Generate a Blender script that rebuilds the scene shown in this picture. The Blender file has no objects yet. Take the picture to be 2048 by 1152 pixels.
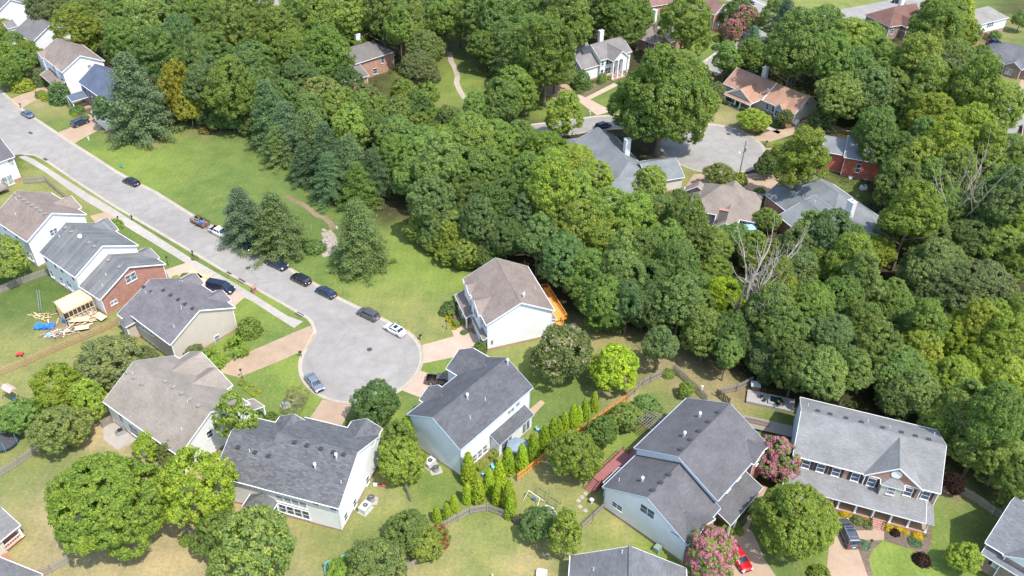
import bpy, math, random
import numpy as np
from mathutils import Vector, Matrix
R=math.radians
scn=bpy.context.scene
COL=scn.collection
# ---------------------------------------------------------------- camera
H_CAM=105.0; F_PX=1700.0; PITCH=R(37.7); ROLL=R(1.0)
cd=bpy.data.cameras.new('camera'); cam=bpy.data.objects.new('camera',cd); COL.objects.link(cam)
cd.sensor_width=36.0; cd.lens=F_PX/2048*36.0; cd.clip_start=1.0; cd.clip_end=6000
_fw=Vector((0,math.cos(PITCH),-math.sin(PITCH))); _u0=Vector((0,math.sin(PITCH),math.cos(PITCH))); _r0=Vector((1,0,0))
CR=_r0*math.cos(ROLL)+_u0*math.sin(ROLL); CU=_u0*math.cos(ROLL)-_r0*math.sin(ROLL); CF=_fw
cam.matrix_world=Matrix(((CR.x,CU.x,-CF.x,0),(CR.y,CU.y,-CF.y,0),(CR.z,CU.z,-CF.z,H_CAM),(0,0,0,1)))
scn.camera=cam
# ---------------------------------------------------------------- world, sun, exposure
SUN=Vector((.335,-.36,.87)).normalized()
w=bpy.data.worlds.new("World"); scn.world=w; w.use_nodes=True
nt=w.node_tree; bg=nt.nodes['Background']
sky=nt.nodes.new('ShaderNodeTexSky'); sky.sky_type='NISHITA'; sky.sun_disc=False
sky.sun_elevation=math.asin(SUN.z); sky.sun_rotation=math.atan2(SUN.x,SUN.y)
sky.altitude=200; sky.air_density=1.0; sky.dust_density=1.5
nt.links.new(sky.outputs[0],bg.inputs[0]); bg.inputs[1].default_value=0.15
sd=bpy.data.lights.new('sun','SUN'); sd.energy=2.35; sd.angle=R(0.5); sd.color=(1,.955,.89)
sun=bpy.data.objects.new('sun',sd); COL.objects.link(sun)
sun.rotation_euler=SUN.to_track_quat('Z','Y').to_euler()
scn.view_settings.view_transform='Standard'; scn.view_settings.look='None'
scn.view_settings.exposure=1.24; scn.view_settings.gamma=1.0; scn.view_settings.use_curve_mapping=False
scn.cycles.max_bounces=8; scn.cycles.diffuse_bounces=6; scn.cycles.transparent_max_bounces=4
# ---------------------------------------------------------------- survey helpers (photo pixel <-> ground point)
def P(x,y,z=0.0):
    d=CF*F_PX+CR*(x-1024)-CU*(y-576); t=(z-H_CAM)/d.z
    return Vector((d.x*t,d.y*t,z))
def PX(p):
    q=Vector(p)-Vector((0,0,H_CAM)); k=q.dot(CF)
    return 1024+F_PX*q.dot(CR)/k, 576-F_PX*q.dot(CU)/k, k
# ---------------------------------------------------------------- materials
def new_mat(name):
    m=bpy.data.materials.new(name); m.use_nodes=True
    return m, m.node_tree, m.node_tree.nodes['Principled BSDF']
def N(nt,t,**k):
    n=nt.nodes.new(t)
    for a,b in k.items(): setattr(n,a,b)
    return n
def ramp(nt,fac,stops):
    r=N(nt,'ShaderNodeValToRGB'); nt.links.new(fac,r.inputs[0])
    e=r.color_ramp.elements
    while len(e)<len(stops): e.new(.5)
    for i,(p,c) in enumerate(stops): e[i].position=p; e[i].color=(*c,1) if len(c)==3 else c
    return r.outputs[0]
def noise(nt,vec,scale,detail=4,rough=.6):
    n=N(nt,'ShaderNodeTexNoise'); n.inputs['Scale'].default_value=scale; n.inputs['Detail'].default_value=detail; n.inputs['Roughness'].default_value=rough
    if vec is not None: nt.links.new(vec,n.inputs['Vector'])
    return n.outputs['Fac']
def mixc(nt,a,b,fac,mode='MIX'):
    m=N(nt,'ShaderNodeMix',data_type='RGBA',blend_type=mode)
    for s,v in ((0,fac),(6,a),(7,b)):
        if isinstance(v,(int,float)): m.inputs[s].default_value=v
        elif isinstance(v,tuple): m.inputs[s].default_value=(*v,1)
        else: nt.links.new(v,m.inputs[s])
    return m.outputs[2]
def scl(c,k): return tuple(min(1,x*k) for x in c)
def bump(nt,b,h,strength,dist=.05):
    n=N(nt,'ShaderNodeBump'); n.inputs['Strength'].default_value=strength; n.inputs['Distance'].default_value=dist
    nt.links.new(h,n.inputs['Height']); nt.links.new(n.outputs[0],b.inputs['Normal'])
_M={}
def M_plain(name,c,rough=.6,metal=0,var=.12,scale=3.0,spec=.4):
    if name in _M: return _M[name]
    m,nt,b=new_mat(name); tc=N(nt,'ShaderNodeTexCoord')
    f=noise(nt,tc.outputs['Object'],scale)
    nt.links.new(ramp(nt,f,[(.3,scl(c,1-var)),(.7,scl(c,1+var))]),b.inputs['Base Color'])
    b.inputs['Roughness'].default_value=rough; b.inputs['Metallic'].default_value=metal; b.inputs['Specular IOR Level'].default_value=spec
    _M[name]=m; return m
def M_shingle(name,c,contrast=.25,streak=0.0,dark=None):
    if name in _M: return _M[name]
    m,nt,b=new_mat(name); uv=N(nt,'ShaderNodeUVMap').outputs[0]
    br=N(nt,'ShaderNodeTexBrick'); nt.links.new(uv,br.inputs['Vector'])
    br.inputs['Scale'].default_value=1.0; br.inputs['Brick Width'].default_value=.62; br.inputs['Row Height'].default_value=.28
    br.inputs['Mortar Size'].default_value=.028; br.inputs['Mortar Smooth'].default_value=.4; br.inputs['Bias'].default_value=-.1
    br.inputs['Color1'].default_value=(*scl(c,1+contrast),1); br.inputs['Color2'].default_value=(*scl(c,1-contrast),1); br.inputs['Mortar'].default_value=(*scl(c,.62),1)
    f1=noise(nt,uv,4.5,3,.7); f2=noise(nt,uv,.25,3,.6)
    col=mixc(nt,br.outputs['Color'],ramp(nt,f1,[(.3,scl(c,.72)),(.5,c),(.72,scl(c,1.35))]),.55)
    col=mixc(nt,col,ramp(nt,f2,[(.3,(.80,.80,.80)),(.7,(1.14,1.14,1.14))]),1.0,'MULTIPLY')
    if streak:
        mp=N(nt,'ShaderNodeMapping'); mp.inputs['Scale'].default_value=(1.0,.07,1); nt.links.new(uv,mp.inputs[0])
        f3=noise(nt,mp.outputs[0],1.0,4,.6)
        col=mixc(nt,col,dark or scl(c,.5),ramp(nt,f3,[(.42,(0,0,0)),(.68,(streak,)*3)]))
    nt.links.new(col,b.inputs['Base Color']); b.inputs['Roughness'].default_value=.9; b.inputs['Specular IOR Level'].default_value=.25
    bump(nt,b,f1,.5,.03); _M[name]=m; return m
def M_siding(name,c,row=.2,vert=False):
    if name in _M: return _M[name]
    m,nt,b=new_mat(name); uv=N(nt,'ShaderNodeUVMap').outputs[0]
    sp=N(nt,'ShaderNodeSeparateXYZ'); nt.links.new(uv,sp.inputs[0])
    mt=N(nt,'ShaderNodeMath',operation='MULTIPLY'); mt.inputs[1].default_value=1/row; nt.links.new(sp.outputs[0 if vert else 1],mt.inputs[0])
    fr=N(nt,'ShaderNodeMath',operation='FRACT'); nt.links.new(mt.outputs[0],fr.inputs[0])
    f2=noise(nt,uv,.6,4,.6)
    col=mixc(nt,ramp(nt,f2,[(.3,scl(c,.93)),(.7,scl(c,1.03))]),scl(c,.6),ramp(nt,fr.outputs[0],[(.0,(.8,.8,.8)),(.12,(0,0,0))]))
    nt.links.new(col,b.inputs['Base Color']); b.inputs['Roughness'].default_value=.55; b.inputs['Specular IOR Level'].default_value=.3
    bump(nt,b,fr.outputs[0],.35,.02); _M[name]=m; return m
def M_brick(name,c,mortar=(.45,.40,.35)):
    if name in _M: return _M[name]
    m,nt,b=new_mat(name); uv=N(nt,'ShaderNodeUVMap').outputs[0]
    br=N(nt,'ShaderNodeTexBrick'); nt.links.new(uv,br.inputs['Vector']); br.inputs['Scale'].default_value=1
    br.inputs['Brick Width'].default_value=.30; br.inputs['Row Height'].default_value=.11; br.inputs['Mortar Size'].default_value=.012; br.inputs['Bias'].default_value=-.2
    br.inputs['Color1'].default_value=(*scl(c,1.2),1); br.inputs['Color2'].default_value=(*scl(c,.72),1); br.inputs['Mortar'].default_value=(*mortar,1)
    f2=noise(nt,uv,.8,4,.6)
    col=mixc(nt,br.outputs['Color'],ramp(nt,f2,[(.3,(.82,.82,.82)),(.7,(1.12,1.12,1.12))]),1.0,'MULTIPLY')
    nt.links.new(col,b.inputs['Base Color']); b.inputs['Roughness'].default_value=.85; bump(nt,b,br.outputs['Fac'],.3,.02); _M[name]=m; return m
def M_ground_like(name,stops,scale=1.2,fine=9.0,rough=.95,bstr=.3,bigscale=.08,big=.15,joint=None):
    if name in _M: return _M[name]
    m,nt,b=new_mat(name); tc=N(nt,'ShaderNodeTexCoord').outputs['Object']
    f=noise(nt,tc,scale,6,.65); f2=noise(nt,tc,fine,3,.7); f3=noise(nt,tc,bigscale,3,.5)
    col=ramp(nt,f,stops)
    col=mixc(nt,col,ramp(nt,f2,[(.3,(.86,.86,.86)),(.7,(1.12,1.12,1.12))]),1.0,'MULTIPLY')
    col=mixc(nt,col,ramp(nt,f3,[(.35,(1-big,)*3),(.65,(1+big,)*3)]),1.0,'MULTIPLY')
    nt.links.new(col,b.inputs['Base Color']); b.inputs['Roughness'].default_value=rough; b.inputs['Specular IOR Level'].default_value=.2
    bump(nt,b,f2,bstr,.03); _M[name]=m; return m
def M_glass(name='window_glass',c=(.035,.055,.085),rough=.08):
    if name in _M: return _M[name]
    m,nt,b=new_mat(name); tc=N(nt,'ShaderNodeTexCoord').outputs['Object']
    f=noise(nt,tc,.9,2,.5)
    nt.links.new(ramp(nt,f,[(.35,scl(c,.6)),(.7,scl(c,2.2))]),b.inputs['Base Color'])
    b.inputs['Roughness'].default_value=rough; b.inputs['Specular IOR Level'].default_value=.8; _M[name]=m; return m
def M_paint(name,c,rough=.25,metal=.25):
    if name in _M: return _M[name]
    m,nt,b=new_mat(name); tc=N(nt,'ShaderNodeTexCoord').outputs['Object']
    f=noise(nt,tc,1.5,3,.5)
    nt.links.new(ramp(nt,f,[(.3,scl(c,.9)),(.7,scl(c,1.1))]),b.inputs['Base Color'])
    b.inputs['Roughness'].default_value=rough; b.inputs['Metallic'].default_value=metal; b.inputs['Coat Weight'].default_value=.6; b.inputs['Coat Roughness'].default_value=.08
    _M[name]=m; return m
def M_leaf(name='leaf',flower=None,share=.5,flower2=None):
    """foliage: hue comes from the object's own colour, each leaf varies a little"""
    if name in _M: return _M[name]
    m,nt,b=new_mat(name); oi=N(nt,'ShaderNodeObjectInfo'); at=N(nt,'ShaderNodeAttribute',attribute_name='v'); aw=N(nt,'ShaderNodeAttribute',attribute_name='w')
    v=ramp(nt,at.outputs['Fac'],[(0,(.72,.76,.72)),(.5,(1,1,1)),(.9,(1.22,1.18,1.05)),(1,(1.4,1.32,1.1))])
    col=mixc(nt,oi.outputs['Color'],v,1.0,'MULTIPLY')
    vw=ramp(nt,aw.outputs['Fac'],[(0,(.74,.80,.82)),(.5,(1,1,1)),(1,(1.28,1.16,.92))])
    col=mixc(nt,col,vw,1.0,'MULTIPLY')
    if flower:
        fc=mixc(nt,flower,flower2 or scl(flower,.7),at.outputs['Fac'])
        col=mixc(nt,col,fc,ramp(nt,aw.outputs['Fac'],[(share-.02,(1,1,1)),(share+.02,(0,0,0))]))
    nt.links.new(col,b.inputs['Base Color']); b.inputs['Roughness'].default_value=.5; b.inputs['Specular IOR Level'].default_value=.3
    tr=N(nt,'ShaderNodeBsdfTranslucent'); nt.links.new(mixc(nt,col,(1.1,1.2,.7),1.0,'MULTIPLY'),tr.inputs[0])
    mx=N(nt,'ShaderNodeMixShader'); mx.inputs[0].default_value=.5
    nt.links.new(b.outputs[0],mx.inputs[1]); nt.links.new(tr.outputs[0],mx.inputs[2])
    nt.links.new(mx.outputs[0],nt.nodes['Material Output'].inputs[0]); _M[name]=m; return m
# ---------------------------------------------------------------- mesh builder
def link(o,parent=None):
    COL.objects.link(o)
    if parent is not None: o.parent=parent
    return o
def tag(o,label=None,cat=None,group=None,kind=None):
    if label: o['label']=label
    if cat: o['category']=cat
    if group: o['group']=group
    if kind: o['kind']=kind
    return o
def empty(name,loc,rz=0,label=None,cat=None,group=None):
    o=bpy.data.objects.new(name,None); o.location=loc; o.rotation_euler=(0,0,rz); link(o); o.empty_display_size=.5
    return tag(o,label,cat,group)
class MB:
    def __init__(s): s.v=[]; s.f=[]; s.m=[]; s.mats=[]
    def mi(s,m):
        if m not in s.mats: s.mats.append(m)
        return s.mats.index(m)
    def poly(s,pts,m):
        n=len(s.v); s.v+= [tuple(p) for p in pts]; s.f.append(tuple(range(n,n+len(pts)))); s.m.append(s.mi(m))
    def box(s,x0,x1,y0,y1,z0,z1,m):
        s.hexa([(x0,y0,z0),(x1,y0,z0),(x1,y1,z0),(x0,y1,z0)],[(x0,y0,z1),(x1,y0,z1),(x1,y1,z1),(x0,y1,z1)],m)
    def hexa(s,b,t,m,mt=None,mb=None):
        n=len(s.v); k=len(b); s.v+=[tuple(p) for p in b]+[tuple(p) for p in t]
        s.f.append(tuple(range(n+k-1,n-1,-1))); s.m.append(s.mi(mb or m))
        s.f.append(tuple(range(n+k,n+2*k))); s.m.append(s.mi(mt or m))
        for i in range(k):
            j=(i+1)%k; s.f.append((n+i,n+j,n+k+j,n+k+i)); s.m.append(s.mi(m))
    def prism(s,pts,z0,z1,m,mt=None): s.hexa([(p[0],p[1],z0) for p in pts],[(p[0],p[1],z1) for p in pts],m,mt)
    def bar(s,a,b,wd,m,ht=None):
        a=Vector(a);b=Vector(b);d=(b-a).normalized(); up=Vector((0,0,1)) if abs(d.z)<.95 else Vector((1,0,0))
        x=d.cross(up).normalized()*wd/2; y=x.cross(d).normalized()*(ht or wd)/2
        q=lambda c:[c-x-y,c+x-y,c+x+y,c-x+y]
        s.hexa(q(a),q(b),m)
    def tube(s,a,b,r0,r1,m,n=8,cap=True):
        a=Vector(a);b=Vector(b);d=(b-a).normalized(); up=Vector((0,0,1)) if abs(d.z)<.95 else Vector((1,0,0))
        x=d.cross(up).normalized(); y=d.cross(x); k=len(s.v)
        for c,r in ((a,r0),(b,r1)):
            for i in range(n):
                t=2*math.pi*i/n; s.v.append(tuple(c+x*(r*math.cos(t))+y*(r*math.sin(t))))
        for i in range(n):
            j=(i+1)%n; s.f.append((k+i,k+j,k+n+j,k+n+i)); s.m.append(s.mi(m))
        if cap: s.f.append(tuple(range(k+n-1,k-1,-1))); s.m.append(s.mi(m)); s.f.append(tuple(range(k+n,k+2*n))); s.m.append(s.mi(m))
    def ball(s,c,r,m,n=10,k=6,sz=1):
        b=len(s.v)
        for i in range(k+1):
            t=math.pi*i/k
            for j in range(n):
                p=2*math.pi*j/n; s.v.append((c[0]+r*math.sin(t)*math.cos(p),c[1]+r*math.sin(t)*math.sin(p),c[2]+r*sz*math.cos(t)))
        for i in range(k):
            for j in range(n):
                j2=(j+1)%n; s.f.append((b+i*n+j,b+(i+1)*n+j,b+(i+1)*n+j2,b+i*n+j2)); s.m.append(s.mi(m))
    def build(s,name,parent=None,smooth=False,uv=True,loc=None):
        me=bpy.data.meshes.new(name); me.from_pydata(s.v,[],s.f); me.update()
        for m in s.mats: me.materials.append(m)
        me.polygons.foreach_set('material_index',s.m)
        if smooth: me.polygons.foreach_set('use_smooth',[True]*len(s.f))
        if uv:
            ul=me.uv_layers.new(name='UVMap'); L=[]
            vs=[Vector(v) for v in s.v]
            for p in me.polygons:
                n=p.normal
                t=Vector((0,0,1)).cross(n)
                t=t.normalized() if t.length>1e-3 else Vector((1,0,0))
                b=n.cross(t)
                for i in p.vertices: L+= [vs[i].dot(t),vs[i].dot(b)]
            ul.data.foreach_set('uv',L)
        o=bpy.data.objects.new(name,me); link(o,parent)
        if loc is not None: o.location=loc
        return o
def structure(o): o['kind']='structure'; return o
# ================================================================= GROUND, ROADS, PAVING
random.seed(7); rng=np.random.default_rng(7)
# tone blobs: photo pixel, radius (m), colour
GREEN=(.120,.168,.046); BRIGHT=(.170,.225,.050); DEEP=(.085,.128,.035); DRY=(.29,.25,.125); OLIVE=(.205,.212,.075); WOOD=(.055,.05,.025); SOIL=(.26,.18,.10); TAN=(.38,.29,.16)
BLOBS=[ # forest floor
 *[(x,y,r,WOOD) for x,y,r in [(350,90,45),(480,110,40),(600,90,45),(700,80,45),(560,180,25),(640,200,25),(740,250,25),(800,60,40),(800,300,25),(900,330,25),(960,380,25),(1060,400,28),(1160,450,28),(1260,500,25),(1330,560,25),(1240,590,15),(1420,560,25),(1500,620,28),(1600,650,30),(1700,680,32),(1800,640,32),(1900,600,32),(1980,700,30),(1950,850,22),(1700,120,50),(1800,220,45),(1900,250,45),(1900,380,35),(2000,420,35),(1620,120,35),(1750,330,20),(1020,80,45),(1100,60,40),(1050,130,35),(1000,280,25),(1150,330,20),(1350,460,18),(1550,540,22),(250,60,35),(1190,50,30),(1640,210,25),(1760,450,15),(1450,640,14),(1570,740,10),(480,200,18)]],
 # open lawns
 (190,280,10,GREEN),(250,310,14,BRIGHT),(320,330,16,BRIGHT),(400,290,16,GREEN),(480,330,16,GREEN),(430,370,14,GREEN),(560,380,14,GREEN),(620,420,12,GREEN),(600,440,10,DEEP),(600,500,8,GREEN),(680,560,10,GREEN),(760,560,14,BRIGHT),(800,600,9,OLIVE),(830,620,9,OLIVE),(740,600,7,OLIVE),(850,560,10,BRIGHT),(800,490,10,BRIGHT),(860,650,5,OLIVE),(900,560,8,BRIGHT),(905,600,5,GREEN),
 (110,220,9,OLIVE),(95,205,6,DRY),(130,245,6,GREEN),(30,180,6,OLIVE),(60,160,7,SOIL),(260,125,9,TAN),(290,150,8,WOOD),
 (310,285,5,SOIL),(240,265,4,SOIL),(420,258,6,SOIL),(250,500,10,GREEN),(100,390,8,OLIVE),(160,400,6,OLIVE),(300,500,9,GREEN),(150,345,8,OLIVE),
 (500,640,9,BRIGHT),(540,670,8,GREEN),(560,740,8,BRIGHT),(520,790,8,GREEN),(590,780,5,BRIGHT),
 (60,610,12,DEEP),(40,580,9,DEEP),(85,600,8,DEEP),(30,620,8,DEEP),(60,680,8,OLIVE),(20,660,8,OLIVE),(130,650,5,SOIL),(60,740,9,OLIVE),(170,700,8,OLIVE),(30,800,8,OLIVE),(20,960,7,GREEN),(60,1000,9,DRY),(40,1060,6,OLIVE),(90,1060,6,TAN),(120,1090,7,DRY),(20,930,6,OLIVE),(80,960,6,GREEN),(380,1110,9,TAN),(340,1120,9,DRY),(430,1130,7,DRY),
 (230,840,4,TAN),(760,990,5,DRY),(700,1040,8,GREEN),(740,1050,6,OLIVE),(620,1080,9,OLIVE),(560,1060,7,DRY),(680,1120,8,OLIVE),(600,1140,6,DRY),(770,1090,6,GREEN),
 (830,960,8,BRIGHT),(870,970,6,GREEN),(860,1000,5,GREEN),(820,760,4,GREEN),(880,735,6,BRIGHT),(900,720,5,GREEN),
 (920,1090,9,OLIVE),(980,1060,9,BRIGHT),(900,1070,7,OLIVE),(960,1120,9,OLIVE),(1060,1110,5,TAN),(1090,1090,6,OLIVE),(860,1120,7,DRY),(1010,1040,6,OLIVE),
 (1100,800,9,GREEN),(1080,790,9,GREEN),(1020,720,8,OLIVE),(1090,690,7,OLIVE),(1060,740,8,BRIGHT),(1180,690,6,OLIVE),(1200,665,7,DRY),(1240,680,7,DRY),(1275,700,7,OLIVE),(1340,720,8,DRY),(1400,745,9,DRY),(1445,768,6,DRY),(1200,650,6,OLIVE),(1360,740,6,TAN),(1460,800,5,TAN),
 (1300,790,7,OLIVE),(1340,800,6,GREEN),(1260,800,5,DRY),(1230,890,5,BRIGHT),(1180,960,7,OLIVE),(1090,970,8,OLIVE),(1130,1000,8,OLIVE),(1060,1000,6,OLIVE),(1100,940,7,DRY),
 (1230,1070,7,BRIGHT),(1180,1080,7,OLIVE),(1240,1050,4,TAN),(1290,1090,6,BRIGHT),
 (1480,820,7,OLIVE),(1540,840,6,BRIGHT),(1560,840,4,GREEN),(1500,790,4,SOIL),(1550,770,6,WOOD),(1600,790,8,WOOD),(1520,870,4,GREEN),
 (1900,1000,7,GREEN),(1880,1090,7,BRIGHT),(1930,1060,10,GREEN),(1790,1120,8,BRIGHT),(1770,1110,7,BRIGHT),(1850,1140,7,BRIGHT),(1900,980,4,DRY),(1500,1120,5,GREEN),
 (910,120,20,BRIGHT),(900,160,22,BRIGHT),(925,140,16,BRIGHT),(905,185,14,BRIGHT),(890,190,10,GREEN),(930,170,12,BRIGHT),(900,210,8,OLIVE),(910,60,10,WOOD),
 (1090,220,12,BRIGHT),(1110,205,10,BRIGHT),(1200,195,10,GREEN),(1210,205,8,BRIGHT),(1220,170,8,GREEN),(1140,235,8,GREEN),(1070,180,7,SOIL),
 (1440,235,8,DRY),(1430,225,10,OLIVE),(1460,250,6,DRY),(1490,260,5,DRY),(1350,350,7,OLIVE),(1360,370,6,OLIVE),(1330,320,4,DRY),(1550,285,4,BRIGHT),(1590,255,5,SOIL),(1700,380,8,BRIGHT),(1690,390,7,GREEN),(1515,420,4,OLIVE),(1310,420,4,SOIL),
 (1420,85,20,BRIGHT),(1400,100,16,BRIGHT),(1440,60,10,GREEN),(1310,25,14,GREEN),(1390,110,10,GREEN),(1360,110,8,DEEP),(1650,10,30,BRIGHT),(1600,0,24,OLIVE),(1720,5,20,OLIVE),(1800,0,20,GREEN),(1780,25,10,BRIGHT),(1990,60,10,SOIL),(2040,180,18,OLIVE),(2030,160,12,OLIVE),(1960,100,8,SOIL),(590,5,20,BRIGHT),(600,20,10,BRIGHT),(1940,120,8,TAN),(2030,70,12,GREEN),
 (1820,1040,5,GREEN),(1000,950,6,OLIVE),(950,1000,5,GREEN)]
def ground():
    xs=np.concatenate([[-4000,-1500,-600,-300],np.arange(-235,200,1.6),[260,500,1500,4000]])
    ys=np.concatenate([[-3000,-600,-100,0,30],np.arange(44,450,1.6),[520,700,1200,2500,5500]])
    X,Y=np.meshgrid(xs,ys); nx,ny=len(xs),len(ys)
    v=np.stack([X.ravel(),Y.ravel(),np.zeros(nx*ny)],1)
    acc=np.zeros((nx*ny,3)); wt=np.full(nx*ny,1e-4); acc+=np.array((.10,.13,.035))*1e-4
    jx=v[:,0]+1.2*np.sin(v[:,1]*.9)+1.0*np.sin(v[:,0]*.5+v[:,1]*.37); jy=v[:,1]+1.1*np.sin(v[:,0]*1.1+1)
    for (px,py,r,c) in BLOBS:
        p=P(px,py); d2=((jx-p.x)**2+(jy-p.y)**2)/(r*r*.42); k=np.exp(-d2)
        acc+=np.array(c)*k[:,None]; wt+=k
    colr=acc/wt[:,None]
    i=np.arange(nx*ny).reshape(ny,nx)
    q=np.stack([i[:-1,:-1],i[:-1,1:],i[1:,1:],i[1:,:-1]],-1).reshape(-1,4)
    me=bpy.data.meshes.new('ground'); me.vertices.add(nx*ny); me.vertices.foreach_set('co',v.ravel())
    me.loops.add(q.size); me.loops.foreach_set('vertex_index',q.ravel()); me.polygons.add(len(q))
    me.polygons.foreach_set('loop_start',np.arange(0,q.size,4)); me.update(calc_edges=True)
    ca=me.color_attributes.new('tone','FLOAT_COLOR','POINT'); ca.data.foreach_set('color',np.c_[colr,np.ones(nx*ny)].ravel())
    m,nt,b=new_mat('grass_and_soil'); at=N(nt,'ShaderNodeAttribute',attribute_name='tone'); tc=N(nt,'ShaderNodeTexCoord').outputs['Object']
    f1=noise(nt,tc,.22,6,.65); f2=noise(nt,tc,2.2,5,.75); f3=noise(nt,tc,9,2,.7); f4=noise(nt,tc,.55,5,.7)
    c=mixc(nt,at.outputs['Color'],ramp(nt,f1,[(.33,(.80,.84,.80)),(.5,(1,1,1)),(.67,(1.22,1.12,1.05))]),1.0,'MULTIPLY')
    c=mixc(nt,c,ramp(nt,f2,[(.30,(.74,.77,.74)),(.5,(1,1,1)),(.72,(1.28,1.24,1.18))]),1.0,'MULTIPLY')
    c=mixc(nt,c,(.30,.235,.12),ramp(nt,f4,[(.58,(0,0,0)),(.74,(.55,.55,.55))]))
    c=mixc(nt,c,ramp(nt,f3,[(.3,(.78,.78,.78)),(.7,(1.2,1.2,1.2))]),1.0,'MULTIPLY')
    wv=N(nt,'ShaderNodeTexWave'); wv.inputs['Scale'].default_value=.25; wv.inputs['Distortion'].default_value=3; wv.inputs['Detail'].default_value=2; wv.inputs['Detail Scale'].default_value=.25; nt.links.new(tc,wv.inputs['Vector'])
    c=mixc(nt,c,ramp(nt,wv.outputs['Fac'],[(.2,(.98,.985,.98)),(.8,(1.02,1.015,1.01))]),1.0,'MULTIPLY')
    nt.links.new(c,b.inputs['Base Color']); b.inputs['Roughness'].default_value=1; b.inputs['Specular IOR Level'].default_value=.1
    bump(nt,b,f2,.6,.08); me.materials.append(m)
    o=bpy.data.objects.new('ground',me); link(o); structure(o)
ground()
ASPH=M_ground_like('asphalt',[(.3,(.245,.230,.207)),(.5,(.285,.268,.243)),(.7,(.32,.302,.276))],scale=.35,fine=7,big=.07,bigscale=.05)
def streaks(mat,amt=.35):   # sealed cracks and tyre scuffs of the old asphalt
    nt=mat.node_tree; b=nt.nodes['Principled BSDF']; src=b.inputs['Base Color'].links[0].from_socket
    tc=N(nt,'ShaderNodeTexCoord').outputs['Object']; vo=N(nt,'ShaderNodeTexVoronoi',feature='DISTANCE_TO_EDGE'); vo.inputs['Scale'].default_value=.12
    nz=N(nt,'ShaderNodeTexNoise'); nz.inputs['Scale'].default_value=.5; nz.inputs['Detail'].default_value=3; nt.links.new(tc,nz.inputs[0])
    mx=mixc(nt,tc,nz.outputs['Color'],.35,'ADD'); nt.links.new(mx,vo.inputs['Vector'])
    c=mixc(nt,src,(.15,.14,.135),ramp(nt,vo.outputs[0],[(0,(amt,)*3),(.012,(0,0,0))])); nt.links.new(c,b.inputs['Base Color'])
streaks(ASPH,.3)
def tyre(mat):
    nt=mat.node_tree; b=nt.nodes['Principled BSDF']; src=b.inputs['Base Color'].links[0].from_socket; tc=N(nt,'ShaderNodeTexCoord').outputs['Object']
    for cx,cy,sc_ in ((-27.1,113.8,.9),(-24,111,1.3)):
        mp=N(nt,'ShaderNodeMapping'); mp.inputs['Location'].default_value=(-cx,-cy,0); nt.links.new(tc,mp.inputs[0])
        wv=N(nt,'ShaderNodeTexWave',wave_type='RINGS',rings_direction='Z'); wv.inputs['Scale'].default_value=.11*sc_; wv.inputs['Distortion'].default_value=1.2; nt.links.new(mp.outputs[0],wv.inputs['Vector'])
        src=mixc(nt,src,(.18,.165,.155),ramp(nt,wv.outputs['Fac'],[(.93,(0,0,0)),(1,(.09,.09,.09))]))
    vo=N(nt,'ShaderNodeTexVoronoi',distance='CHEBYCHEV'); vo.inputs['Scale'].default_value=.07; nt.links.new(tc,vo.inputs['Vector'])
    src=mixc(nt,src,ramp(nt,vo.outputs['Color'],[(.2,(.975,.975,.975)),(.8,(1.025,1.025,1.025))]),1.0,'MULTIPLY'); nt.links.new(src,b.inputs['Base Color'])
tyre(ASPH)
CONC=M_ground_like('kerb_concrete',[(.3,(.36,.315,.25)),(.7,(.45,.40,.325))],scale=.8,fine=8,big=.06)
WALK=M_ground_like('sidewalk_concrete',[(.3,(.34,.31,.27)),(.7,(.42,.385,.34))],scale=.7,fine=8,big=.08)
DRIVE=M_ground_like('aggregate_drive',[(.3,(.345,.248,.168)),(.7,(.425,.315,.222))],scale=.45,fine=9,big=.08)
DRIVE2=M_ground_like('pale_drive',[(.3,(.42,.31,.235)),(.7,(.49,.375,.29))],scale=.45,fine=9,big=.06)
MULCH=M_ground_like('mulch',[(.3,(.10,.07,.05)),(.7,(.22,.165,.125))],scale=3,fine=14,big=.2)
ROCK=M_ground_like('gravel_bed',[(.3,(.25,.21,.16)),(.7,(.42,.36,.28))],scale=2,fine=8,big=.2)
def joints(mat,size,col=(.30,.24,.19),rot=0,wd=.02):
    nt=mat.node_tree; b=nt.nodes['Principled BSDF']; src=b.inputs['Base Color'].links[0].from_socket
    tc=N(nt,'ShaderNodeTexCoord').outputs['Object']; mp=N(nt,'ShaderNodeMapping'); mp.inputs['Rotation'].default_value=(0,0,rot); nt.links.new(tc,mp.inputs[0])
    br=N(nt,'ShaderNodeTexBrick'); br.offset=0; br.inputs['Scale'].default_value=1; br.inputs['Brick Width'].default_value=size; br.inputs['Row Height'].default_value=size; br.inputs['Mortar Size'].default_value=wd
    nt.links.new(mp.outputs[0],br.inputs['Vector']); nt.links.new(mixc(nt,src,col,br.outputs['Fac']),b.inputs['Base Color'])
joints(WALK,1.5,(.33,.30,.26),R(37),.025); joints(DRIVE,3.2,(.36,.25,.17),R(35)); joints(DRIVE2,3.0,(.38,.29,.22),R(18),.03)
def sheet(name,pts,z,mat,world=False,smooth=True):
    q=[(Vector((p[0],p[1],0)) if world else P(*p)) for p in pts]
    mb=MB(); mb.poly([(p.x,p.y,z) for p in q],mat)
    if sum(q[i].x*q[(i+1)%len(q)].y-q[(i+1)%len(q)].x*q[i].y for i in range(len(q)))<0: mb.f[0]=mb.f[0][::-1]
    # slab edge
    mb2=MB(); mb2.hexa([(p.x,p.y,-.03) for p in q],[(p.x,p.y,z) for p in q],mat)
    return structure(mb2.build(name))
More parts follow.
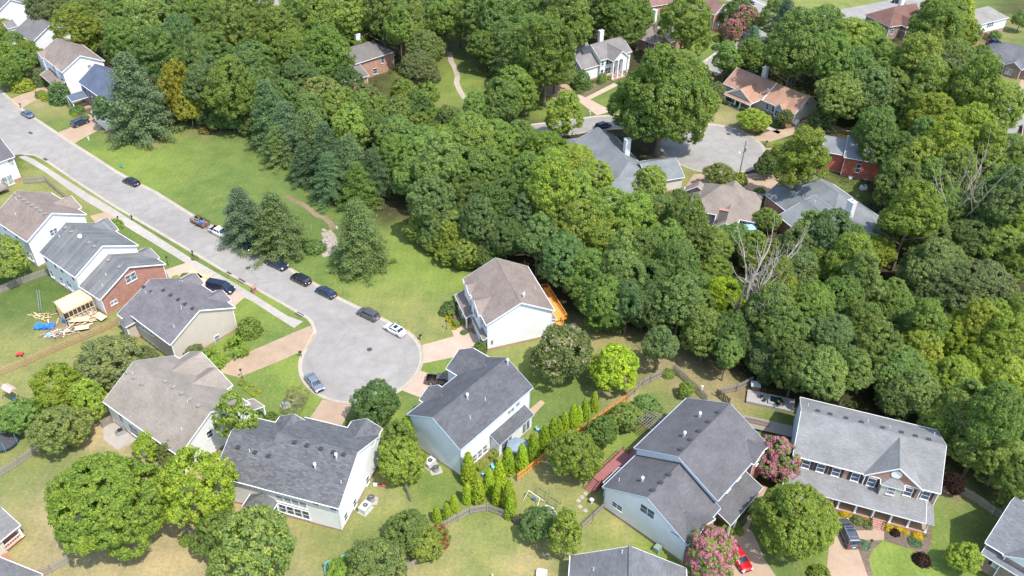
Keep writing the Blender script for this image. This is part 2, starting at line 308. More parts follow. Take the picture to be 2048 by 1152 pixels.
def circ(cx,cy,r,a0,a1,n): return [(cx+r*math.cos(R(a0+(a1-a0)*i/(n-1))),cy+r*math.sin(R(a0+(a1-a0)*i/(n-1)))) for i in range(n)]
def W(l): return [tuple(P(*p)[:2]) for p in l]
def kerb(name,pts,side=1,drop=()):
    """rolled concrete kerb along a polyline of world points, outward on `side`"""
    pts=[Vector((p[0],p[1])) for p in pts]; mb=MB(); rows=[]
    prof=[(-.45,.012),(0,.03),(.10,.13),(.26,.13),(.30,.0)]
    for i,p in enumerate(pts):
        d=(pts[min(i+1,len(pts)-1)]-pts[max(i-1,0)]).normalized(); n=Vector((-d.y,d.x))*side
        rows.append([(p.x+n.x*a,p.y+n.y*a,z) for a,z in prof])
    k=len(prof)
    for r in rows: mb.v+=r
    for i in range(len(rows)-1):
        for j in range(k-1):
            mb.f.append((i*k+j,i*k+j+1,(i+1)*k+j+1,(i+1)*k+j)); mb.m.append(mb.mi(CONC))
    return structure(mb.build(name))
# --- near street and its turning circle (right edge then circle then left edge)
C1=(-27.1,113.8); R1=11.0
right=W([(0,180),(40,215),(72,238),(113,265),(147,288),(187,313),(233,343),(283,370),(313,385),(380,427),(440,462),(500,494),(540,517),(579,537),(629,567),(675,595),(719,616),(775,643),(806,661)])
left=W([(614,636),(562,606),(512,578),(443,540),(383,504),(263,433),(230,414),(150,362),(92,322),(70,311),(45,308)])
ang=lambda p:math.degrees(math.atan2(p[1]-C1[1],p[0]-C1[0]))
a0=ang(right[-1]); lneck=W([(629,664),(623,646)]); a1=ang(W([(618,697)])[0])-360*(ang(W([(618,697)])[0])>a0)
arc=circ(*C1,R1,a0-6,a1,30)
ext_r=[(right[0][0]-60*.8,right[0][1]+60*.62)]; ext_l=[(left[-1][0]-14,left[-1][1]-6),(left[-1][0]-40,left[-1][1]-30),(left[-1][0]-75,left[-1][1]+20)]
loop=ext_r+right+arc+lneck+left+ext_l
sheet('street',loop,.008,ASPH,world=True)
kerb('kerb',right+arc+lneck+left,side=1)
# --- far street, its turning circle and the branch road
C2=(51.2,196.6); R2=13.4
sheet('far_street',circ(*C2,R2,0,350,36),.008,ASPH,world=True)
kerb('far_kerb',circ(*C2,R2,-178,112,40),side=-1)
st=lambda l,wd,name,z=.006,m=None:ribbon(name,W(l),wd,z,m or ASPH)
def ribbon(name,pts,wd,z,mat,kerbs=False):
    pts=[Vector(p) for p in pts]; Ls=[];Rs=[]
    for i,p in enumerate(pts):
        d=(pts[min(i+1,len(pts)-1)]-pts[max(i-1,0)]).normalized(); n=Vector((-d.y,d.x)); Ls.append(p+n*wd/2); Rs.append(p-n*wd/2)
    mb=MB()
    for i in range(len(pts)-1): mb.poly([(*Rs[i],z),(*Rs[i+1],z),(*Ls[i+1],z),(*Ls[i],z)],mat)
    o=structure(mb.build(name))
    if kerbs: kerb(name+'_kerb',[tuple(p) for p in Ls],1); kerb(name+'_kerb',[tuple(p) for p in Rs],-1)
    return o
ribbon('far_street',W([(1000,280),(1060,264),(1130,256),(1200,246),(1250,243)]),8,.004,ASPH,kerbs=True)
ribbon('far_street',W([(1248,243),(1280,246),(1330,258),(1400,290)]),8,.004,ASPH)
ribbon('side_street',W([(1250,243),(1330,215),(1380,170)]),7.6,.012,ASPH)
ribbon('side_street',W([(1380,170),(1400,152),(1440,122),(1490,84),(1525,60),(1560,30)]),7.6,.012,ASPH,kerbs=True)
ribbon('main_road',W([(1330,-60),(1440,-18),(1500,6),(1560,26),(1640,36),(1720,26),(1800,10),(1900,-30)]),11,.016,ASPH)
ribbon('main_road',W([(2034,190),(2034,215),(2040,250),(2052,300)]),12,.006,ASPH)
LINE=M_plain('road_paint',(.75,.75,.72))
for a,b in (((1505,0),(1540,14)),((1545,16),(1580,24)),((2028,228),(2052,236))): ribbon('road_marking',W([a,b]),.25,.024,LINE)
ribbon('far_street',W([(520,-30),(532,-5),(536,18),(538,30)]),8,.006,ASPH)
# --- sidewalk in two runs
def strip(name,a,b,z,mat): return sheet(name,a+b[::-1],z,mat)
strip('sidewalk',[(50,311),(69,319),(117,350),(177,388),(228,418),(267,443),(380,515),(425,541),(467,565),(512,592),(575,632),(606,643)],
      [(37,314),(60,326),(90,344),(133,376),(173,403),(210,425),(247,450),(373,527),(415,553),(455,580),(505,603),(545,629),(588,656)],.02,WALK)
# --- drives and paths
DRV=[('driveway',[(17,200),(96,166),(110,174),(100,182),(45,216),(36,220)],DRIVE),
('driveway',[(113,266),(147,289),(160,280),(203,257),(196,236),(176,228),(137,257)],DRIVE),
('driveway',[(180,432),(212,424),(250,448),(240,456),(190,445)],DRIVE),
('driveway',[(330,540),(377,524),(400,540),(490,594),(470,612),(440,606),(400,600),(340,560)],DRIVE2),
('driveway',[(620,652),(630,668),(618,696),(560,722),(478,755),(440,745),(448,728),(512,698),(600,660)],DRIVE),
('driveway',[(645,799),(675,806),(706,808),(684,850),(616,842)],DRIVE),
('driveway',[(838,741),(862,748),(900,768),(880,800),(835,793),(802,780)],DRIVE2),
('driveway',[(845,690),(940,664),(965,676),(962,710),(900,716),(846,727)],DRIVE2),
('path',[(903,660),(925,652),(938,664),(908,673)],DRIVE2),
('driveway',[(1660,1030),(1706,1045),(1717,1100),(1740,1165),(1650,1165),(1657,1101)],DRIVE),
('path',[(1709,1061),(1745,1061),(1748,1028),(1769,1034),(1768,1080),(1714,1080)],DRIVE),
('driveway',[(1400,1165),(1440,1100),(1470,1060),(1492,1052),(1506,1066),(1530,1120),(1560,1165)],DRIVE),
('path',[(1486,1056),(1496,1058),(1512,1024),(1524,996),(1535,975),(1527,972),(1516,992),(1500,1022)],DRIVE),
('driveway',[(1066,178),(1131,168),(1150,176),(1116,201),(1091,190)],DRIVE),
('path',[(1155,188),(1171,195),(1228,166),(1236,171),(1180,199),(1224,222),(1194,231),(1158,204)],DRIVE2),
('driveway',[(1500,276),(1540,262),(1585,256),(1605,240),(1660,246),(1700,262),(1640,266),(1590,268),(1540,284),(1520,282)],DRIVE),
('driveway',[(1527,296),(1562,297),(1562,304),(1530,304)],DRIVE),
('driveway',[(1387,348),(1416,348),(1432,366),(1385,392),(1371,374)],DRIVE),
('driveway',[(1474,352),(1508,346),(1545,350),(1575,372),(1535,392),(1500,408),(1484,372)],DRIVE),
('path',[(1322,327),(1347,319),(1349,323),(1325,331)],WALK),('path',[(1532,250),(1562,264),(1556,268),(1530,256)],WALK),
('path',[(1515,405),(1528,430),(1520,436),(1508,410)],WALK),
('driveway',[(1925,106),(1945,100),(1990,118),(1950,124)],DRIVE2),('driveway',[(2025,190),(2048,150),(2070,170),(2050,200)],DRIVE),
('driveway',[(1455,60),(1482,76),(1500,78),(1485,90),(1450,70)],DRIVE),
('path',[(938,904),(945,905),(1015,862),(1008,858)],WALK),('patio',[(990,868),(1020,850),(1082,800),(1090,806),(1075,822),(1020,880),(1005,884)],DRIVE),
('patio',[(205,852),(260,830),(275,880),(235,900),(208,880)],WALK),('patio',[(1113,655),(1150,645),(1158,660),(1118,672)],WALK),
('driveway',[(1985,1145),(2010,1128),(2040,1150),(2050,1175),(1990,1175)],DRIVE2)]
for i,(n,p,m) in enumerate(DRV): sheet(n,p,.026+.0035*(i%5),m)
BED=[[(1690,1035),(1748,1042),(1746,1061),(1709,1061),(1704,1045)],[(1768,1044),(1862,1052),(1863,1090),(1850,1110),(1820,1098),(1780,1085),(1768,1080)],[(1713,1080),(1766,1082),(1745,1100),(1738,1120),(1745,1150),(1736,1152),(1720,1110)],
[(1462,1050),(1480,1052),(1510,1018),(1524,985),(1505,960),(1480,1010)],[(900,640),(918,650),(942,640),(925,600),(900,612),(893,635)],
[(105,200),(150,196),(140,210),(120,212),(108,206)],[(80,192),(112,200),(100,203),(78,198)],[(190,262),(200,262),(215,245),(205,240)],[(148,230),(160,250),(178,240),(170,225)],
[(940,905),(1008,862),(1003,854),(935,895)],[(1158,186),(1165,195),(1196,178),(1225,160),(1218,154),(1170,172)],[(1870,955),(1890,960),(1930,990),(1910,998),(1885,985)]]
for i,b in enumerate(BED): sheet('mulch_bed',b,.018+.0035*(i%3),MULCH)
def wavy(l,wd,name,mat,z): 
    p=W(l); ribbon(name,p,wd,z,mat)
wavy([(572,391),(588,402),(603,407),(622,420),(634,431),(650,436),(662,447),(666,460)],1.3,'ditch',M_ground_like('ditch_soil',[(.3,(.15,.115,.07)),(.7,(.25,.19,.12))],scale=2,big=.2),.012)
sheet('gravel_bed',[(642,466),(662,460),(674,474),(676,496),(660,512),(646,514),(640,500),(650,486)],.03,ROCK)
wavy([(899,104),(902,122),(909,134),(915,152),(913,166),(920,182),(930,198)],1.6,'dry_creek',ROCK,.012)
# --- iron covers and drain grates set in the street
IRON=M_plain('cast_iron',(.10,.085,.075),rough=.7,metal=.4)
def disc(name,px,r,label,rect=None):
    p=P(*px); mb=MB()
    if rect: mb.box(-rect[0]/2,rect[0]/2,-rect[1]/2,rect[1]/2,.005,.055,IRON)
    else:
        mb.tube((0,0,.005),(0,0,.035),r,r,IRON,20); mb.tube((0,0,.035),(0,0,.045),r*.8,r*.78,IRON,20)
    o=mb.build(name,loc=(p.x,p.y,0)); o.rotation_euler.z=R(-37) if rect else 0
    tag(o,label,'drain grate' if rect else 'manhole cover')
disc('manhole_cover',(739,699),.5,'round iron manhole cover in the middle of the turning circle')
disc('manhole_cover',(496,536),.5,'round iron manhole cover in the street beside the parked black pickup truck')
disc('manhole_cover',(1457,268),.6,'small iron cover at the far edge of the distant turning circle')
disc('drain_grate',(61,266),0,'dark rectangular grate in the street near the navy wagon driveway',(1.5,.7))
disc('drain_grate',(457,547),0,'upper of two dark kerb drain grates across from the parked van',(1.3,.8))
disc('drain_grate',(482,562),0,'larger kerb drain grate next to the brick mailbox pillar',(2.0,.9))
disc('drain_grate',(599,629),0,'rusty kerb inlet grate at the neck of the turning circle',(1.9,.8))
disc('drain_grate',(91,319),0,'rusty kerb inlet grate by the corner sidewalk near the white house',(1.6,.7))
# ================================================================= HOUSE BUILDER
WHITE=M_siding('white_siding',(.79,.79,.78)); BEIGE=M_siding('beige_siding',(.52,.46,.38)); GREYS=M_siding('grey_siding',(.42,.43,.44)); CREAM=M_siding('cream_siding',(.66,.62,.54))
TRIM=M_plain('white_trim',(.78,.78,.77),.45,var=.04); BLUETRIM=M_plain('grey_blue_trim',(.42,.50,.55),.5,var=.05); DTRIM=M_plain('dark_trim',(.08,.08,.09),.5)
BRICK=M_brick('red_brick',(.36,.13,.085)); BRICK2=M_brick('orange_brick',(.42,.20,.12)); BRICK3=M_brick('brown_brick',(.24,.15,.11)); FOUND=M_brick('foundation_brick',(.36,.19,.13))
GLASS=M_glass(); BLIND=M_glass('blind_glass',(.22,.25,.25),.3); SHUT=M_plain('black_shutter',(.035,.035,.04),.5)
TAUPE=M_shingle('taupe_shingle',(.235,.19,.16),.25,.3,(.17,.13,.11)); GREYR=M_shingle('grey_shingle',(0.136,0.140,0.145),.25,.5,(.27,.27,.23)); PURPLE=M_shingle('slate_purple_shingle',(.160,.148,.152),.3)
BEIGER=M_shingle('beige_shingle',(.262,.228,.190),.18,.12,(.27,.21,.17)); CHAR=M_shingle('charcoal_shingle',(.118,.119,.124),.6); DARKR=M_shingle('dark_slate_shingle',(.100,.101,.108),.35)
SMOOTH=M_shingle('graphite_shingle',(.118,.115,.118),.22); SILVER=M_shingle('silver_shingle',(.212,.212,.206),.2); TERRA=M_shingle('tan_shingle',(0.370,0.218,0.145),.12,.15,(.42,.25,.17))
BLUER=M_shingle('blue_grey_shingle',(.185,.20,.205),.16); SLATEB=M_shingle('slate_blue_shingle',(0.098,0.120,0.165),.2); BROWNR=M_shingle('brown_shingle',(0.176,0.098,0.078),.2)
VENT=M_plain('vent_metal',(.05,.05,.055),.5); VENTL=M_plain('pale_vent_metal',(.32,.30,.28),.5,.3); PIPE=M_plain('pipe_white',(.75,.75,.74),.4); STEEL=M_plain('steel',(.5,.5,.5),.35,.8)
GARAGE=M_siding('garage_panel',(.72,.71,.69),.5); WOODD=M_siding('cedar_deck',(.74,.34,.08),.14,True); REDD=M_siding('red_deck',(.30,.125,.115),.14,True); GREYWOOD=M_siding('weathered_wood',(.27,.235,.20),.15,True)
LUMBER=M_plain('pale_lumber',(.66,.50,.27),.7,var=.15,scale=5); PLY=M_plain('plywood',(.68,.51,.31),.75,var=.1,scale=1)
HOUSES_ALL=[]
class House:
    def __init__(s,name,label,cx,cy,rot,group=None,cat='house'):
        s.e=empty(name,(cx,cy,0),R(rot),label,cat,group); s.B=[]; s.wall=MB(); s.roof=MB(); s.trim=MB(); s.gl=[]; HOUSES_ALL.append(s)
    def block(s,x0,x1,y0,y1,he,hr,roof,walls,ax='x',hip=(0,0),o=.4,rp=None,found=.45,trim=None,z0=0,t=.2,nowall=False,fm=None,rake=(1,1)):
        """x0..y1 roof outline, he eave height, hr ridge height, walls = material or dict by side"""
        trim=trim or TRIM
        if ax=='x': u0,u1,v0,v1=x0,x1,y0,y1; M=lambda u,v,z:(u,v,z)
        else: u0,u1,v0,v1=y0,y1,x0,x1; M=lambda u,v,z:(v,u,z)
        vr=(v0+v1)/2 if rp is None else rp; m0=(hr-he)/(vr-v0); m1=(hr-he)/(v1-vr)
        ins=(v1-v0)/2*.98; r0=u0+(ins*hip[0]); r1=u1-(ins*hip[1])
        top=[(u0,v0,he),(u1,v0,he),(r1,vr,hr),(r0,vr,hr),(u0,v1,he),(u1,v1,he)]
        A=[M(*p) for p in top]; Bt=[M(p[0],p[1],p[2]-t) for p in top]
        q=s.roof.poly
        q([A[0],A[1],A[2],A[3]],roof); q([A[5],A[4],A[3],A[2]],roof)
        if hip[0]: q([A[4],A[0],A[3]],roof)
        if hip[1]: q([A[1],A[5],A[2]],roof)
        # fascia, rake boards and soffit
        T=s.trim; T.poly([Bt[0],Bt[1],A[1],A[0]],trim); T.poly([Bt[5],Bt[4],A[4],A[5]],trim)
        for h,a,b,c in ((0,0,3,4),(1,1,2,5)):
            if hip[h]: T.poly([Bt[a],Bt[c],A[c],A[a]],trim)
            else:
                rt=trim if rake[h] else roof
                T.poly([Bt[a],Bt[b],A[b],A[a]],rt); T.poly([Bt[c],Bt[b],A[b],A[c]],rt)
                # proud rake board over the shingle edge
                du=-.03 if h==0 else .03; lo=.04
                for k in (a,c):
                    if not rake[h]: continue
                    p,r=top[k],top[b]; T.poly([M(p[0]+du,p[1],p[2]+.03),M(r[0]+du,r[1],r[2]+.03),M(r[0]-du,r[1],r[2]+.03),M(p[0]-du,p[1],p[2]+.03)],trim)
                    T.poly([M(p[0]+du,p[1],p[2]+.03),M(r[0]+du,r[1],r[2]+.03),M(r[0]+du,r[1],r[2]-.24),M(p[0]+du,p[1],p[2]-.24)],trim)
        T.poly([Bt[0],Bt[1],Bt[2],Bt[3]],trim); T.poly([Bt[4],Bt[5],Bt[2],Bt[3]],trim)
        if hip[0]: T.poly([Bt[4],Bt[0],Bt[3]],trim)
        if hip[1]: T.poly([Bt[1],Bt[5],Bt[2]],trim)
        # gutters along the eaves
        for v,sg in ((v0,-1),(v1,1)):
            a=M(u0+.05,v+sg*.06,he-.06); b=M(u1-.05,v+sg*.06,he-.06); T.bar(a,b,.12,trim,.1)
        # ridge cap
        q([M(r0,vr-.16,hr-.16*m0+.03),M(r1,vr-.16,hr-.16*m0+.03),M(r1,vr,hr+.04),M(r0,vr,hr+.04)],roof)
        q([M(r0,vr+.16,hr-.16*m1+.03),M(r1,vr+.16,hr-.16*m1+.03),M(r1,vr,hr+.04),M(r0,vr,hr+.04)],roof)
        a0,a1,b0,b1=u0+o,u1-o,v0+o,v1-o
        w=lambda k: walls.get(k,walls['*']) if isinstance(walls,dict) else walls
        if not nowall:
            e0=he+o*m0-t-.01; e1=he+o*m1-t-.01; hz=min(e0,e1)
            sd=('y-','y+','x-','x+') if ax=='x' else ('x-','x+','y-','y+')
            s.wall.poly([M(a0,b0,z0),M(a1,b0,z0),M(a1,b0,e0 if not any(hip) else hz),M(a0,b0,e0 if not any(hip) else hz)],w(sd[0]))
            s.wall.poly([M(a1,b1,z0),M(a0,b1,z0),M(a0,b1,e1 if not any(hip) else hz),M(a1,b1,e1 if not any(hip) else hz)],w(sd[1]))
            for h,u in ((0,a0),(1,a1)):
                if hip[h]: s.wall.poly([M(u,b1,z0),M(u,b0,z0),M(u,b0,hz),M(u,b1,hz)],w(sd[2+h]))
                else: s.wall.poly([M(u,b1,z0),M(u,b0,z0),M(u,b0,e0),M(u,vr,hr-t-.01),M(u,b1,e1)],w(sd[2+h]))
            if found and z0==0:
                x,y=(M(a0,b0,0),M(a1,b1,0)); s.wall.box(x[0]-.02,y[0]+.02,x[1]-.02,y[1]+.02,-.05,found,fm or FOUND)
            if z0==0:   # corner boards and downspouts
                for u in (a0,a1):
                    for v,ee in ((b0,e0),(b1,e1)):
                        p=M(u,v,0); T.box(p[0]-.07,p[0]+.07,p[1]-.07,p[1]+.07,found or .02,(ee if not any(hip) else hz)-.02,trim)
        s.B.append(dict(ax=ax,u0=u0,u1=u1,v0=v0,v1=v1,vr=vr,he=he,hr=hr,m0=m0,m1=m1,x0=x0,x1=x1,y0=y0,y1=y1,o=o,hip=hip,ins=ins))
        return len(s.B)-1
    def z(s,x,y,b=0):
        B=s.B[b]; u,v=(x,y) if B['ax']=='x' else (y,x)
        z=B['hr']-(B['vr']-v)*B['m0'] if v<B['vr'] else B['hr']-(v-B['vr'])*B['m1']
        k=(B['hr']-B['he'])/B['ins']
        if B['hip'][0]: z=min(z,B['he']+(u-B['u0'])*k)
        if B['hip'][1]: z=min(z,B['he']+(B['u1']-u)*k)
        return z
    def vent(s,x,y,b=0,mat=None,kind='box'):
        z=s.z(x,y,b); m=MB(); mat=mat or VENT
        if kind=='box': m.hexa([(-.27,-.27,-.35),(.27,-.27,-.35),(.27,.27,-.35),(-.27,.27,-.35)],[(-.2,-.2,.2),(.2,-.2,.2),(.2,.2,.2),(-.2,.2,.2)],mat); m.box(-.33,.33,-.33,.33,.12,.17,mat); n='roof_vent'
        elif kind=='pipe': m.tube((0,0,-.2),(0,0,.55),.06,.06,PIPE,8); m.box(-.15,.15,-.15,.15,-.2,.03,STEEL); n='vent_pipe'
        elif kind=='flue': m.tube((0,0,-.2),(0,0,.8),.13,.13,PIPE,10); m.tube((0,0,.8),(0,0,1.05),.26,.2,PIPE,12); m.tube((0,0,-.3),(0,0,.25),.38,.15,STEEL,10); n='flue_pipe'
        elif kind=='dish': m.tube((0,0,-.2),(0,0,.3),.04,.04,STEEL,6); m.tube((0,0,.3),(.1,-.1,.38),.36,.42,PIPE,16); n='satellite_dish'
        m.build(n,s.e,loc=(x,y,z))
    def vents(s,x0,x1,y,n,b=0,mat=None):
        for i in range(n): s.vent(x0+(x1-x0)*i/max(1,n-1),y,b,mat)
    def place(s,b,side,a,z,off=0.0):
        B=s.B[b]; o=B['o']
        return {'y-':((a,B['y0']+o-off,z),0),'y+':((a,B['y1']-o+off,z),math.pi),'x-':((B['x0']+o-off,a,z),-math.pi/2),'x+':((B['x1']-o+off,a,z),math.pi/2)}[side]
    def win(s,b,side,a,z,w=.95,h=1.5,nx=1,ny=2,shut=False,glass=None,off=0.0,frame=None,muntins=False):
        loc,rz=s.place(b,side,a,z,off); fr=frame or TRIM; m=MB(); d=.08; c=.065
        m.box(-w/2-c,w/2+c,-d,.0,-h/2-c,-h/2,fr); m.box(-w/2-c,w/2+c,-d,0,h/2,h/2+c,fr)
        m.box(-w/2-c,-w/2,-d+.003,0,-h/2,h/2,fr); m.box(w/2,w/2+c,-d+.003,0,-h/2,h/2,fr)
        for i in range(1,nx): x=-w/2+w*i/nx; m.box(x-.05,x+.05,-d+.01,0,-h/2,h/2,fr)
        for j in range(1,ny): z_=-h/2+h*j/ny; m.box(-w/2,w/2,-d+.02,0,z_-.022,z_+.022,fr)
        if muntins:
            k=nx*2
            for i in range(k):
                x=-w/2+w*(i+.5)/k
                m.box(x-.009,x+.009,-d+.03,0,-h/2,h/2,fr)
            for j in range(4): z_=-h/2+h*(j+.5)/4; m.box(-w/2,w/2,-d+.033,0,z_-.008,z_+.008,fr)
        f=m.build('window',s.e,loc=loc); f.rotation_euler.z=rz
        g=MB(); g.box(-w/2-.01,w/2+.01,-.03,-.012,-h/2-.01,h/2+.01,glass or GLASS); g.build('pane',f)
        sl=MB(); sl.box(-w/2-.14,w/2+.14,-.15,0,-h/2-c-.06,-h/2-c-.003,fr); sl.build('sill',f)
        if shut:
            for sg in (-1,1):
                k=MB(); x=sg*(w/2+c+.24); k.box(x-.2,x+.2,-.05,0,-h/2-.05,h/2+.05,SHUT)
                for j in range(8): z_=-h/2+h*(j+.5)/8; k.box(x-.15,x+.15,-.06,-.05,z_-.03,z_+.03,SHUT)
                k.build('shutter',f)
    def door(s,b,side,a,w=.95,h=2.1,z0=.45,mat=None,off=0.0,name='door'):
        loc,rz=s.place(b,side,a,z0,off); m=MB(); fr=TRIM; mat=mat or M_plain('door_dark',(.10,.07,.06),.4)
        m.box(-w/2-.1,-w/2,-.08,0,0,h+.1,fr); m.box(w/2,w/2+.1,-.08,0,0,h+.1,fr); m.box(-w/2,w/2,-.08,0,h,h+.1,fr); m.box(-w/2,w/2,-.04,0,0,h,mat)
        for i in range(2): m.box(-w/2+.12,w/2-.12,-.055,-.04,.2+i*h*.48,.2+h*.4+i*h*.48,mat)
        f=m.build(name,s.e,loc=loc); f.rotation_euler.z=rz
        if name=='door':
            k=MB(); k.ball((w/2-.1,-.09,1.0),.04,STEEL,8,5); k.build('door_knob',f)
    def garage(s,b,side,a,w=4.8,h=2.2,off=0.0):
        loc,rz=s.place(b,side,a,.02,off); m=MB()
        m.box(-w/2-.12,-w/2,-.08,0,0,h+.12,TRIM); m.box(w/2,w/2+.12,-.08,0,0,h+.12,TRIM); m.box(-w/2,w/2,-.08,0,h,h+.12,TRIM); m.box(-w/2,w/2,-.03,0,0,h,GARAGE)
        n=int(w/.6)
        for j in range(4):
            for i in range(n): x=-w/2+w*(i+.5)/n; m.box(x-.22,x+.22,-.045,-.03,.1+j*h/4,h/4-.08+j*h/4,GARAGE)
        f=m.build('garage_door',s.e,loc=loc); f.rotation_euler.z=rz
    def chimney(s,x,y,z0,z1,w=.9,d=.9,mat=None,pot=True,cap=None):
        m=MB(); m.box(x-w/2,x+w/2,y-d/2,y+d/2,z0,z1,mat or WHITE); m.box(x-w/2-.08,x+w/2+.08,y-d/2-.08,y+d/2+.08,z1,z1+.12,cap or mat or TRIM)
        c=m.build('chimney',s.e)
        if pot: k=MB(); k.tube((x,y,z1+.12),(x,y,z1+.45),.18,.15,M_plain('clay_pot',(.45,.2,.12)),10); k.build('chimney_pot',c)
    def box(s,name,x0,x1,y0,y1,z0,z1,mat):
        m=MB(); m.box(x0,x1,y0,y1,z0,z1,mat); return m.build(name,s.e)
    def column(s,x,y,z0,z1,w=.24,mat=None):
        m=MB(); mat=mat or TRIM; m.box(x-w/2,x+w/2,y-w/2,y+w/2,z0+.15,z1-.15,mat); m.box(x-w*.7,x+w*.7,y-w*.7,y+w*.7,z0,z0+.15,mat); m.box(x-w*.7,x+w*.7,y-w*.7,y+w*.7,z1-.15,z1,mat); m.build('column',s.e)
    def shed(s,x0,x1,y0,y1,zl,zh,roof,low='y-',t=.15,trim=None):
        """lean-to roof"""
        zz={'y-':(zl,zl,zh,zh),'y+':(zh,zh,zl,zl),'x-':(zl,zh,zh,zl),'x+':(zh,zl,zl,zh)}[low]
        c=[(x0,y0),(x1,y0),(x1,y1),(x0,y1)]; A=[(*c[i],zz[i]) for i in range(4)]; B=[(*c[i],zz[i]-t) for i in range(4)]
        s.roof.poly(A,roof); trim=trim or TRIM
        s.trim.poly(B[::-1],trim)
        for i in range(4): j=(i+1)%4; s.trim.poly([B[i],B[j],A[j],A[i]],trim)
        for i in range(4):
            j=(i+1)%4; a=Vector(A[i])+Vector((0,0,.01)); b=Vector(A[j])+Vector((0,0,.01)); s.trim.bar(a,b,.06,trim,.08)
    def rail(s,pts,z,h=.95,mat=None,name='railing',step=.35):
        m=MB(); mat=mat or TRIM
        for a,b in zip(pts[:-1],pts[1:]):
            a=Vector((*a,z));b=Vector((*b,z)); L=(b-a).length; up=Vector((0,0,h)); m.bar(a+up,b+up,.1,mat,.06); m.bar(a+up*.12,b+up*.12,.06,mat)
            n=max(1,int(L/step))
            for i in range(n+1): p=a+(b-a)*i/n; m.bar(p,p+up,.1 if i in(0,n) else .045,mat)
        return m.build(name,s.e)
    def steps(s,x,y,z,w,n,dirn,mat,run=.3,name='steps'):
        m=MB(); dx,dy=dirn
        for i in range(n):
            h=z*(n-i)/(n+1); cx=x+dx*run*(i+.5); cy=y+dy*run*(i+.5)
            if abs(dx)>abs(dy): m.box(cx-run/2,cx+run/2,y-w/2,y+w/2,0,h,mat)
            else: m.box(x-w/2,x+w/2,cy-run/2,cy+run/2,0,h,mat)
        return m.build(name,s.e)
    def done(s):
        s.wall.build('wall',s.e); s.roof.build('roof',s.e); s.trim.build('trim',s.e); return s
    def L(s,px,py,z=0):
        """photo pixel at height z -> this house's own coordinates"""
        p=P(px,py,z); r=s.e.rotation_euler.z; dx,dy=p.x-s.e.location.x,p.y-s.e.location.y
        return dx*math.cos(r)+dy*math.sin(r), -dx*math.sin(r)+dy*math.cos(r)
# ================================================================= HOUSES
ZW={'r1':(4.268,0,0),'r2':(4.8,0,270),'r3':(4.266,60,430),'r4':(5.76,220,540),'r5':(4.8,200,690),'r6':(4.114,430,800),'r7':(4.266,800,690),'r8':(5.237,890,500),
's1':(3.6,1190,780),'s2':(3.84,1560,780),'s3':(6.777,1400,110),'s4':(6.4,1120,230),'s5':(8.229,1350,340),'s6':(7.2,1510,340),'s7':(6.827,1240,0),'s8':(4.43,1750,0),
'w8':(7.68,1100,50),'w7':(7.2,1640,240),'t3':(3,1024,0),'t4':(3,1536,0),'t1':(3,0,0),'u5':(3,0,384),'u6':(3,512,384),'v4':(3,512,768),'v5':(3,1024,768),'v6':(3,1536,768),'v3':(3,0,768),'a8':(7.68,860,560),'b1':(6,1860,960)}
def Q(z,x,y): s,a,b=ZW[z]; return (a+x/s,b+y/s)
def _vp(s,q,b=0,kind='box',mat=None):
    z=s.B[b]['he']
    for _ in range(12): x,y=s.L(q[0],q[1],z); z=.5*z+.5*s.z(x,y,b)
    s.vent(x,y,b,mat,kind)
def _wp(s,b,side,q,off=0.0):
    B=s.B[b]; c={'y-':B['y0']+B['o']-off,'y+':B['y1']-B['o']+off,'x-':B['x0']+B['o']-off,'x+':B['x1']-B['o']+off}[side]; k=0 if side[0]=='x' else 1
    l0=s.L(q[0],q[1],0); l1=s.L(q[0],q[1],1.0); z=(c-l0[k])/(l1[k]-l0[k]); l=s.L(q[0],q[1],z); return l[1-k],z
def _win(s,b,side,q,**k):
    a,z=_wp(s,b,side,q,k.get('off',0)); s.win(b,side,a,z,**k)
def _xg(s,b,side,q,hw,proj,roof,walls,trim=None,k=1.0,found=0,uc=None):
    B=s.B[b]; m=(B['m1'] if side[1]=='+' else B['m0'])*k; he=B['he']; hr=he+m*hw
    if uc is None: l=s.L(q[0],q[1],hr); uc=l[0] if B['ax']=='x' else l[1]
    run=(hr-he)/(B['m1'] if side[1]=='+' else B['m0'])
    if side[1]=='+': v0,v1=B['v1']-run+.05,B['v1']+proj
    else: v0,v1=B['v0']-proj,B['v0']+run-.05
    o=min(.4,.3)
    if B['ax']=='x': return s.block(uc-hw,uc+hw,v0,v1,he+.012,hr,roof,walls,ax='y',found=found,trim=trim,o=o)
    return s.block(v0,v1,uc-hw,uc+hw,he+.012,hr,roof,walls,ax='x',found=found,trim=trim,o=o)
House.vp=_vp; House.wpx=_win; House.xg=_xg; House.wp=_wp
W1='houses along the curved street'; W2='houses beyond the wood'
# --- taupe roofed house on the far left
h=House('house','white house with taupe roof and long row of vents at the left edge',-99.02,148.63,323.3,W1)
b=h.block(-6.96,6.96,-6.47,6.47,6.9,10.47,TAUPE,WHITE)
g=h.xg(b,'y+',Q('r2',690,575),3.2,.9,TAUPE,WHITE)
for q in ((143,568),(186,597),(229,625),(270,652),(312,678),(352,704),(393,731),(435,757)): h.vp(Q('r2',*q),b,mat=VENTL)
h.vp(Q('r2',150,765),b,'pipe'); h.vp(Q('r2',158,620),b,'pipe')
h.wpx(b,'x+',Q('r2',515,930),w=1.5,h=1.4,nx=2,muntins=True)
for q in ((50,902),(163,980)): h.wpx(b,'y-',Q('r2',*q),w=.9,h=.9,ny=1)
h.win(b,'y-',-1.2,2,w=1.0,h=1.5); h.win(b,'y-',3.6,2,w=1.0,h=1.5); h.win(b,'y-',5.0,2,w=1.0,h=1.5)
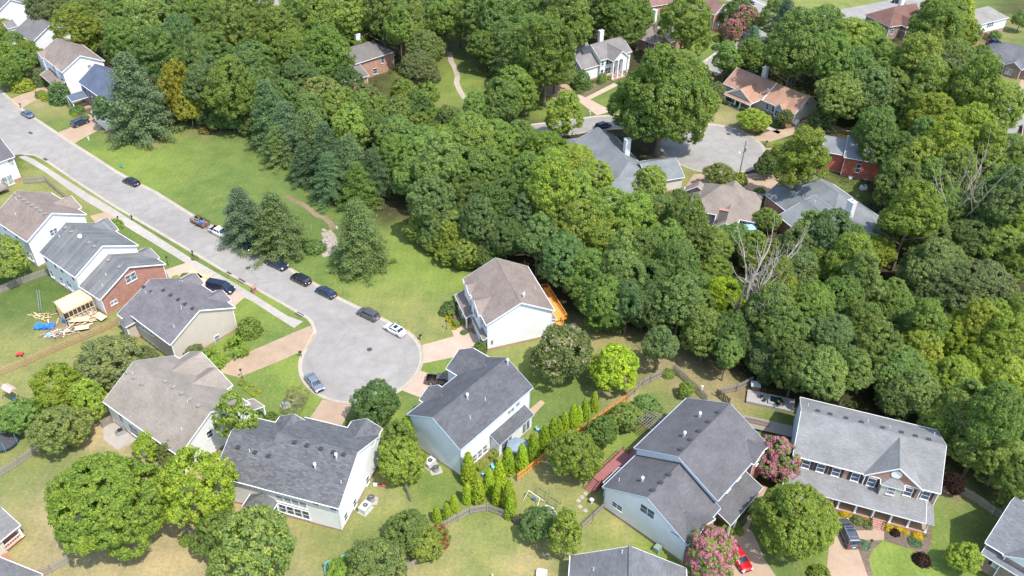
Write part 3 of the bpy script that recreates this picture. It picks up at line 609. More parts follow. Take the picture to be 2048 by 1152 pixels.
h.shed(-4.4,-1.2,-8.6,-6.05,3.0,3.9,TAUPE,'y-'); h.box('wall_bay',-4.2,-1.4,-8.3,-6.1,0,2.9,WHITE)
h.done()
# --- grey roof, white walls
h=House('house','white house with streaky grey roof and satellite dish, left of the brick gable house',-84.14,137.42,323.0,W1)
b=h.block(-6.48,6.48,-6.79,6.79,6.74,10.32,GREYR,WHITE)
g=h.xg(b,'y+',Q('r3',650,35),3.0,.8,GREYR,WHITE)
for q in ((303,112),(354,145),(503,238),(550,270)): h.vp(Q('r3',*q),b,mat=VENTL)
h.vp(Q('r3',431,190),b,'dish'); h.vp(Q('r3',253,187),b,'pipe')
for q in ((140,380),(220,440),(275,478),(372,545)): h.wpx(b,'y-',Q('r3',*q),w=.9,h=1.0,ny=1)
for q in ((188,500),(272,560),(330,590),(348,610)): h.wpx(b,'y-',Q('r3',*q),w=.9,h=1.6)
h.done()
# --- brick gable house
h=House('house','brick-gabled house with grey roof, joined by the half-built lumber addition',-76.21,132.4,324.1,W1)
b=h.block(-3.62,3.62,-7.24,7.24,4.3,7.75,GREYR,{'x+':BRICK,'*':WHITE})
g=h.xg(b,'y+',Q('r3',1030,275),2.7,.6,GREYR,{'x+':BRICK,'*':WHITE})
for q in ((668,388),(760,447)): h.vp(Q('r3',*q),b,mat=VENTL)
h.vp(Q('r3',650,515),b,'pipe'); h.vp(Q('r3',620,607),b,'pipe')
h.wpx(b,'x+',Q('r3',860,533),w=2.1,h=1.6,nx=2,muntins=True); h.wpx(b,'x+',Q('r3',715,745),w=1.3,h=.75,nx=2,ny=1,muntins=True)
h.wpx(b,'y-',Q('r3',525,770),w=.9,h=1.2)
h.done()
# --- beige house with slate purple roof
h=House('house','beige sided house with slate purple roof beside the parked dark van',-60.3,120.3,321.2,W1)
b=h.block(-6.2,6.35,-6.85,6.8,5.3,8.9,PURPLE,BEIGE,rake=(0,1))
b2=h.block(-9.4,-6.0,-7.9,6.8,4.55,8.15,PURPLE,BEIGE,rp=-.1,found=0,rake=(1,0))
b3=h.block(-7.6,-5.4,-8.8,-4.2,4.1,5.4,PURPLE,BEIGE,ax='y',hip=(1,0))
g=h.xg(b,'y+',Q('r4',1300,230),2.3,.9,PURPLE,BEIGE); g2=h.xg(b,'y+',Q('r4',905,80),2.4,.7,PURPLE,BEIGE)
for q in ((618,236),(703,290),(787,342),(868,393),(952,445)): h.vp(Q('r4',*q),b)
for q in ((388,198),(482,250)): h.vp(Q('r4',*q),b2)
h.vp(Q('r4',825,440),b,'pipe'); h.vp(Q('r4',415,268),b2,'pipe'); h.vp(Q('r4',738,660),b,'pipe')
h.wpx(b,'x+',Q('r4',1235,790),w=.95,h=1.5,muntins=True)
for i in range(4): h.wpx(b,'y-',Q('r4',425+i*44,825+i*34),w=.8,h=1.7)
for i in range(4): h.wpx(b,'y-',Q('r4',345+i*45,640+i*31),w=.85,h=.7,ny=1)
h.done()
# --- big taupe/beige roof, white walls
h=House('house','white house with broad plain beige roof above the pale green sapling',-54.31,97.36,325.0,W1)
b=h.block(-9.6,9.9,-6.9,6.9,5.1,8.9,BEIGER,WHITE)
g=h.xg(b,'y+',Q('r5',1185,170),3.6,1.2,BEIGER,WHITE); g2=h.xg(b,'y+',Q('r5',985,55),3.8,2.2,BEIGER,WHITE)
for q in ((262,266),(630,353),(707,408),(785,466),(862,524),(946,585),(405,375)): h.vp(Q('r5',*q),b,mat=VENTL)
for q in ((316,280),(845,552),(785,820)): h.vp(Q('r5',*q),b,'pipe')
h.vp(Q('r5',332,315),b,'box',VENTL)
h.shed(7.2,10.2,6.5,9.3,2.7,3.9,BEIGER,'y+'); h.column(10.0,9.1,0,2.6); h.column(7.4,9.1,0,2.6)
h.win(b,'y-',-6,3.2,w=.9,h=1.5); h.win(b,'y-',-3,2,w=2.2,h=2.2,nx=2); h.win(b,'y-',6.8,2,w=.9,h=1.4)
h.shed(-.2,2.4,-8.2,-6.5,3.0,3.8,BEIGER,'y-'); h.box('wall_bay',0,2.2,-8.0,-6.5,0,2.9,WHITE)
h.win(b,'x+',-1,4.6,w=.9,h=1.4)
h.done()
# --- charcoal roof, big rear windows
h=House('house','white house with charcoal roof and two-storey bank of rear windows',-27.47,84.66,344.1,W1)
b=h.block(-7.4,5.66,-7.26,7.26,6.0,9.98,CHAR,WHITE,rake=(0,1))
b2=h.block(-14.6,-6.6,-7.25,4.9,6.005,9.3,CHAR,WHITE,rake=(1,0))
g=h.xg(b,'y+',Q('r6',1230,175),2.6,1.5,CHAR,WHITE); g2=h.xg(b2,'y+',Q('r6',700,85),2.7,1.4,CHAR,WHITE,uc=-8.4)
for q in ((655,350),(757,375),(872,402),(974,430),(1060,450)): h.vp(Q('r6',*q),b)
for q in ((192,392),(332,432),(443,461)): h.vp(Q('r6',*q),b2)
h.vp(Q('r6',825,560),b,'flue'); h.vp(Q('r6',1000,480),b,'flue'); h.vp(Q('r6',285,425),b2,'pipe'); h.vp(Q('r6',1038,680),b,'pipe')
for i in range(4):
    h.wpx(b,'y-',Q('r6',533+i*64,808+i*18),w=1.05,h=1.3,ny=1,glass=BLIND); h.wpx(b,'y-',Q('r6',557+i*64,890+i*18),w=1.05,h=1.7)
h.wpx(b,'y-',Q('r6',828,845),w=.95,h=1.0,ny=2); h.wpx(b,'y-',Q('r6',972,887),w=.95,h=.9,ny=2)
for i in range(4): h.wpx(b,'y-',Q('r6',515+i*66,747+i*18),w=.95,h=.55,ny=1)
h.wpx(b,'x+',Q('r6',1253,660),w=.9,h=1.5); h.wpx(b,'x+',Q('r6',1148,848),w=.9,h=1.5); h.wpx(b,'x+',Q('r6',1075,960),w=.9,h=1.5)
x,y=h.L(*Q('r6',390,830),3.2)
bb=h.block(x-2.3,x+2.3,y-1.8,-6.6,3.2,4.4,CHAR,WHITE,ax='y',hip=(1,0),o=.25,found=.3)
for i in range(3): h.win(bb,'y-',x-1.25+i*.75,1.75,w=.55,h=1.8,ny=1)
h.win(bb,'x+',y-.2,1.8,w=.9,h=1.5)
h.steps(x+2.6,y-.6,.9,1.2,4,(.0,-1),GREYWOOD); h.rail([(x+3.2,y-1.8),(x+3.2,y+.6)],.4,mat=GREYWOOD)
h.done()
# --- dark slate roof house
h=House('house','white house with dark slate roof beside the cone evergreens row',-6.25,97.1,51.05,W1)
b=h.block(-8.88,8.88,-5.7,5.7,6.87,10.1,DARKR,{'x-':M_siding('shaded_white_siding',(.74,.76,.77)),'*':WHITE},trim=BLUETRIM)  # white siding; the gable's bluish shade is mixed into its x- colour
g=h.xg(b,'y+',Q('r7',545,62),3.4,2.6,DARKR,WHITE); g2=h.xg(b,'y+',Q('r7',215,338),2.2,.9,DARKR,WHITE)
h.vp(Q('r7',575,455),b,'flue'); h.vp(Q('r7',918,160),b,'flue'); h.vp(Q('r7',727,470),b,'pipe'); h.vp(Q('r7',598,625),b,'pipe')
for i in range(3): h.wpx(b,'y-',Q('r7',635+i*44,965-i*40),w=.85,h=1.7,muntins=True)
h.wpx(b,'y-',Q('r7',945,565),w=1.6,h=1.1,nx=2,ny=1,glass=BLIND); h.wpx(b,'y-',Q('r7',1003,510),w=.9,h=1.1,ny=1,glass=BLIND)
x0,_=h.L(*Q('r7',790,830),2.7); x1,_=h.L(*Q('r7',1087,568),2.7)
h.shed(x0,x1,-7.4,-5.3,2.9,3.9,DARKR,'y-',trim=BLUETRIM); h.box('wall_extension',x0+.25,x1-.25,-7.1,-5.35,0,2.85,WHITE)
for a,w in ((x0+1.6,1.5),(x0+2.9,.8),(x1-1.3,.8),(x1-2.3,.8)):
    m=MB(); m.box(a-w/2-.08,a+w/2+.08,-.07,0,.3,2.45,TRIM); f=m.build('window',h.e,loc=(0,-7.1,0)); k=MB(); n=max(1,int(w/.4))
    for i in range(n):
        for j in range(4): k.box(a-w/2+w*i/n+.03,a-w/2+w*(i+1)/n-.03,-.085,-.07,.42+j*.5,.86+j*.5,GLASS)
    k.build('pane',f)
h.win(b,'y-',7.6,2.2,w=.8,h=1.3,glass=BLIND)
h.done()
# --- taupe roof white house with orange deck
h=House('house','white house with taupe roof, front porch and bright orange rear deck',-.77,125.51,290.0,W1)
b=h.block(-7.28,7.28,-6.62,6.62,6.48,9.98,TAUPE,WHITE)
g=h.xg(b,'y-',Q('r8',250,360),2.0,.35,TAUPE,WHITE,k=.9); g2=h.xg(b,'y-',Q('r8',370,520),2.7,.5,TAUPE,WHITE,k=1.0)
h.vp(Q('r8',832,450),b,'pipe'); h.vp(Q('r8',825,500),b,'flue'); h.vp(Q('r8',940,405),b,'pipe')
for a in (-5.2,-4.1,-1.9,-.8,4.2,5.4): h.win(b,'y-',a,4.9,w=.85,h=1.35,off=.02)
for a in (1.1,2.1): h.win(g2,'y-',a,4.9,w=.8,h=1.3)
h.shed(-7.3,.1,-8.4,-6.2,2.9,3.8,TAUPE,'y-'); h.shed(.15,7.0,-7.2,-6.2,2.75,3.25,TAUPE,'y-')
for a in (-7.1,-4.8,-2.5,-.15): h.column(a,-8.15,.35,2.75)
h.box('porch_floor',-7.3,.1,-8.3,-6.25,0,.35,FOUND); h.rail([(-7.1,-8.15),(-1.6,-8.15)],.35,.8); h.steps(-.8,-8.3,.35,1.3,2,(0,-1),FOUND)
h.door(b,'y-',-.4,z0=.35); h.garage(b,'y-',3.6,w=4.8,off=.02)
h.box('wall_utility_meter',6.9,7.0,-5.6,-5.2,1.4,2.3,STEEL)
for a in (-1,-.2): h.win(b,'x+',a+2,1.0,w=.01,h=.01) if False else None
dk=MB(); dk.box(-6.0,4.2,6.25,10.6,1.0,1.15,WOODD); dk.box(4.2,5.3,7.9,9.4,.65,.8,WOODD)
dk.build('deck',h.e); h.rail([(-6.0,6.3),(-6.0,10.55),(4.15,10.55),(4.15,9.5)],1.15,.95,WOODD); h.rail([(4.2,7.9),(5.3,7.9)],.8,.95,WOODD); h.rail([(4.2,9.4),(5.3,9.4)],.8,.95,WOODD); h.steps(5.3,8.65,.75,1.4,3,(1,0),WOODD)
h.box('wall_bay',3.2,6.2,6.2,7.3,0,3.3,WHITE); h.shed(3.0,6.5,6.1,7.5,3.4,4.0,TAUPE,'y+')
h.done()
# --- graphite two part house
PB=M_siding('lifted_white_siding',(.82,.82,.82))  # white siding for the shaded gable side, its colour lightened against the shade
h=House('house','large two-part house with graphite roof, white gable wall and red rear deck',29.46,88.68,48.4,W1)
b=h.block(-7.37,7.37,-7.38,7.38,6.4,10.2,SMOOTH,{'y-':BRICK,'*':WHITE},trim=BLUETRIM)
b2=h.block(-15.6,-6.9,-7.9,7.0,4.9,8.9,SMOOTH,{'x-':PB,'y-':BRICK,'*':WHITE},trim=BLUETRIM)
g=h.xg(b,'y-',Q('s1',1245,405),2.6,.5,SMOOTH,BRICK,uc=4.9); g2=h.xg(b2,'y-',Q('s1',900,900),3.1,.5,SMOOTH,BRICK,uc=-12.2)
for q in ((885,162),(817,230),(748,298),(687,359),(619,431)): h.vp(Q('s1',*q),b)
for q in ((532,611),(475,669),(419,723)): h.vp(Q('s1',*q),b2)
h.vp(Q('s1',642,335),b,'flue'); h.vp(Q('s1',752,195),b,'flue'); h.vp(Q('s1',340,660),b2,'flue'); h.vp(Q('s1',173,655),b2,'pipe')
h.wpx(b2,'x-',Q('s1',160,836),w=1.7,h=1.0,nx=2,ny=2); h.wpx(b2,'x-',Q('s1',378,873),w=2.3,h=1.6,nx=2,ny=2)
h.shed(-7.4,2.0,-10.2,-6.9,3.3,4.5,SMOOTH,'y-'); h.box('porch_wall',-5.0,1.6,-9.6,-7.0,0,3.1,BRICK)
for a in (-6.9,-5.2): h.column(a,-9.9,.1,3.1)
for a in (-3,0): h.win(b,'y-',a-.2,5.4,w=1.0,h=1.4)
h.win(g,'y-',4.3,5.4,w=.9,h=1.4); h.win(g,'y-',5.5,5.4,w=.9,h=1.4); h.win(b,'y-',3.4,2,w=1.2,h=1.8)
h.win(b,'x-',5.6,6.2,w=.01,h=.01) if False else None
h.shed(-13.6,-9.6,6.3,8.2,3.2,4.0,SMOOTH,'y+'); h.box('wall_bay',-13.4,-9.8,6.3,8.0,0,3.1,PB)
# red deck with railings and stairs
dk=MB(); dk.box(-12.4,-4.6,6.6,10.9,.95,1.1,REDD); dk.box(-4.6,4.3,7.0,9.7,.95,1.1,REDD); dk.build('deck',h.e)
h.rail([(4.2,9.65),(-4.65,9.65),(-4.65,10.85),(-12.35,10.85)],1.1,.9,REDD); h.rail([(-12.35,6.9),(-12.35,9.2)],1.1,.9,REDD)
h.steps(-12.4,10.1,1.0,1.6,6,(-1,0),REDD)
for yy_ in (9.3,10.9):
    m=MB(); m.bar((-12.4,yy_,1.95),(-14.2,yy_,1.0),.1,REDD,.07); m.bar((-14.2,yy_,0),(-14.2,yy_,1.0),.1,REDD); m.bar((-12.4,yy_,1.1),(-12.4,yy_,1.95),.1,REDD); m.build('stair_rail',h.e)
h.done()
# --- brick house with long porch
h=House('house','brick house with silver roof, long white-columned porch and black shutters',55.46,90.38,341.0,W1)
b=h.block(-10.56,10.56,-6.66,6.66,6.0,9.46,SILVER,{'x-':M_siding('shade_siding',(.62,.67,.72)),'x+':WHITE,'y+':WHITE,'*':BRICK},o=.22)  # x- siding colour holds the blue shade of that wall
g=h.xg(b,'y-',None,4.2,.3,SILVER,BRICK,uc=4.0,k=1.49)
for q in ((288,168),(383,192),(505,223),(623,253),(787,297),(930,332),(1037,360),(1140,387)): h.vp(Q('s2',*q),b)
for q in ((213,125),(672,250),(838,297),(1181,348)): h.vp(Q('s2',*q),b,'pipe')
WA,WZ=[],4.75
for q in ((203,558),(316,590),(433,622),(583,655)): a,z=h.wp(b,'y-',Q('s2',*q)); h.win(b,'y-',a,4.68,w=1.05,h=1.6,shut=True,off=.02)
a,z=h.wp(b,'y-',Q('s2',1120,803)); h.win(b,'y-',a,4.68,w=1.05,h=1.6,shut=True,off=.02)
for q in ((710,687),(990,766)): a,z=h.wp(g,'y-',Q('s2',*q)); h.win(g,'y-',a,4.72,w=1.05,h=1.6,shut=True)
gx=(h.B[g]['x0']+h.B[g]['x1'])/2; gy=h.B[g]['y0']
by=h.block(gx-1.75,gx+1.55,gy-.9,gy+.6,6.0,6.9,SILVER,M_siding('putty_siding',(.50,.47,.40)),ax='y',hip=(1,0),o=.2,z0=3.3,found=0)
h.win(by,'y-',gx-.1,5.0,w=1.0,h=1.4,muntins=True)
m=MB(); m.tube((gx,gy+.27,7.6),(gx,gy+.2,7.6),.75,.75,TRIM,18); m.build('arched_louvre',h.e)
py0=-10.3; xp0=h.L(*Q('s2',460,800),3)[0]
h.shed(-11.1,9.3,py0,-6.4,2.9,3.72,SILVER,'y-')
m=MB(); m.hexa([(9.3,-6.42,3.5),(9.3,-6.42,3.71),(9.3,py0,2.89),(9.3,py0,2.76)],[(10.5,-6.42,2.9),(10.5,-6.42,2.92),(10.5,py0,2.88),(10.5,py0,2.76)],SILVER); m.build('roof_end',h.e)
h.box('porch_floor',xp0-.3,10.1,py0+.25,-6.3,0,.62,BRICK); h.box('porch_deck',xp0-.2,10.0,py0+.32,-6.32,.62,.66,M_siding('porch_boards',(.40,.27,.17),.15))
for i in range(6): h.column(xp0+.15+(9.8-xp0-.15)*i/5,py0+.5,.66,2.9,.26)
for a in (-1.5,1.2,6.0,8.2): h.win(b,'y-',a,1.9,w=1.0,h=1.7,off=.02)
h.door(b,'y-',3.6,z0=.66,off=.02); sx=h.L(*Q('v6',660,790),.3)[0]
h.steps(sx,py0+.25,.62,1.9,4,(0,-1),BRICK); h.rail([(sx-1.0,py0+.2),(sx-1.0,py0-1.0)],.3,.9,M_plain('iron_rail',(.09,.06,.05),.5)); h.rail([(sx+1.0,py0+.2),(sx+1.0,py0-1.0)],.3,.9,M_plain('iron_rail',(.09,.06,.05),.5))
h.box('garage_front',-11.0,xp0-.6,py0+.5,-6.3,0,2.85,BRICK); bgi=len(h.B); h.B.append(dict(x0=-11,x1=xp0-.6,y0=py0+.5,y1=-6.3,o=0)); h.garage(bgi,'y-',-7.2,w=4.6,off=.02)
h.done()
# --- brick house cut by the right edge
h=House('house','brick house with grey roof and white awning gable at the right edge',0,0,0,W1)
p=P(1969.5,1085,5.6); gd=math.degrees(math.atan2(.712,.702)); h.e.location=(p.x,p.y,0); h.e.rotation_euler.z=R(gd)
GSP=M_shingle('grey_speck_shingle',(.18,.182,.19),.32)
b=h.block(0,11.4,-16,0,5.6,9.6,GSP,BRICK3,ax='y')
g=h.xg(b,'x-',None,3.0,.35,GSP,BRICK3,uc=-5.6)
m=MB(); m.poly([(-.09,-8.3,5.5),(-.09,-2.9,5.5),(-.09,-5.6,7.35)],TRIM); m.build('gable_panel',h.e)
h.shed(-1.0,.5,-16,-.3,4.3,5.0,GSP,'x-')
h.win(b,'x-',-2.6,2.9,w=1.1,h=1.7,shut=True,glass=BLIND); h.win(b,'x-',-8.0,2.9,w=1.1,h=1.7,shut=True,glass=BLIND)
h.done()
# --- dark roof at the bottom edge
h=House('house','single-storey house with dark grey shingle roof at the bottom edge',0,0,0,W1)
p=P(1141,1111,3.2); q=P(1372,1136,3.2); d=q-p; h.e.location=(p.x,p.y,0); h.e.rotation_euler.z=math.atan2(d.y,d.x)
b=h.block(0,d.length,-15,0,3.2,6.75,M_shingle('bottom_grey_shingle',(.15,.152,.158),.3),WHITE,ax='y')
h.vp((1244,1105),b,'pipe'); h.vp((1187,1140),b,'pipe')
m=MB(); m.bar((d.length/2,0.02,6.82),(d.length/2,-15,6.82),.5,M_shingle('bottom_grey_shingle',(.2,.2,.2)),.08); m.build('ridge_vent',h.e); h.done()
# --- porch house bottom-left
PORCHR=M_shingle('mid_grey_shingle',(.19,.185,.185),.3)
h=House('house','pale house with grey roof and wooden back porch at the left edge near the bottom',0,0,0,W1)
p=P(*Q('v3',122,845),3.0); q=P(*Q('v3',0,735),3.0); h.e.location=(p.x,p.y,0)
a=P(*Q('v3',0,945),3.0); d=p-a; h.e.rotation_euler.z=math.atan2(d.y,d.x)
b=h.block(-12,0,0,6.2,3.0,5.0,PORCHR,WHITE,hip=(0,0),nowall=True,rp=3.1)
h.box('wall',-12,-2.9,.3,5.9,0,3.2,CREAM); h.column(-.35,.35,.5,2.9,.3); h.column(-.35,5.8,.5,2.9,.3)
m=MB(); m.box(-3.0,0,.2,6,.35,.5,M_siding('porch_cedar',(.40,.20,.12),.15)); m.build('porch_deck',h.e)
h.rail([(-3,.35),(-.35,.35),(-.35,5.8)],.5,.9,TRIM); h.steps(-5.0,.2,.5,3.2,5,(0,-1),M_siding('porch_cedar',(.40,.20,.12),.15))
h.done()
# --- roof corner at the bottom left edge
h=House('house','grey roof corner cut by the bottom edge near the left porch house',0,0,0,W1)
p=P(60,1139,3.0); h.e.location=(p.x,p.y,0); h.e.rotation_euler.z=R(-20); h.block(-7,2.2,-8,0,3.0,5.2,PORCHR,CREAM,hip=(1,1)); h.done()
# --- upper left row
h=House('house','white house with taupe roof and dormers beside the navy-roofed house',-126.05,229.43,313.8,W1)
b=h.block(-8.54,8.54,-5.92,5.92,7.6,10.79,TAUPE,WHITE)
g=h.xg(b,'y-',Q('r1',330,440),2.3,.6,TAUPE,WHITE); g2=h.xg(b,'y-',Q('r1',440,560),1.4,.3,TAUPE,WHITE,k=1)
h.wpx(b,'x+',Q('r1',765,577),w=.95,h=1.6,glass=BLIND)
for a in (-6.6,-5.2,0.6,1.6,5.2,6.6): h.win(b,'y-',a,5.9,w=.9,h=1.4,off=.65 if a<-4 else .02)
h.shed(-4,8.2,-8.6,-5.5,3.6,4.7,TAUPE,'y-'); h.column(8,-8.4,0,3.4); h.column(4.5,-8.4,0,3.4); h.garage(b,'y-',-1,w=4.8,off=.02)
dk=MB(); dk.box(-2,8.4,5.6,8.8,2.2,2.4,REDD); dk.box(5.5,8.4,8.8,10.5,1.4,1.55,REDD); dk.build('deck',h.e); h.rail([(-2,8.7),(5.4,8.7)],2.4,1,REDD); h.rail([(8.4,6),(8.4,10.4),(5.6,10.4)],1.8,1,REDD)
h.done()
h=House('house','white house with pale grey roof, second from the top left corner',-144.79,253.15,317.3,W1)
b=h.block(-6.42,6.42,-6.65,6.65,5.8,9.58,M_shingle('stone_grey_shingle',(.17,.162,.155),.15),WHITE); h.xg(b,'y-',(49,33),2.6,.6,M_shingle('stone_grey_shingle',(.2,.2,.2)),WHITE); h.vp(Q('r1',430,190),b,'pipe'); h.done()
h=House('house','white gabled house cut by the top left corner',-167.3,274.75,319.6,W1)
h.block(-6.07,6.07,-6.06,6.06,5.8,9.27,M_shingle('stone_grey_shingle',(.2,.2,.2)),WHITE); h.done()
h=House('house','white house with brick base and double windows at the street corner, left edge',0,0,0,W1)
e=P(30,313,6.4); e2=P(0,281,6.4); gpt=P(51.5,373,0); d2=P(0,324,6.4)-e; h.e.location=(e.x,e.y,0); h.e.rotation_euler.z=math.atan2(-d2.y,-d2.x)
b=h.block(-12,0,0,10,6.4,9.4,M_shingle('dark_grey_shingle',(.12,.112,.12),.2),WHITE,found=.9,fm=BRICK)
h.wpx(b,'y-',Q('r2',105,262),w=1.1,h=1.7,nx=1,glass=BLIND); h.wpx(b,'y-',Q('r2',75,437),w=2.3,h=2.3,nx=2,glass=BLIND)
dk=MB(); dk.box(-11,-4.6,-3.2,.35,1.2,1.35,GREYWOOD); dk.build('deck',h.e); h.rail([(-11,-3.1),(-4.7,-3.1),(-4.7,.3)],1.35,.9,GREYWOOD); h.done()
# --- navy roofed house behind the pine
h=House('house','house with navy blue roof and white porch, half hidden by the tall pine',0,0,0,W1)
a=P(*Q('r1',665,700),6.0); c=P(*Q('r1',870,845),6.0); d=c-a; h.e.location=(a.x,a.y,0); h.e.rotation_euler.z=math.atan2(d.y,d.x)
b=h.block(0,d.length+5,0,11.5,6.0,9.6,SLATEB,{'y-':BRICK3,'*':WHITE},hip=(0,1))
b2=h.block(d.length-1,d.length+7,-3.4,5,3.2,5.6,SLATEB,WHITE)
g=h.block(.6,4.6,-4.6,.3,3.2,4.4,SLATEB,WHITE,ax='y',nowall=True,found=0)
for a_ in (1.0,4.2): h.column(a_,-4.2,.2,3.1)
h.box('porch_floor',.7,4.5,-4.4,.3,0,.25,FOUND)
for a_ in (1.6,4.2,6.6): h.win(b,'y-',a_,4.6,w=.95,h=1.5,shut=True)
h.win(b,'y-',6.4,1.9,w=1.0,h=1.6); h.door(b,'y-',2.6,z0=.25); h.garage(b2,'y-',d.length+3,w=4.8); h.done()
# ---------------- beyond the wood
h=House('house','white columned portico house with grey roof and white chimney beyond the wood',26.75,245.28,35.9,W2)
b=h.block(-6.15,6.15,-5.1,5.1,6.0,9.14,M_shingle('ash_shingle',(.20,.185,.175),.14),WHITE)
l=h.L(*Q('w8',1080,378),8.6); g=h.block(l[0]-3.2,l[0]+3.2,-7.9,-.6,6.02,8.6,M_shingle('ash_shingle',(.2,.2,.2)),WHITE,ax='y',nowall=True,found=0)
m=MB(); m.poly([(l[0]-2.8,-7.5,5.9),(l[0]+2.8,-7.5,5.9),(l[0],-7.5,8.25)],TRIM); m.build('pediment',h.e)
for i in range(4): h.column(l[0]-2.8+5.6*i/3,-7.4,.4,5.85,.38)
h.box('porch_floor',l[0]-3.2,l[0]+3.2,-7.9,-4.7,0,.4,FOUND)
for a in (-5,-3.2): h.win(b,'y-',a,4.7,w=.8,h=1.3,off=.02); h.win(b,'y-',a,1.9,w=.9,h=1.8,off=.02)
for a in (l[0]-1.8,l[0]+1.8): h.win(b,'y-',a,4.7,w=.8,h=1.3,off=.02,shut=True); h.win(b,'y-',a,1.9,w=.9,h=1.8,off=.02)
h.door(b,'y-',l[0],z0=.4,off=.02)
b2=h.block(-12.4,-5.7,-4.4,3.2,4.3,6.9,M_shingle('ash_shingle',(.2,.2,.2)),WHITE); h.win(b2,'x-',-.6,4.0,w=.9,h=1.6); h.garage(b2,'x-',-1.2,w=2.9,off=.02)
b3=h.block(-8.6,-2.5,3.0,8.6,4.8,7.2,M_shingle('ash_shingle',(.2,.2,.2)),WHITE)
h.chimney(1.6,4.4,0,10.3,1.5,1.0); h.done()
h=House('house','brick house with taupe roof and white chimney right of the columned house',0,0,0,W2)
a=P(*Q('s7',85,470),3.6); c=P(*Q('s7',480,600),3.6); d=c-a; h.e.location=(a.x,a.y,0); h.e.rotation_euler.z=math.atan2(d.y,d.x)
b=h.block(0,d.length,0,14,3.6,7.4,BEIGER,{'y-':BRICK,'*':BRICK},hip=(1,1)); h.block(d.length-6,d.length+3,4,16,3.6,6.6,BEIGER,BRICK,ax='y')
h.wpx(b,'y-',Q('s7',245,560),w=.8,h=1.1); h.wpx(b,'y-',Q('s7',372,620),w=.9,h=1.8); h.chimney(2.3,11.5,0,9.2,1.3,1.0); h.done()
h=House('house','two-storey brick house with red-brown roof, white gable and garage beyond the lawn',0,0,0,W2)
a=P(*Q('s7',1295,205),5.4); c=P(*Q('s7',1515,130),5.4); d=c-a; h.e.location=(a.x,a.y,0); h.e.rotation_euler.z=math.atan2(d.y,d.x)
b=h.block(0,d.length,0,15,5.4,8.2,M_shingle('red_brown_shingle',(.23,.135,.115),.1),{'y-':BRICK2,'*':BRICK2},ax='y')
L_=d.length
m=MB(); m.poly([(.35,.34,5.15),(L_-.35,.34,5.15),(L_/2,.34,7.85)],TRIM); m.build('gable_panel',h.e)
h.win(b,'y-',L_*.52,4.0,w=1.0,h=1.7); h.garage(b,'y-',L_*.3,w=2.4); h.garage(b,'y-',L_*.74,w=2.4); h.chimney(L_/2,13,0,9.6,1.5,1.2,BRICK2)
h.rail([(-2.5,-1.5),(L_*.4,-3.4)],0,1.6,M_plain('red_fence',(.42,.16,.10)),step=.2); h.done()
# ranch with tan roof
h=House('house','low grey ranch house with tan roof, gabled porch and tall white chimney',71.48,223.16,310.3,W2)
b=h.block(-12.3,12.3,-5.4,5.4,3.3,6.8,TERRA,{'x+':CREAM,'*':GREYS})
l=h.L(*Q('s3',565,450),5.6); l0=h.L(*Q('s3',345,515),3.0); l1=h.L(*Q('s3',705,660),3.0)
g=h.block(l0[0],l1[0],l1[1]-.1,-1.5,3.02,5.7,TERRA,GREYS,ax='y',nowall=True,found=0)
yy=l1[1]-.1; h.shed(l0[0]-.1,l1[0]+.1,yy-.8,yy+.35,2.7,3.25,TERRA,'y-'); xm=(l0[0]+l1[0])/2; hw=(l1[0]-l0[0])/2
m=MB(); m.poly([(l0[0]+.5,yy+.25,3.1),(l1[0]-.5,yy+.25,3.1),(xm,yy+.25,5.4)],GREYS); m.tube((xm,yy+.24,4.2),(xm,yy+.12,4.2),.42,.42,TRIM,16); m.tube((xm,yy+.12,4.2),(xm,yy+.10,4.2),.3,.3,GLASS,16); m.build('porch_gable',h.e)
for i,a in enumerate((0,.42,.62,1)): h.column(l0[0]+.2+(2*hw-.4)*a,yy-.35,.2,2.6,.26)
h.rail([(l0[0]+.2,yy-.35),(xm-.6,yy-.35)],.2,.85); h.rail([(xm+.8,yy-.35),(l1[0]-.2,yy-.35)],.2,.85)
h.box('porch_floor',l0[0],l1[0],yy-.7,-4.9,0,.2,CONC)
m=MB(); xx=h.L(*Q('s3',905,500),5.2)[0]+.2; 
for sg in (-1,):
    m.hexa([(xx-.18,-5.4,3.34),(xx+.18,-5.4,3.34),(xx+.18,0,6.84),(xx-.18,0,6.84)],[(xx-.18,-5.4,3.40),(xx+.18,-5.4,3.40),(xx+.18,0,6.90),(xx-.18,0,6.90)],M_plain('pale_flashing',(.7,.66,.6)))
m.build('roof_step',h.e)
cx,cy=h.L(*Q('s3',900,300),6.0); h.chimney(cx,1.6,0,9.1,1.3,1.3,CREAM)
gx=h.L(*Q('s3',1065,700),4.2)[0]; g3=h.block(gx-1.4,gx+1.4,-6.6,-3.4,3.32,4.9,TERRA,GREYS,ax='y',o=.2); h.win(g3,'y-',gx,1.9,w=1.9,h=1.7,nx=3,ny=1,off=.02)
for a in (3.2,5.2,11): h.win(b,'y-',a,1.9,w=.8,h=1.6)
h.win(b,'x+',0,4.6,w=.9,h=.9); h.steps(12.1,-3.2,1.2,1.4,5,(0,-1),TRIM); h.done()
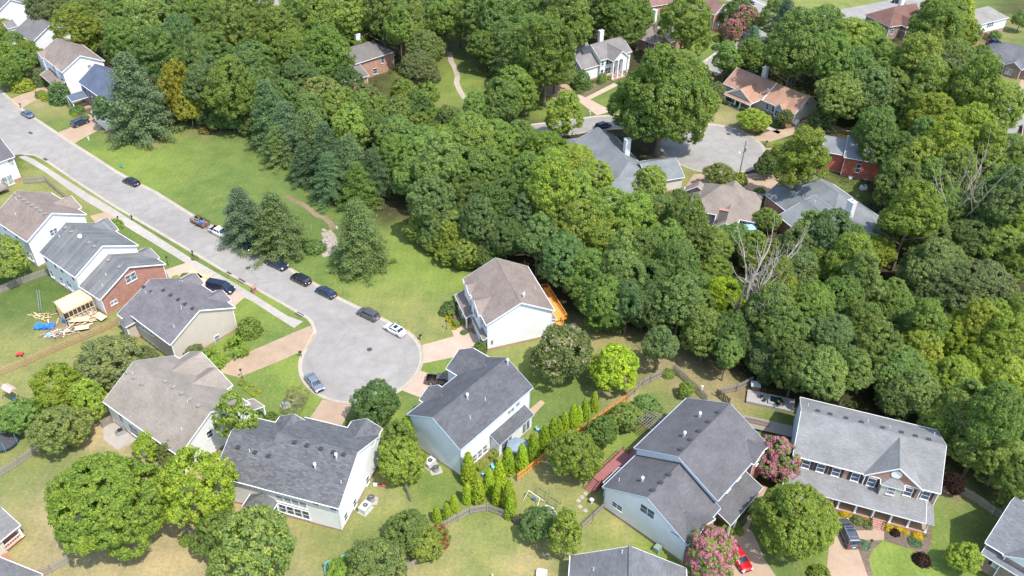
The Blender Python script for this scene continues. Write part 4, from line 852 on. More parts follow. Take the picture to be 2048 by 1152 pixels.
# blue-grey roof centre
h=House('house','white house with pale blue-grey roof and tall white chimney amid the central trees',0,0,0,W2)
a=P(*Q('s4',505,178),7.0); c=P(*Q('s4',860,578),7.0); d=c-a; h.e.location=(a.x,a.y,0); h.e.rotation_euler.z=math.atan2(d.y,d.x); L_=d.length
b=h.block(-1,L_+7,-7.5,5.2,3.6,7.0,BLUER,CREAM,hip=(0,1),rp=0); 
b2=h.block(-3,7,-13,-3,3.6,6.6,BLUER,CREAM,hip=(1,0))
b3=h.block(L_-4,L_+6,3,12.5,3.6,6.2,BLUER,CREAM,ax='y',hip=(0,0))
b4=h.block(L_+2,L_+9.4,-9.5,2,3.55,6.0,BLUER,WHITE,ax='y',hip=(1,0))
ch=h.L(*Q('s4',865,320),9.2); h.chimney(ch[0],ch[1],0,9.4,1.3,1.3); h.vp(Q('s4',815,770),b4,'pipe'); h.done()
# taupe hip house
HIPR=M_shingle('sand_shingle',(.25,.21,.175),.14)
h=House('house','house with sandy hipped roof, twin front gables and a blue patio umbrella behind',0,0,0,W2)
a=P(*Q('s5',195,640),3.4); c=P(*Q('s5',1335,868),3.4); d=c-a; h.e.location=(a.x,a.y,0); h.e.rotation_euler.z=math.atan2(d.y,d.x); L_=d.length; dep=h.L(*Q('s5',1238,362),3.4)[1]
b=h.block(0,L_,0,dep,3.4,7.6,HIPR,CREAM,hip=(1,1))
for q in ((400,200),(990,190)):
    l=h.L(*Q('s5',*q),5.2); h.block(l[0]-2.9,l[0]+2.9,dep-5.5,l[1],3.42,5.5,HIPR,BRICK3,ax='y')
l=h.L(*Q('s5',805,880),5.0); b3=h.block(l[0]-2.2,l[0]+2.8,l[1],3.6,3.38,5.2,HIPR,BRICK3,ax='y')
l=h.L(*Q('s5',810,665),6.9); h.chimney(l[0],l[1]-.5,0,7.3,1.9,.8,HIPR,False,BRICK); h.vp(Q('s5',408,398),b,'pipe')
for i in range(4): h.win(b,'y-',L_-4.6+i*1.1,1.9,w=.85,h=1.9,ny=1)
h.done()
# blue-grey complex roof with brick
h=House('house','red brick house with blue-grey gables and white chimney, right of the sandy-roofed house',0,0,0,W2)
a=P(*Q('s6',1000,178),6.2); c=P(*Q('s6',1710,715),3.4); a3=P(*Q('s6',1000,178),6.4)
cc=P(*Q('s6',360,160),6.2); dd=P(*Q('s6',640,370),6.2)
d=dd-cc; h.e.location=(a.x,a.y,0); h.e.rotation_euler.z=math.atan2(d.y,d.x)
lA=h.L(*Q('s6',360,160),6.2); lA1=h.L(*Q('s6',140,350),3.6); lA2=h.L(*Q('s6',415,618),3.6)
bA=h.block(lA1[0],lA1[0]+15,lA1[1],lA1[1]+2*(lA[1]-lA1[1]),3.6,6.3,BLUER,BRICK)
lB=h.L(*Q('s6',750,290),6.4); lB1=h.L(*Q('s6',325,655),3.6)
bB=h.block(lB1[0],lB1[0]+16,lB1[1],lB1[1]+2*(lB[1]-lB1[1])*.95,3.62,6.7,BLUER,BRICK)
lC=h.L(*Q('s6',1000,180),6.6); lC2=h.L(*Q('s6',1710,720),3.6)
bC=h.block(-2.0,lC2[0]+1,-10.5,5.0,3.58,8.0,BLUER,BRICK,hip=(0,1))
lch=h.L(*Q('s6',1400,470),9.0); h.chimney(lch[0],lch[1],0,9.3,1.7,1.1)
h.wpx(bB,'x-',Q('s6',405,790),w=.9,h=1.5) ; h.vp(Q('s6',860,470),bB,'pipe'); h.vp(Q('s6',690,375),bB,'pipe'); h.done()
# red brick with grey hip
h=House('house','bright red brick house with grey hipped roof and brick chimney near the turning circle',0,0,0,W2)
a=P(*Q('w7',190,600),5.2); c=P(*Q('w7',985,650),5.2); e1=P(*Q('w7',415,548),5.2); d=c-e1; h.e.location=(e1.x,e1.y,0); h.e.rotation_euler.z=math.atan2(d.y,d.x); L_=d.length
b=h.block(-1.2,L_,0,11.5,5.2,8.4,M_shingle('light_grey_shingle',(.22,.225,.23),.12),M_brick('bright_red_brick',(.50,.125,.075),(.40,.17,.12)),hip=(0,1))
b2=h.block(-6.5,1,1.2,9,5.1,7.6,M_shingle('light_grey_shingle',(.3,.3,.3)),M_brick('bright_red_brick',(.3,.3,.3)),ax='x')
h.wpx(b,'y-',Q('w7',550,695),w=1.0,h=2.1,ny=2); l=h.L(*Q('w7',880,150),8.6); h.chimney(L_-2.6,11.6,0,10,2.2,1.0,M_brick('bright_red_brick',(.3,.3,.3)))
m=MB(); m.bar((-1.0,.33,5),(-1.0,.33,.4),.1,SHUT); m.build('downspout',h.e)
h.done()
# top edge houses
h=House('house','brown roofed brick house with white chimney at the top of the photo',0,0,0,W2)
a=P(1775,52,4.5); c=P(1812,48,4.5); h.e.location=(a.x,a.y,0); h.e.rotation_euler.z=R(22)
b=h.block(0,15,-1,11,4.5,8.6,BROWNR,BRICK3,hip=(1,0)); h.block(5,9,-3.4,3,4.52,6.6,BROWNR,BRICK3,ax='y'); h.chimney(13,9.5,0,10,1.6,1.2); 
for a_ in (2,11,13): h.win(b,'y-',a_,2.6,w=.9,h=1.5)
h.done()
h=House('house','white sided house with grey-tan roof and white chimney at the top right',0,0,0,W2)
a=P(*Q('s8',945,215),5.6); c=P(*Q('s8',1190,155),5.6); d=c-a; h.e.location=(a.x,a.y,0); h.e.rotation_euler.z=math.atan2(d.y,d.x); L_=d.length
b=h.block(-2,L_,0,10.5,5.6,8.6,M_shingle('grey_tan_shingle',(.24,.225,.20),.15),WHITE,hip=(0,1),found=2.2,fm=BRICK3)
for i in range(3): h.wpx(b,'y-',Q('s8',1000+i*20,226-i*6),w=.8,h=1.6)
h.chimney(-.4,5,0,9.6,1.5,1.2); h.done()
h=House('house','brown brick house with dark grey roof at the right edge near the top',0,0,0,W2)
a=P(*Q('s8',880,485),3.2); c=P(*Q('s8',1320,610),3.2); d=c-a; h.e.location=(a.x,a.y,0); h.e.rotation_euler.z=math.atan2(d.y,d.x); L_=d.length
b=h.block(0,L_+8,0,13,3.2,7.2,M_shingle('deep_grey_shingle',(.15,.15,.16),.15),BRICK3,hip=(1,1))
for q,w_ in (((1060,520),2.4),((1230,560),2.8)):
    l=h.L(*Q('s8',*q),4.6); h.block(l[0]-w_,l[0]+w_,-1.6,4,3.22,3.2+w_*.62,M_shingle('deep_grey_shingle',(.2,.2,.2)),BRICK3,ax='y')
h.win(b,'y-',2.4,1.7,w=1.4,h=1.6,nx=2,glass=BLIND); h.win(b,'y-',11.3,1.7,w=1.8,h=1.6,nx=2,glass=BLIND,off=1.7); h.chimney(L_+1,9,0,7.6,1.6,1,BRICK3); h.done()
h=House('house','brick house with white chimney sunk among the central upper trees',0,0,0,W2)
a=P(743,118,5.6); c=P(790,103,5.6); d=c-a; h.e.location=(a.x,a.y,0); h.e.rotation_euler.z=math.atan2(d.y,d.x); L_=d.length
b=h.block(-6,L_,0,11,5.6,8.4,M_shingle('brown_grey_shingle',(.16,.148,.14),.12),BRICK2,hip=(0,1)); h.wpx(b,'y-',(765,120),w=1,h=1.8); h.wpx(b,'y-',(750,142),w=1.4,h=1.6)
h.block(-12,-4,-4,6,3,5.5,M_shingle('brown_grey_shingle',(.2,.2,.2)),BRICK2); h.chimney(1,8,0,10.4,1.5,1.2); h.done()
h=House('house','brick house corner with pinkish roof behind the fence at the top centre',0,0,0,W2)
a=P(1305,14,3.2); h.e.location=(a.x,a.y,0); h.e.rotation_euler.z=R(24); h.block(-2,12,0,12,3.4,6.2,M_shingle('red_brown_shingle',(.3,.3,.3)),BRICK2); h.done()
h=House('house','dark brown roof corner at the right edge beside the two-lane road',0,0,0,W2)
a=P(2036,252,4); h.e.location=(a.x,a.y,0); h.e.rotation_euler.z=R(-20); h.block(0,10,-9,0,4,6.5,BROWNR,BRICK3); h.done()
# ================================================================= VEGETATION
LEAF=M_leaf('leaf'); PINK=M_leaf('pink_bloom_leaf',(.66,.30,.38),.55,(.52,.20,.27)); CREAMF=M_leaf('cream_bloom_leaf',(.50,.44,.28),.16,(.38,.36,.2)); REDF=M_leaf('red_bloom_leaf',(.55,.03,.03),.22,(.4,.02,.02))
BARK=M_plain('bark',(.17,.135,.105),.9,var=.3,scale=2); DEADW=M_plain('dead_wood',(.42,.365,.30),.85,var=.2,scale=1.5)
def leaf_mesh(name,C,Nn,S,clump,mat,asp=.65,seed=0):
    """one small quad per leaf spray: centre C, normal Nn, size S, clump number"""
    g=np.random.default_rng(seed); n=len(C)
    Nn=Nn/np.maximum(1e-6,np.linalg.norm(Nn,axis=1,keepdims=True))
    a=g.normal(size=(n,3)); t=np.cross(Nn,a); t/=np.maximum(1e-6,np.linalg.norm(t,axis=1,keepdims=True)); b=np.cross(Nn,t)
    s=S[:,None]*.5
    q=np.stack([C-t*s,C-b*s*asp+Nn*s*.18,C+t*s,C+b*s*asp+Nn*s*.18],1)   # kite-shaped leaf, lightly folded
    me=bpy.data.meshes.new(name); me.vertices.add(n*4); me.vertices.foreach_set('co',q.astype(np.float32).ravel())
    me.loops.add(n*4); me.loops.foreach_set('vertex_index',np.arange(n*4)); me.polygons.add(n); me.polygons.foreach_set('loop_start',np.arange(0,n*4,4))
    me.update(calc_edges=True); me.materials.append(mat)
    av=me.attributes.new('v','FLOAT','FACE'); av.data.foreach_set('value',g.random(n).astype(np.float32))
    cw=g.random(int(clump.max())+1); aw=me.attributes.new('w','FLOAT','FACE'); aw.data.foreach_set('value',cw[clump].astype(np.float32))
    return me
def clumps_to_leaves(cc,cr,cn,per,ls,g,spread=.55):
    n=len(cc); k=n*per
    i=np.repeat(np.arange(n),per); d=g.normal(size=(k,3)); d/=np.linalg.norm(d,axis=1,keepdims=True)
    d=d+cn[i]*.75; d/=np.linalg.norm(d,axis=1,keepdims=True)
    rr=cr[i]*(.38+.58*g.random(k)**.65)
    C=cc[i]+d*rr[:,None]*np.array([1,1,.8]); Nn=d*1.0+g.normal(size=(k,3))*spread+np.array([0,0,.45])
    S=ls*(.65+.8*g.random(k)); return C,Nn,S,i
def crown(name,Rr,Hh,zc,nl,cr,per,ls,mat,seed,lob=.52,bottom=-.35,spread=.55,top=0.0):
    g=np.random.default_rng(seed); L=[]
    # main lobes (boughs)
    for i in range(nl):
        t=2*math.pi*(i+g.random()*.7)/nl*2.618; zz=bottom+.15+(1.05-bottom)*((i+.5)/nl)**.9+g.normal()*.07
        rad=math.sqrt(max(.05,1-max(0,zz)**2))*(.44+.26*g.random())
        if top: rad*=max(.25,1-top*max(0,zz))
        L.append((rad*math.cos(t)*Rr,rad*math.sin(t)*Rr,zz*.62*Hh,Rr*lob*(.60+.72*g.random())*(1-top*.35*max(0,zz))))
    L.append((0,0,.25*Hh,Rr*lob*1.1)); L=np.array(L)
    per_l=np.maximum(6,(4*math.pi*(L[:,3])**2/(cr*cr*1.45)).astype(int)); cc=[];cn=[]
    for (x,y,z,r),m in zip(L,per_l):
        d=g.normal(size=(m,3)); d/=np.linalg.norm(d,axis=1,keepdims=True); p=np.array([x,y,z])+d*r*(.9+.25*g.random((m,1)))*np.array([1,1,.85]); cc.append(p); cn.append(d)
    cc=np.concatenate(cc); cn=np.concatenate(cn)
    # keep the outer ones
    keep=np.ones(len(cc),bool)
    for (x,y,z,r) in L: keep&=(((cc-np.array([x,y,z]))**2).sum(1)>(r*.80)**2)
    keep&=cc[:,2]>bottom*Hh
    keep&=~((cn[:,2]<-.55)&(g.random(len(cc))<.6))
    cc=cc[keep];cn=cn[keep]; crr=cr*(.65+.65*g.random(len(cc)))
    C,Nn,S,i=clumps_to_leaves(cc,crr,cn,per,ls,g,spread); C[:,2]+=zc
    return leaf_mesh(name,C,Nn,S,i,mat,seed=seed)
def trunk_mesh(name,H,r,seed,limbs=7,spread=.5,mat=None,start=.35):
    rn=random.Random(seed); mb=MB(); mat=mat or BARK; p=Vector((0,0,-.2)); pr=r
    pts=[p]
    for i in range(5):
        q=Vector((rn.uniform(-.25,.25)*i*.35,rn.uniform(-.25,.25)*i*.35,H*(i+1)/5)); nr=r*(1-.17*(i+1)); mb.tube(p,q,pr,nr,mat,7,cap=False); p,pr=q,nr; pts.append(q)
    for i in range(limbs):
        z=H*(start+(1-start)*(i+.5)/limbs); k=min(4,int(z/H*5)); a=pts[k].lerp(pts[k+1],(z/H*5)-k); t=i*2.4+rn.random()
        ln=H*spread*(.6+.5*rn.random())*(1.1-.5*i/limbs); b=a+Vector((math.cos(t)*ln*.6,math.sin(t)*ln*.6,ln*.35)); c=b+Vector((math.cos(t+.3)*ln*.5,math.sin(t+.3)*ln*.5,ln*.4))
        mb.tube(a,b,r*.38,r*.24,mat,6,cap=False); mb.tube(b,c,r*.24,r*.06,mat,5,cap=False)
        d=b+Vector((math.cos(t-.7)*ln*.4,math.sin(t-.7)*ln*.4,ln*.3)); mb.tube(b,d,r*.18,r*.04,mat,5,cap=False)
    me_o=mb.build(name,uv=False); me=me_o.data; bpy.data.objects.remove(me_o); return me
def pine_mesh(name,H,Rr,seed,mat):
    g=np.random.default_rng(seed); cc=[];cn=[];cr=[]
    z=H*.07
    while z<H*.985:
        f=z/H; br=Rr*(1-f)**.72*(.86+.2*g.random())+.25; nb=int(8-3*f)+ (1 if g.random()<.5 else 0); a0=g.random()*6.28
        for k in range(nb):
            t=a0+2*math.pi*k/nb+g.normal()*.14; ln=br*(.78+.34*g.random()); m=max(2,int(ln/.52))
            for j in range(m):
                s=(j+.8)/m; r_=ln*s; zz=z+ln*.10*s-ln*.16*s*s+g.normal()*.08
                wd=.48*(1-.35*s)*min(1.0,ln/2)
                for e in (-1,0,1):
                    if e and s<.25: continue
                    off=e*wd*1.25*(1-.4*s)
                    cc.append((r_*math.cos(t)-off*math.sin(t),r_*math.sin(t)+off*math.cos(t),zz+g.normal()*.05)); cn.append((math.cos(t)*.35,math.sin(t)*.35,.9)); cr.append(.42+.2*g.random())
        z+=max(.45,(H*.06)*(1-.45*f))
    cc=np.array(cc);cn=np.array(cn);cr=np.array(cr); n=len(cc); per=15; i=np.repeat(np.arange(n),per); k=n*per
    d=g.normal(size=(k,3)); C=cc[i]+d*cr[i][:,None]*np.array([.62,.62,.24]); Nn=cn[i]+g.normal(size=(k,3))*.5; S=.36*(.6+.8*g.random(k))
    return leaf_mesh(name,C,Nn,S,i,mat,asp=.35,seed=seed)
def cone_mesh(name,H,Rr,seed,mat,pw=.55,per=9,n=520,ls=.2):
    g=np.random.default_rng(seed); f=g.random(n)**1.1; t=g.random(n)*6.283; rad=Rr*np.minimum(1,((1-f)*1.35))**pw*(.82+.25*g.random(n))
    cc=np.stack([rad*np.cos(t),rad*np.sin(t),f*H*.97+.08],1); cn=np.stack([np.cos(t),np.sin(t),.45+0*t],1); cr=np.full(n,.17)*(.7+.7*g.random(n))
    C,Nn,S,i=clumps_to_leaves(cc,cr,cn,per,ls,g,.45); return leaf_mesh(name,C,Nn,S,i,mat,seed=seed)
def ball_mesh(name,Rr,Hh,seed,mat,n=420,per=9,ls=.16,box=None):
    g=np.random.default_rng(seed); d=g.normal(size=(n,3)); d[:,2]=np.abs(d[:,2])*.9-.1; d/=np.linalg.norm(d,axis=1,keepdims=True)
    if box:
        p=np.sign(d)*np.abs(d)**.35; cc=p/np.abs(p).max(1,keepdims=True)*np.array(box)*(.93+.1*g.random((n,1))); cc[:,2]=np.abs(cc[:,2])
    else: cc=d*np.array([Rr,Rr,Hh])*(.84+.24*g.random((n,1)))
    cr=np.full(n,.16)*(.7+.8*g.random(n)); C,Nn,S,i=clumps_to_leaves(cc,cr,d,per,ls,g,.5); C[:,2]=np.maximum(C[:,2],.02); return leaf_mesh(name,C,Nn,S,i,mat,seed=seed)
# ---- tree kinds: (list of (crown mesh, trunk mesh), crown radius, crown centre height)
K={}
def mk(kind,fn,n,rad,zc): K[kind]=([fn(s) for s in range(n)],rad,zc)
mk('oak',lambda s:(crown('crown',5.7,6.2,9.6,24,.76,52,.31,LEAF,100+s,lob=.40,bottom=-.95,spread=.5),trunk_mesh('trunk',9.5,.42,s)),6,6.4,9.6)
mk('tall',lambda s:(crown('crown',4.3,6.4,11.5,19,.70,48,.30,LEAF,200+s,spread=.5,lob=.43,bottom=-.8,top=.25),trunk_mesh('trunk',11.5,.36,20+s)),5,4.9,11.5)
mk('big',lambda s:(crown('crown',8.9,7.6,9.0,62,.70,50,.31,LEAF,300+s,spread=.5,lob=.255,bottom=-.95),trunk_mesh('trunk',9.5,.6,40+s,limbs=11,spread=.7)),2,9.2,9.0)
mk('round',lambda s:(crown('crown',3.3,3.4,4.4,16,.48,42,.23,LEAF,400+s,spread=.5,bottom=-.9,lob=.42),trunk_mesh('trunk',4,.2,60+s)),4,3.6,4.4)
mk('maple',lambda s:(crown('crown',2.8,4.4,5.4,15,.46,40,.23,LEAF,500+s,spread=.5,bottom=-.9,top=.45,lob=.5),trunk_mesh('trunk',5,.18,70+s)),3,3.1,5.4)
mk('sparse',lambda s:(crown('crown',2.6,3.8,5.0,11,.42,15,.30,LEAF,600+s,lob=.34,spread=.9,bottom=-.9),trunk_mesh('trunk',6,.14,80+s,limbs=9)),2,3.0,5.0)
mk('pine',lambda s:(pine_mesh('crown',13,5.2,700+s,LEAF),trunk_mesh('trunk',12,.3,90+s,limbs=0)),4,5.0,5.4)
mk('pinkmyrtle',lambda s:(crown('crown',2.7,2.6,3.6,14,.42,26,.26,PINK,800+s,bottom=-.9),trunk_mesh('trunk',3.4,.13,95+s,limbs=9)),2,3.1,3.6)
mk('creammyrtle',lambda s:(crown('crown',3.9,3.2,4.2,16,.46,22,.28,CREAMF,820+s,bottom=-.9,spread=.8),trunk_mesh('trunk',4,.16,97+s,limbs=10)),1,4.3,4.2)
mk('redmyrtle',lambda s:(crown('crown',1.9,1.9,2.2,8,.36,20,.22,REDF,840+s,bottom=-.9),trunk_mesh('trunk',2,.1,98+s,limbs=6)),1,2.2,2.2)
mk('cone',lambda s:(cone_mesh('crown',3.6,.85,900+s,LEAF),trunk_mesh('trunk',2.4,.07,99+s,limbs=0)),3,.85,1.7)
mk('shrub',lambda s:(ball_mesh('crown',1.0,.95,920+s,LEAF),trunk_mesh('trunk',.6,.05,101+s,limbs=3)),3,1.0,.55)
mk('lowshrub',lambda s:(ball_mesh('crown',.6,.5,940+s,LEAF,n=180,ls=.13),trunk_mesh('trunk',.3,.03,105+s,limbs=2)),2,.62,.3)
mk('hedge',lambda s:(ball_mesh('crown',1,1,960+s,LEAF,n=900,box=(2.0,1.15,1.1),ls=.17),trunk_mesh('trunk',.6,.05,110+s,limbs=2)),1,2.0,.6)
mk('holly',lambda s:(ball_mesh('crown',1.7,3.4,980+s,LEAF,n=900,ls=.2),trunk_mesh('trunk',2.2,.1,115+s,limbs=3)),2,1.75,1.6)
mk('bare',lambda s:(crown('crown',2.3,1.8,2.2,9,.4,5,.16,LEAF,990+s,spread=1.2,bottom=-.9),trunk_mesh('trunk',2.6,.09,120+s,limbs=16,spread=.75,mat=DEADW,start=.1)),1,2.6,2.2)
COLS={'D':((.175,.26,.10),'dark green'),'E':((.30,.385,.085),'fresh green'),'M':((.235,.325,.10),'mid green'),'L':((.29,.375,.09),'light green'),'Y':((.34,.41,.07),'yellow-green'),'G':((.40,.37,.08),'yellow'),'O':((.235,.29,.12),'olive'),
 'B':((.175,.25,.155),'blue-green'),'P':((.24,.315,.125),'soft green'),'A':((.38,.50,.05),'bright green'),'R':((.055,.025,.025),'dark purple'),'W':((.36,.38,.18),'pale cream-green'),'S':((.17,.27,.18),'silvery green'),'F':((.62,.50,.02),'golden yellow'),'T':((.20,.17,.09),'bare brown')}
KN={'oak':('deciduous_tree','tree','spreading tree'),'tall':('deciduous_tree','tree','tall full-crowned tree'),'big':('oak_tree','tree','very large spreading tree'),'round':('small_tree','tree','small rounded tree'),'maple':('maple_tree','tree','egg-shaped tree'),
 'sparse':('young_tree','tree','thin open-crowned young tree'),'pine':('pine_tree','pine tree','layered pine'),'pinkmyrtle':('crape_myrtle','flowering tree','pink-flowered crape myrtle'),'creammyrtle':('crape_myrtle','flowering tree','cream-flowered small tree'),
 'redmyrtle':('flowering_shrub','flowering shrub','red-flowered shrub'),'cone':('cone_evergreen','evergreen','cone-shaped evergreen'),'shrub':('round_shrub','shrub','round shrub'),'lowshrub':('low_shrub','shrub','low shrub'),
 'hedge':('clipped_hedge','hedge','clipped hedge'),'holly':('holly_bush','shrub','upright evergreen bush'),'bare':('bare_shrub','shrub','half-bare shrub')}
TREES=[]; _cnt={}
def tree(kind,x,y,rpx,col='M',label=None,group=None,sz=1.0,ground=False,rot=None,sx=1.0):
    """a plant whose crown centre shows at photo pixel (x,y) with crown radius rpx"""
    protos,rad,zc=K[kind]; z=0.0 if ground else zc; s=1.0
    for _ in range(4):
        p=P(x,y,z*s*sz if not ground else 0); k=PX(p)[2]; s=rpx*k/F_PX/rad
    c,t=protos[_cnt.setdefault(kind,random.randrange(9))%len(protos)]; _cnt[kind]+=1
    nm,cat,ph=KN[kind]; e=empty(nm,(p.x,p.y,0),random.uniform(0,6.28) if rot is None else R(rot)); e.scale=(s*sx,s,s*sz)
    e['category']=cat
    base,word=COLS[col]; j=random.uniform(.82,1.18); rgb=[base[0]*j*random.uniform(.90,1.08),base[1]*j,base[2]*j*random.uniform(.75,1.1)]
    for me,n in ((c,'crown'),(t,'trunk')):
        o=bpy.data.objects.new(n,me); link(o,e)
        if n=='crown': o.color=(*rgb,1)
    if group: e['group']=group
    if label: e['label']=label
    TREES.append((e,kind,word,ph,x,y,rpx,label is not None)); return e
random.seed(11)
# ---- singled-out trees
T=tree
T('pine',272,205,72,'B','tall broad pine hiding the navy-roofed house at the street',sz=.95)
T('pine',486,440,54,'B','left of two touching pines overhanging the parked dark pickup',sz=.9); T('pine',553,456,62,'P','right one of two touching pines overhanging the parked dark pickup',sz=.85)
T('pine',720,482,64,'P','lone pine standing in the open lawn above the street cars',sz=.98)
PG='pines along the edge of the long lawn'
for a in [(540,238,52,'B',1.05),(577,270,50,'B',.95),(560,295,40,'P',.8),(628,292,52,'P',1.05),(612,330,42,'B',.8),(656,322,50,'B',1.1),(662,362,46,'B',.9),(704,340,50,'B',1.0),(716,378,46,'M',.85),(748,352,44,'B',.9)]: T('pine',*a[:4],group=PG,sz=a[4])
T('pine',1035,135,50,'P',sz=1.1,label='pale feathery pine beside the mown hollow with the creek bed'); T('pine',1008,105,40,'P',sz=1.2,label='smaller pale pine just behind the feathery one near the mown hollow')
T('pine',1500,108,34,'B',sz=1.1,label='bluish conifer between the tan ranch house and the side street'); T('pine',1560,75,42,'B',sz=1.2,label='bluish conifer beside the main road at top right')
T('big',1328,206,112,'M','huge spreading tree over the far street, in front of the turning circle',sz=1.12)
T('big',212,1010,122,'E','huge bright green spreading tree in the bottom left backyard')
T('big',1590,1042,88,'L','large green tree in front of the silver-roofed brick house')
T('oak',1368,48,58,'L','bright green tree between the two brick houses at top')
T('round',390,985,74,'Y','yellow-green tree left of the charcoal-roofed white house',sz=1.3)
T('round',508,1108,82,'M','broad mid-green tree at the bottom in front of the charcoal-roofed house',sz=1.1)
T('round',440,1070,50,'M','smaller tree squeezed beside the broad one at the bottom')
T('maple',1131,226,36,'L','egg-shaped light green tree by the far street driveway')
T('maple',1452,118,27,'M','pointed green tree beside the side street and red bushes')
T('holly',1164,160,18,'D','dark upright bush at the corner of the columned house')
T('round',754,812,46,'D','dense dark round tree at the bottom of the turning circle',sz=1.15)
T('round',795,880,36,'L','light green tree between the two white houses',sz=1.3); T('round',800,918,44,'L','lower light green tree between the two white houses near the fence',sz=1.0); T('cone',818,860,18,'A','small bright evergreen against the shaded white gable wall')
T('sparse',470,845,46,'L','pale open sapling against the white wall of the beige-roofed house',sz=1.4)
T('creammyrtle',1128,712,62,'O','cream-flowered small tree right of the orange deck')
T('round',1232,738,50,'A','bright lime tree right of the cream-flowered tree',sz=.95)
T('tall',1318,690,36,'D','narrow dark tree standing alone before the wood edge',sz=.9)
T('round',1146,912,52,'L','round green tree inside the orange cedar fence'); T('round',1207,862,34,'M','round tree behind the one inside the orange cedar fence')
T('round',1250,835,32,'M','left fruit tree beside the pergola',sz=.8); T('round',1292,812,30,'M','right fruit tree beside the pergola',sz=.8)
T('round',1082,1050,38,'M','grey-green small tree left in the pair near the black fence corner',sz=.9); T('sparse',1132,1062,38,'L','taller bright tree right in the pair near the black fence corner',sz=1.4)
T('round',820,1060,46,'M','loose shrubby tree at the old fence bend',sz=.9); T('round',850,1085,34,'L','bright shrubby tree in front of the loose one at the fence bend',sz=.9); T('redmyrtle',872,1078,26,'M','red-flowered shrub at the bend of the old fence')
T('round',750,1130,62,'O','olive ragged tree at the bottom edge beside the teal swing frame',sz=.8); T('round',690,1145,34,'L','small light tree at bottom edge under the teal swing frame',sz=.7)
T('pinkmyrtle',1552,918,46,'M','pink crape myrtle between the two big houses'); T('pinkmyrtle',1422,1110,54,'M','pink crape myrtle over the red car')
T('round',1932,1116,34,'Y','small yellow-green tree in front of the brick gable at right'); T('lowshrub',1845,1117,15,'R','dark red round shrub on the lawn near the porch')
T('round',345,905,30,'O','low olive tree against the white wall behind the huge tree'); T('round',300,890,32,'Y','yellowish small tree beside the patio grill',sz=.9)
T('round',220,722,62,'O','broad olive tree behind the beige-roofed house',sz=.72); T('round',284,716,28,'O','smaller olive tree touching the beige house bay',sz=.8)
T('round',118,780,48,'Y','yellow-green backyard tree left of the beige-roofed house',sz=1.1); T('round',175,800,38,'Y','lower yellow-green tree left of the beige-roofed house',sz=1.2)
T('round',118,860,54,'O','dull olive tree above the grey fence corner',sz=.9); T('round',50,835,42,'M','green tree beside the trampoline',sz=.9); T('round',10,840,26,'M','green tree cut by the left edge above the trampoline')
T('round',12,520,42,'L','rounded tree behind the taupe-roofed house at the left edge',sz=1.1)
T('bare',592,800,30,'T','half-bare shrub beside the turning circle and utility box')
T('round',1505,240,32,'Y','yellowish small tree on the ranch house front lawn',sz=.7); T('round',1572,236,17,'O','dull reddish shrub tree at the ranch house corner')
T('tall',1605,318,58,'L','tall light tree right of the far turning circle',sz=.9); T('round',1540,328,26,'D','dark small tree right of the far turning circle')
T('round',1302,368,34,'L','light tree beside the blue-grey roofed house'); T('round',1438,352,32,'O','olive tree between sandy gables and turning circle',sz=.8); T('round',1478,362,18,'Y','small yellowish shrub by the utility pole base')
T('round',1358,396,18,'D','dark pinkish-leaved bush left of the sandy roof'); T('round',1518,390,14,'D','small dark tree between the sandy and blue-grey roofs'); T('round',1532,440,26,'M','green tree between the sandy roof and brick wall')
T('pinkmyrtle',1490,42,30,'M','pink crape myrtle beside the main road at top'); T('pinkmyrtle',1466,60,22,'O','smaller faded crape myrtle beside the pink one at top'); T('maple',1462,30,20,'D','dark tree between the red-brown roof and pink myrtle'); T('round',1482,14,22,'O','dull shrubby tree behind the pink myrtle at top')
T('round',360,180,34,'G','tall yellow-leaved tree right of the big pine',sz=1.6); T('round',378,216,26,'G','lower yellow-leaved tree right of the big pine',sz=1.3); T('maple',348,160,20,'G','small yellow-leaved tree top behind the yellow pair',sz=1.2)
T('pine',1690,700,1,'B',label='x') if False else None
T('sparse',208,222,26,'D','young dark tree in front of the white porch house',sz=1.0)
T('round',1415,160,18,'R','red-leaved bush beside the tan ranch roof'); T('round',1432,182,17,'O','faded bush at the tan ranch house left end')
T('shrub',44,168,20,'Y','golden-green mound shrub beside the upper driveway'); T('holly',82,155,16,'D','dark upright bush at the taupe-roofed house corner'); T('holly',118,186,21,'D','large dark conical bush in the curved island bed'); T('lowshrub',132,198,12,'D','dark low shrub right beside the conical bush')
T('shrub',82,187,11,'L','left small green shrub in the curved island bed'); T('shrub',95,192,12,'L','right small green shrub in the curved island bed')
T('shrub',153,218,13,'D','dark shrub beside the white front porch'); T('lowshrub',150,229,6,'Y','tiny yellow-green shrub beside the white front porch'); T('lowshrub',168,234,8,'D','small dark shrub near the navy wagon')
T('shrub',497,652,22,'L','tall light green shrub at the corner of the beige house',sz=1.5); T('hedge',452,706,36,'L','long green hedge beside the wide driveway',rot=42,sz=1.25,ground=False); T('round',383,702,20,'O','spiky light shrub against the beige house wall',sz=.6)
T('shrub',228,447,15,'L','green shrub beside the driveway of the taupe-roofed house'); T('lowshrub',351,556,8,'A','small yellow-green shrub by the brick gable'); T('shrub',369,551,8,'L','small green shrub by the brick gable driveway'); T('lowshrub',389,515,6,'O','tiny brownish shrub at the mailbox on the kerb')
T('shrub',900,612,16,'D','dark round shrub by the porch of the orange-deck house',sz=1.1); T('shrub',889,622,11,'D','smaller dark round shrub beside the porch hedge'); T('hedge',915,636,22,'L','rectangular clipped hedge before the porch',rot=112,sz=.9); 
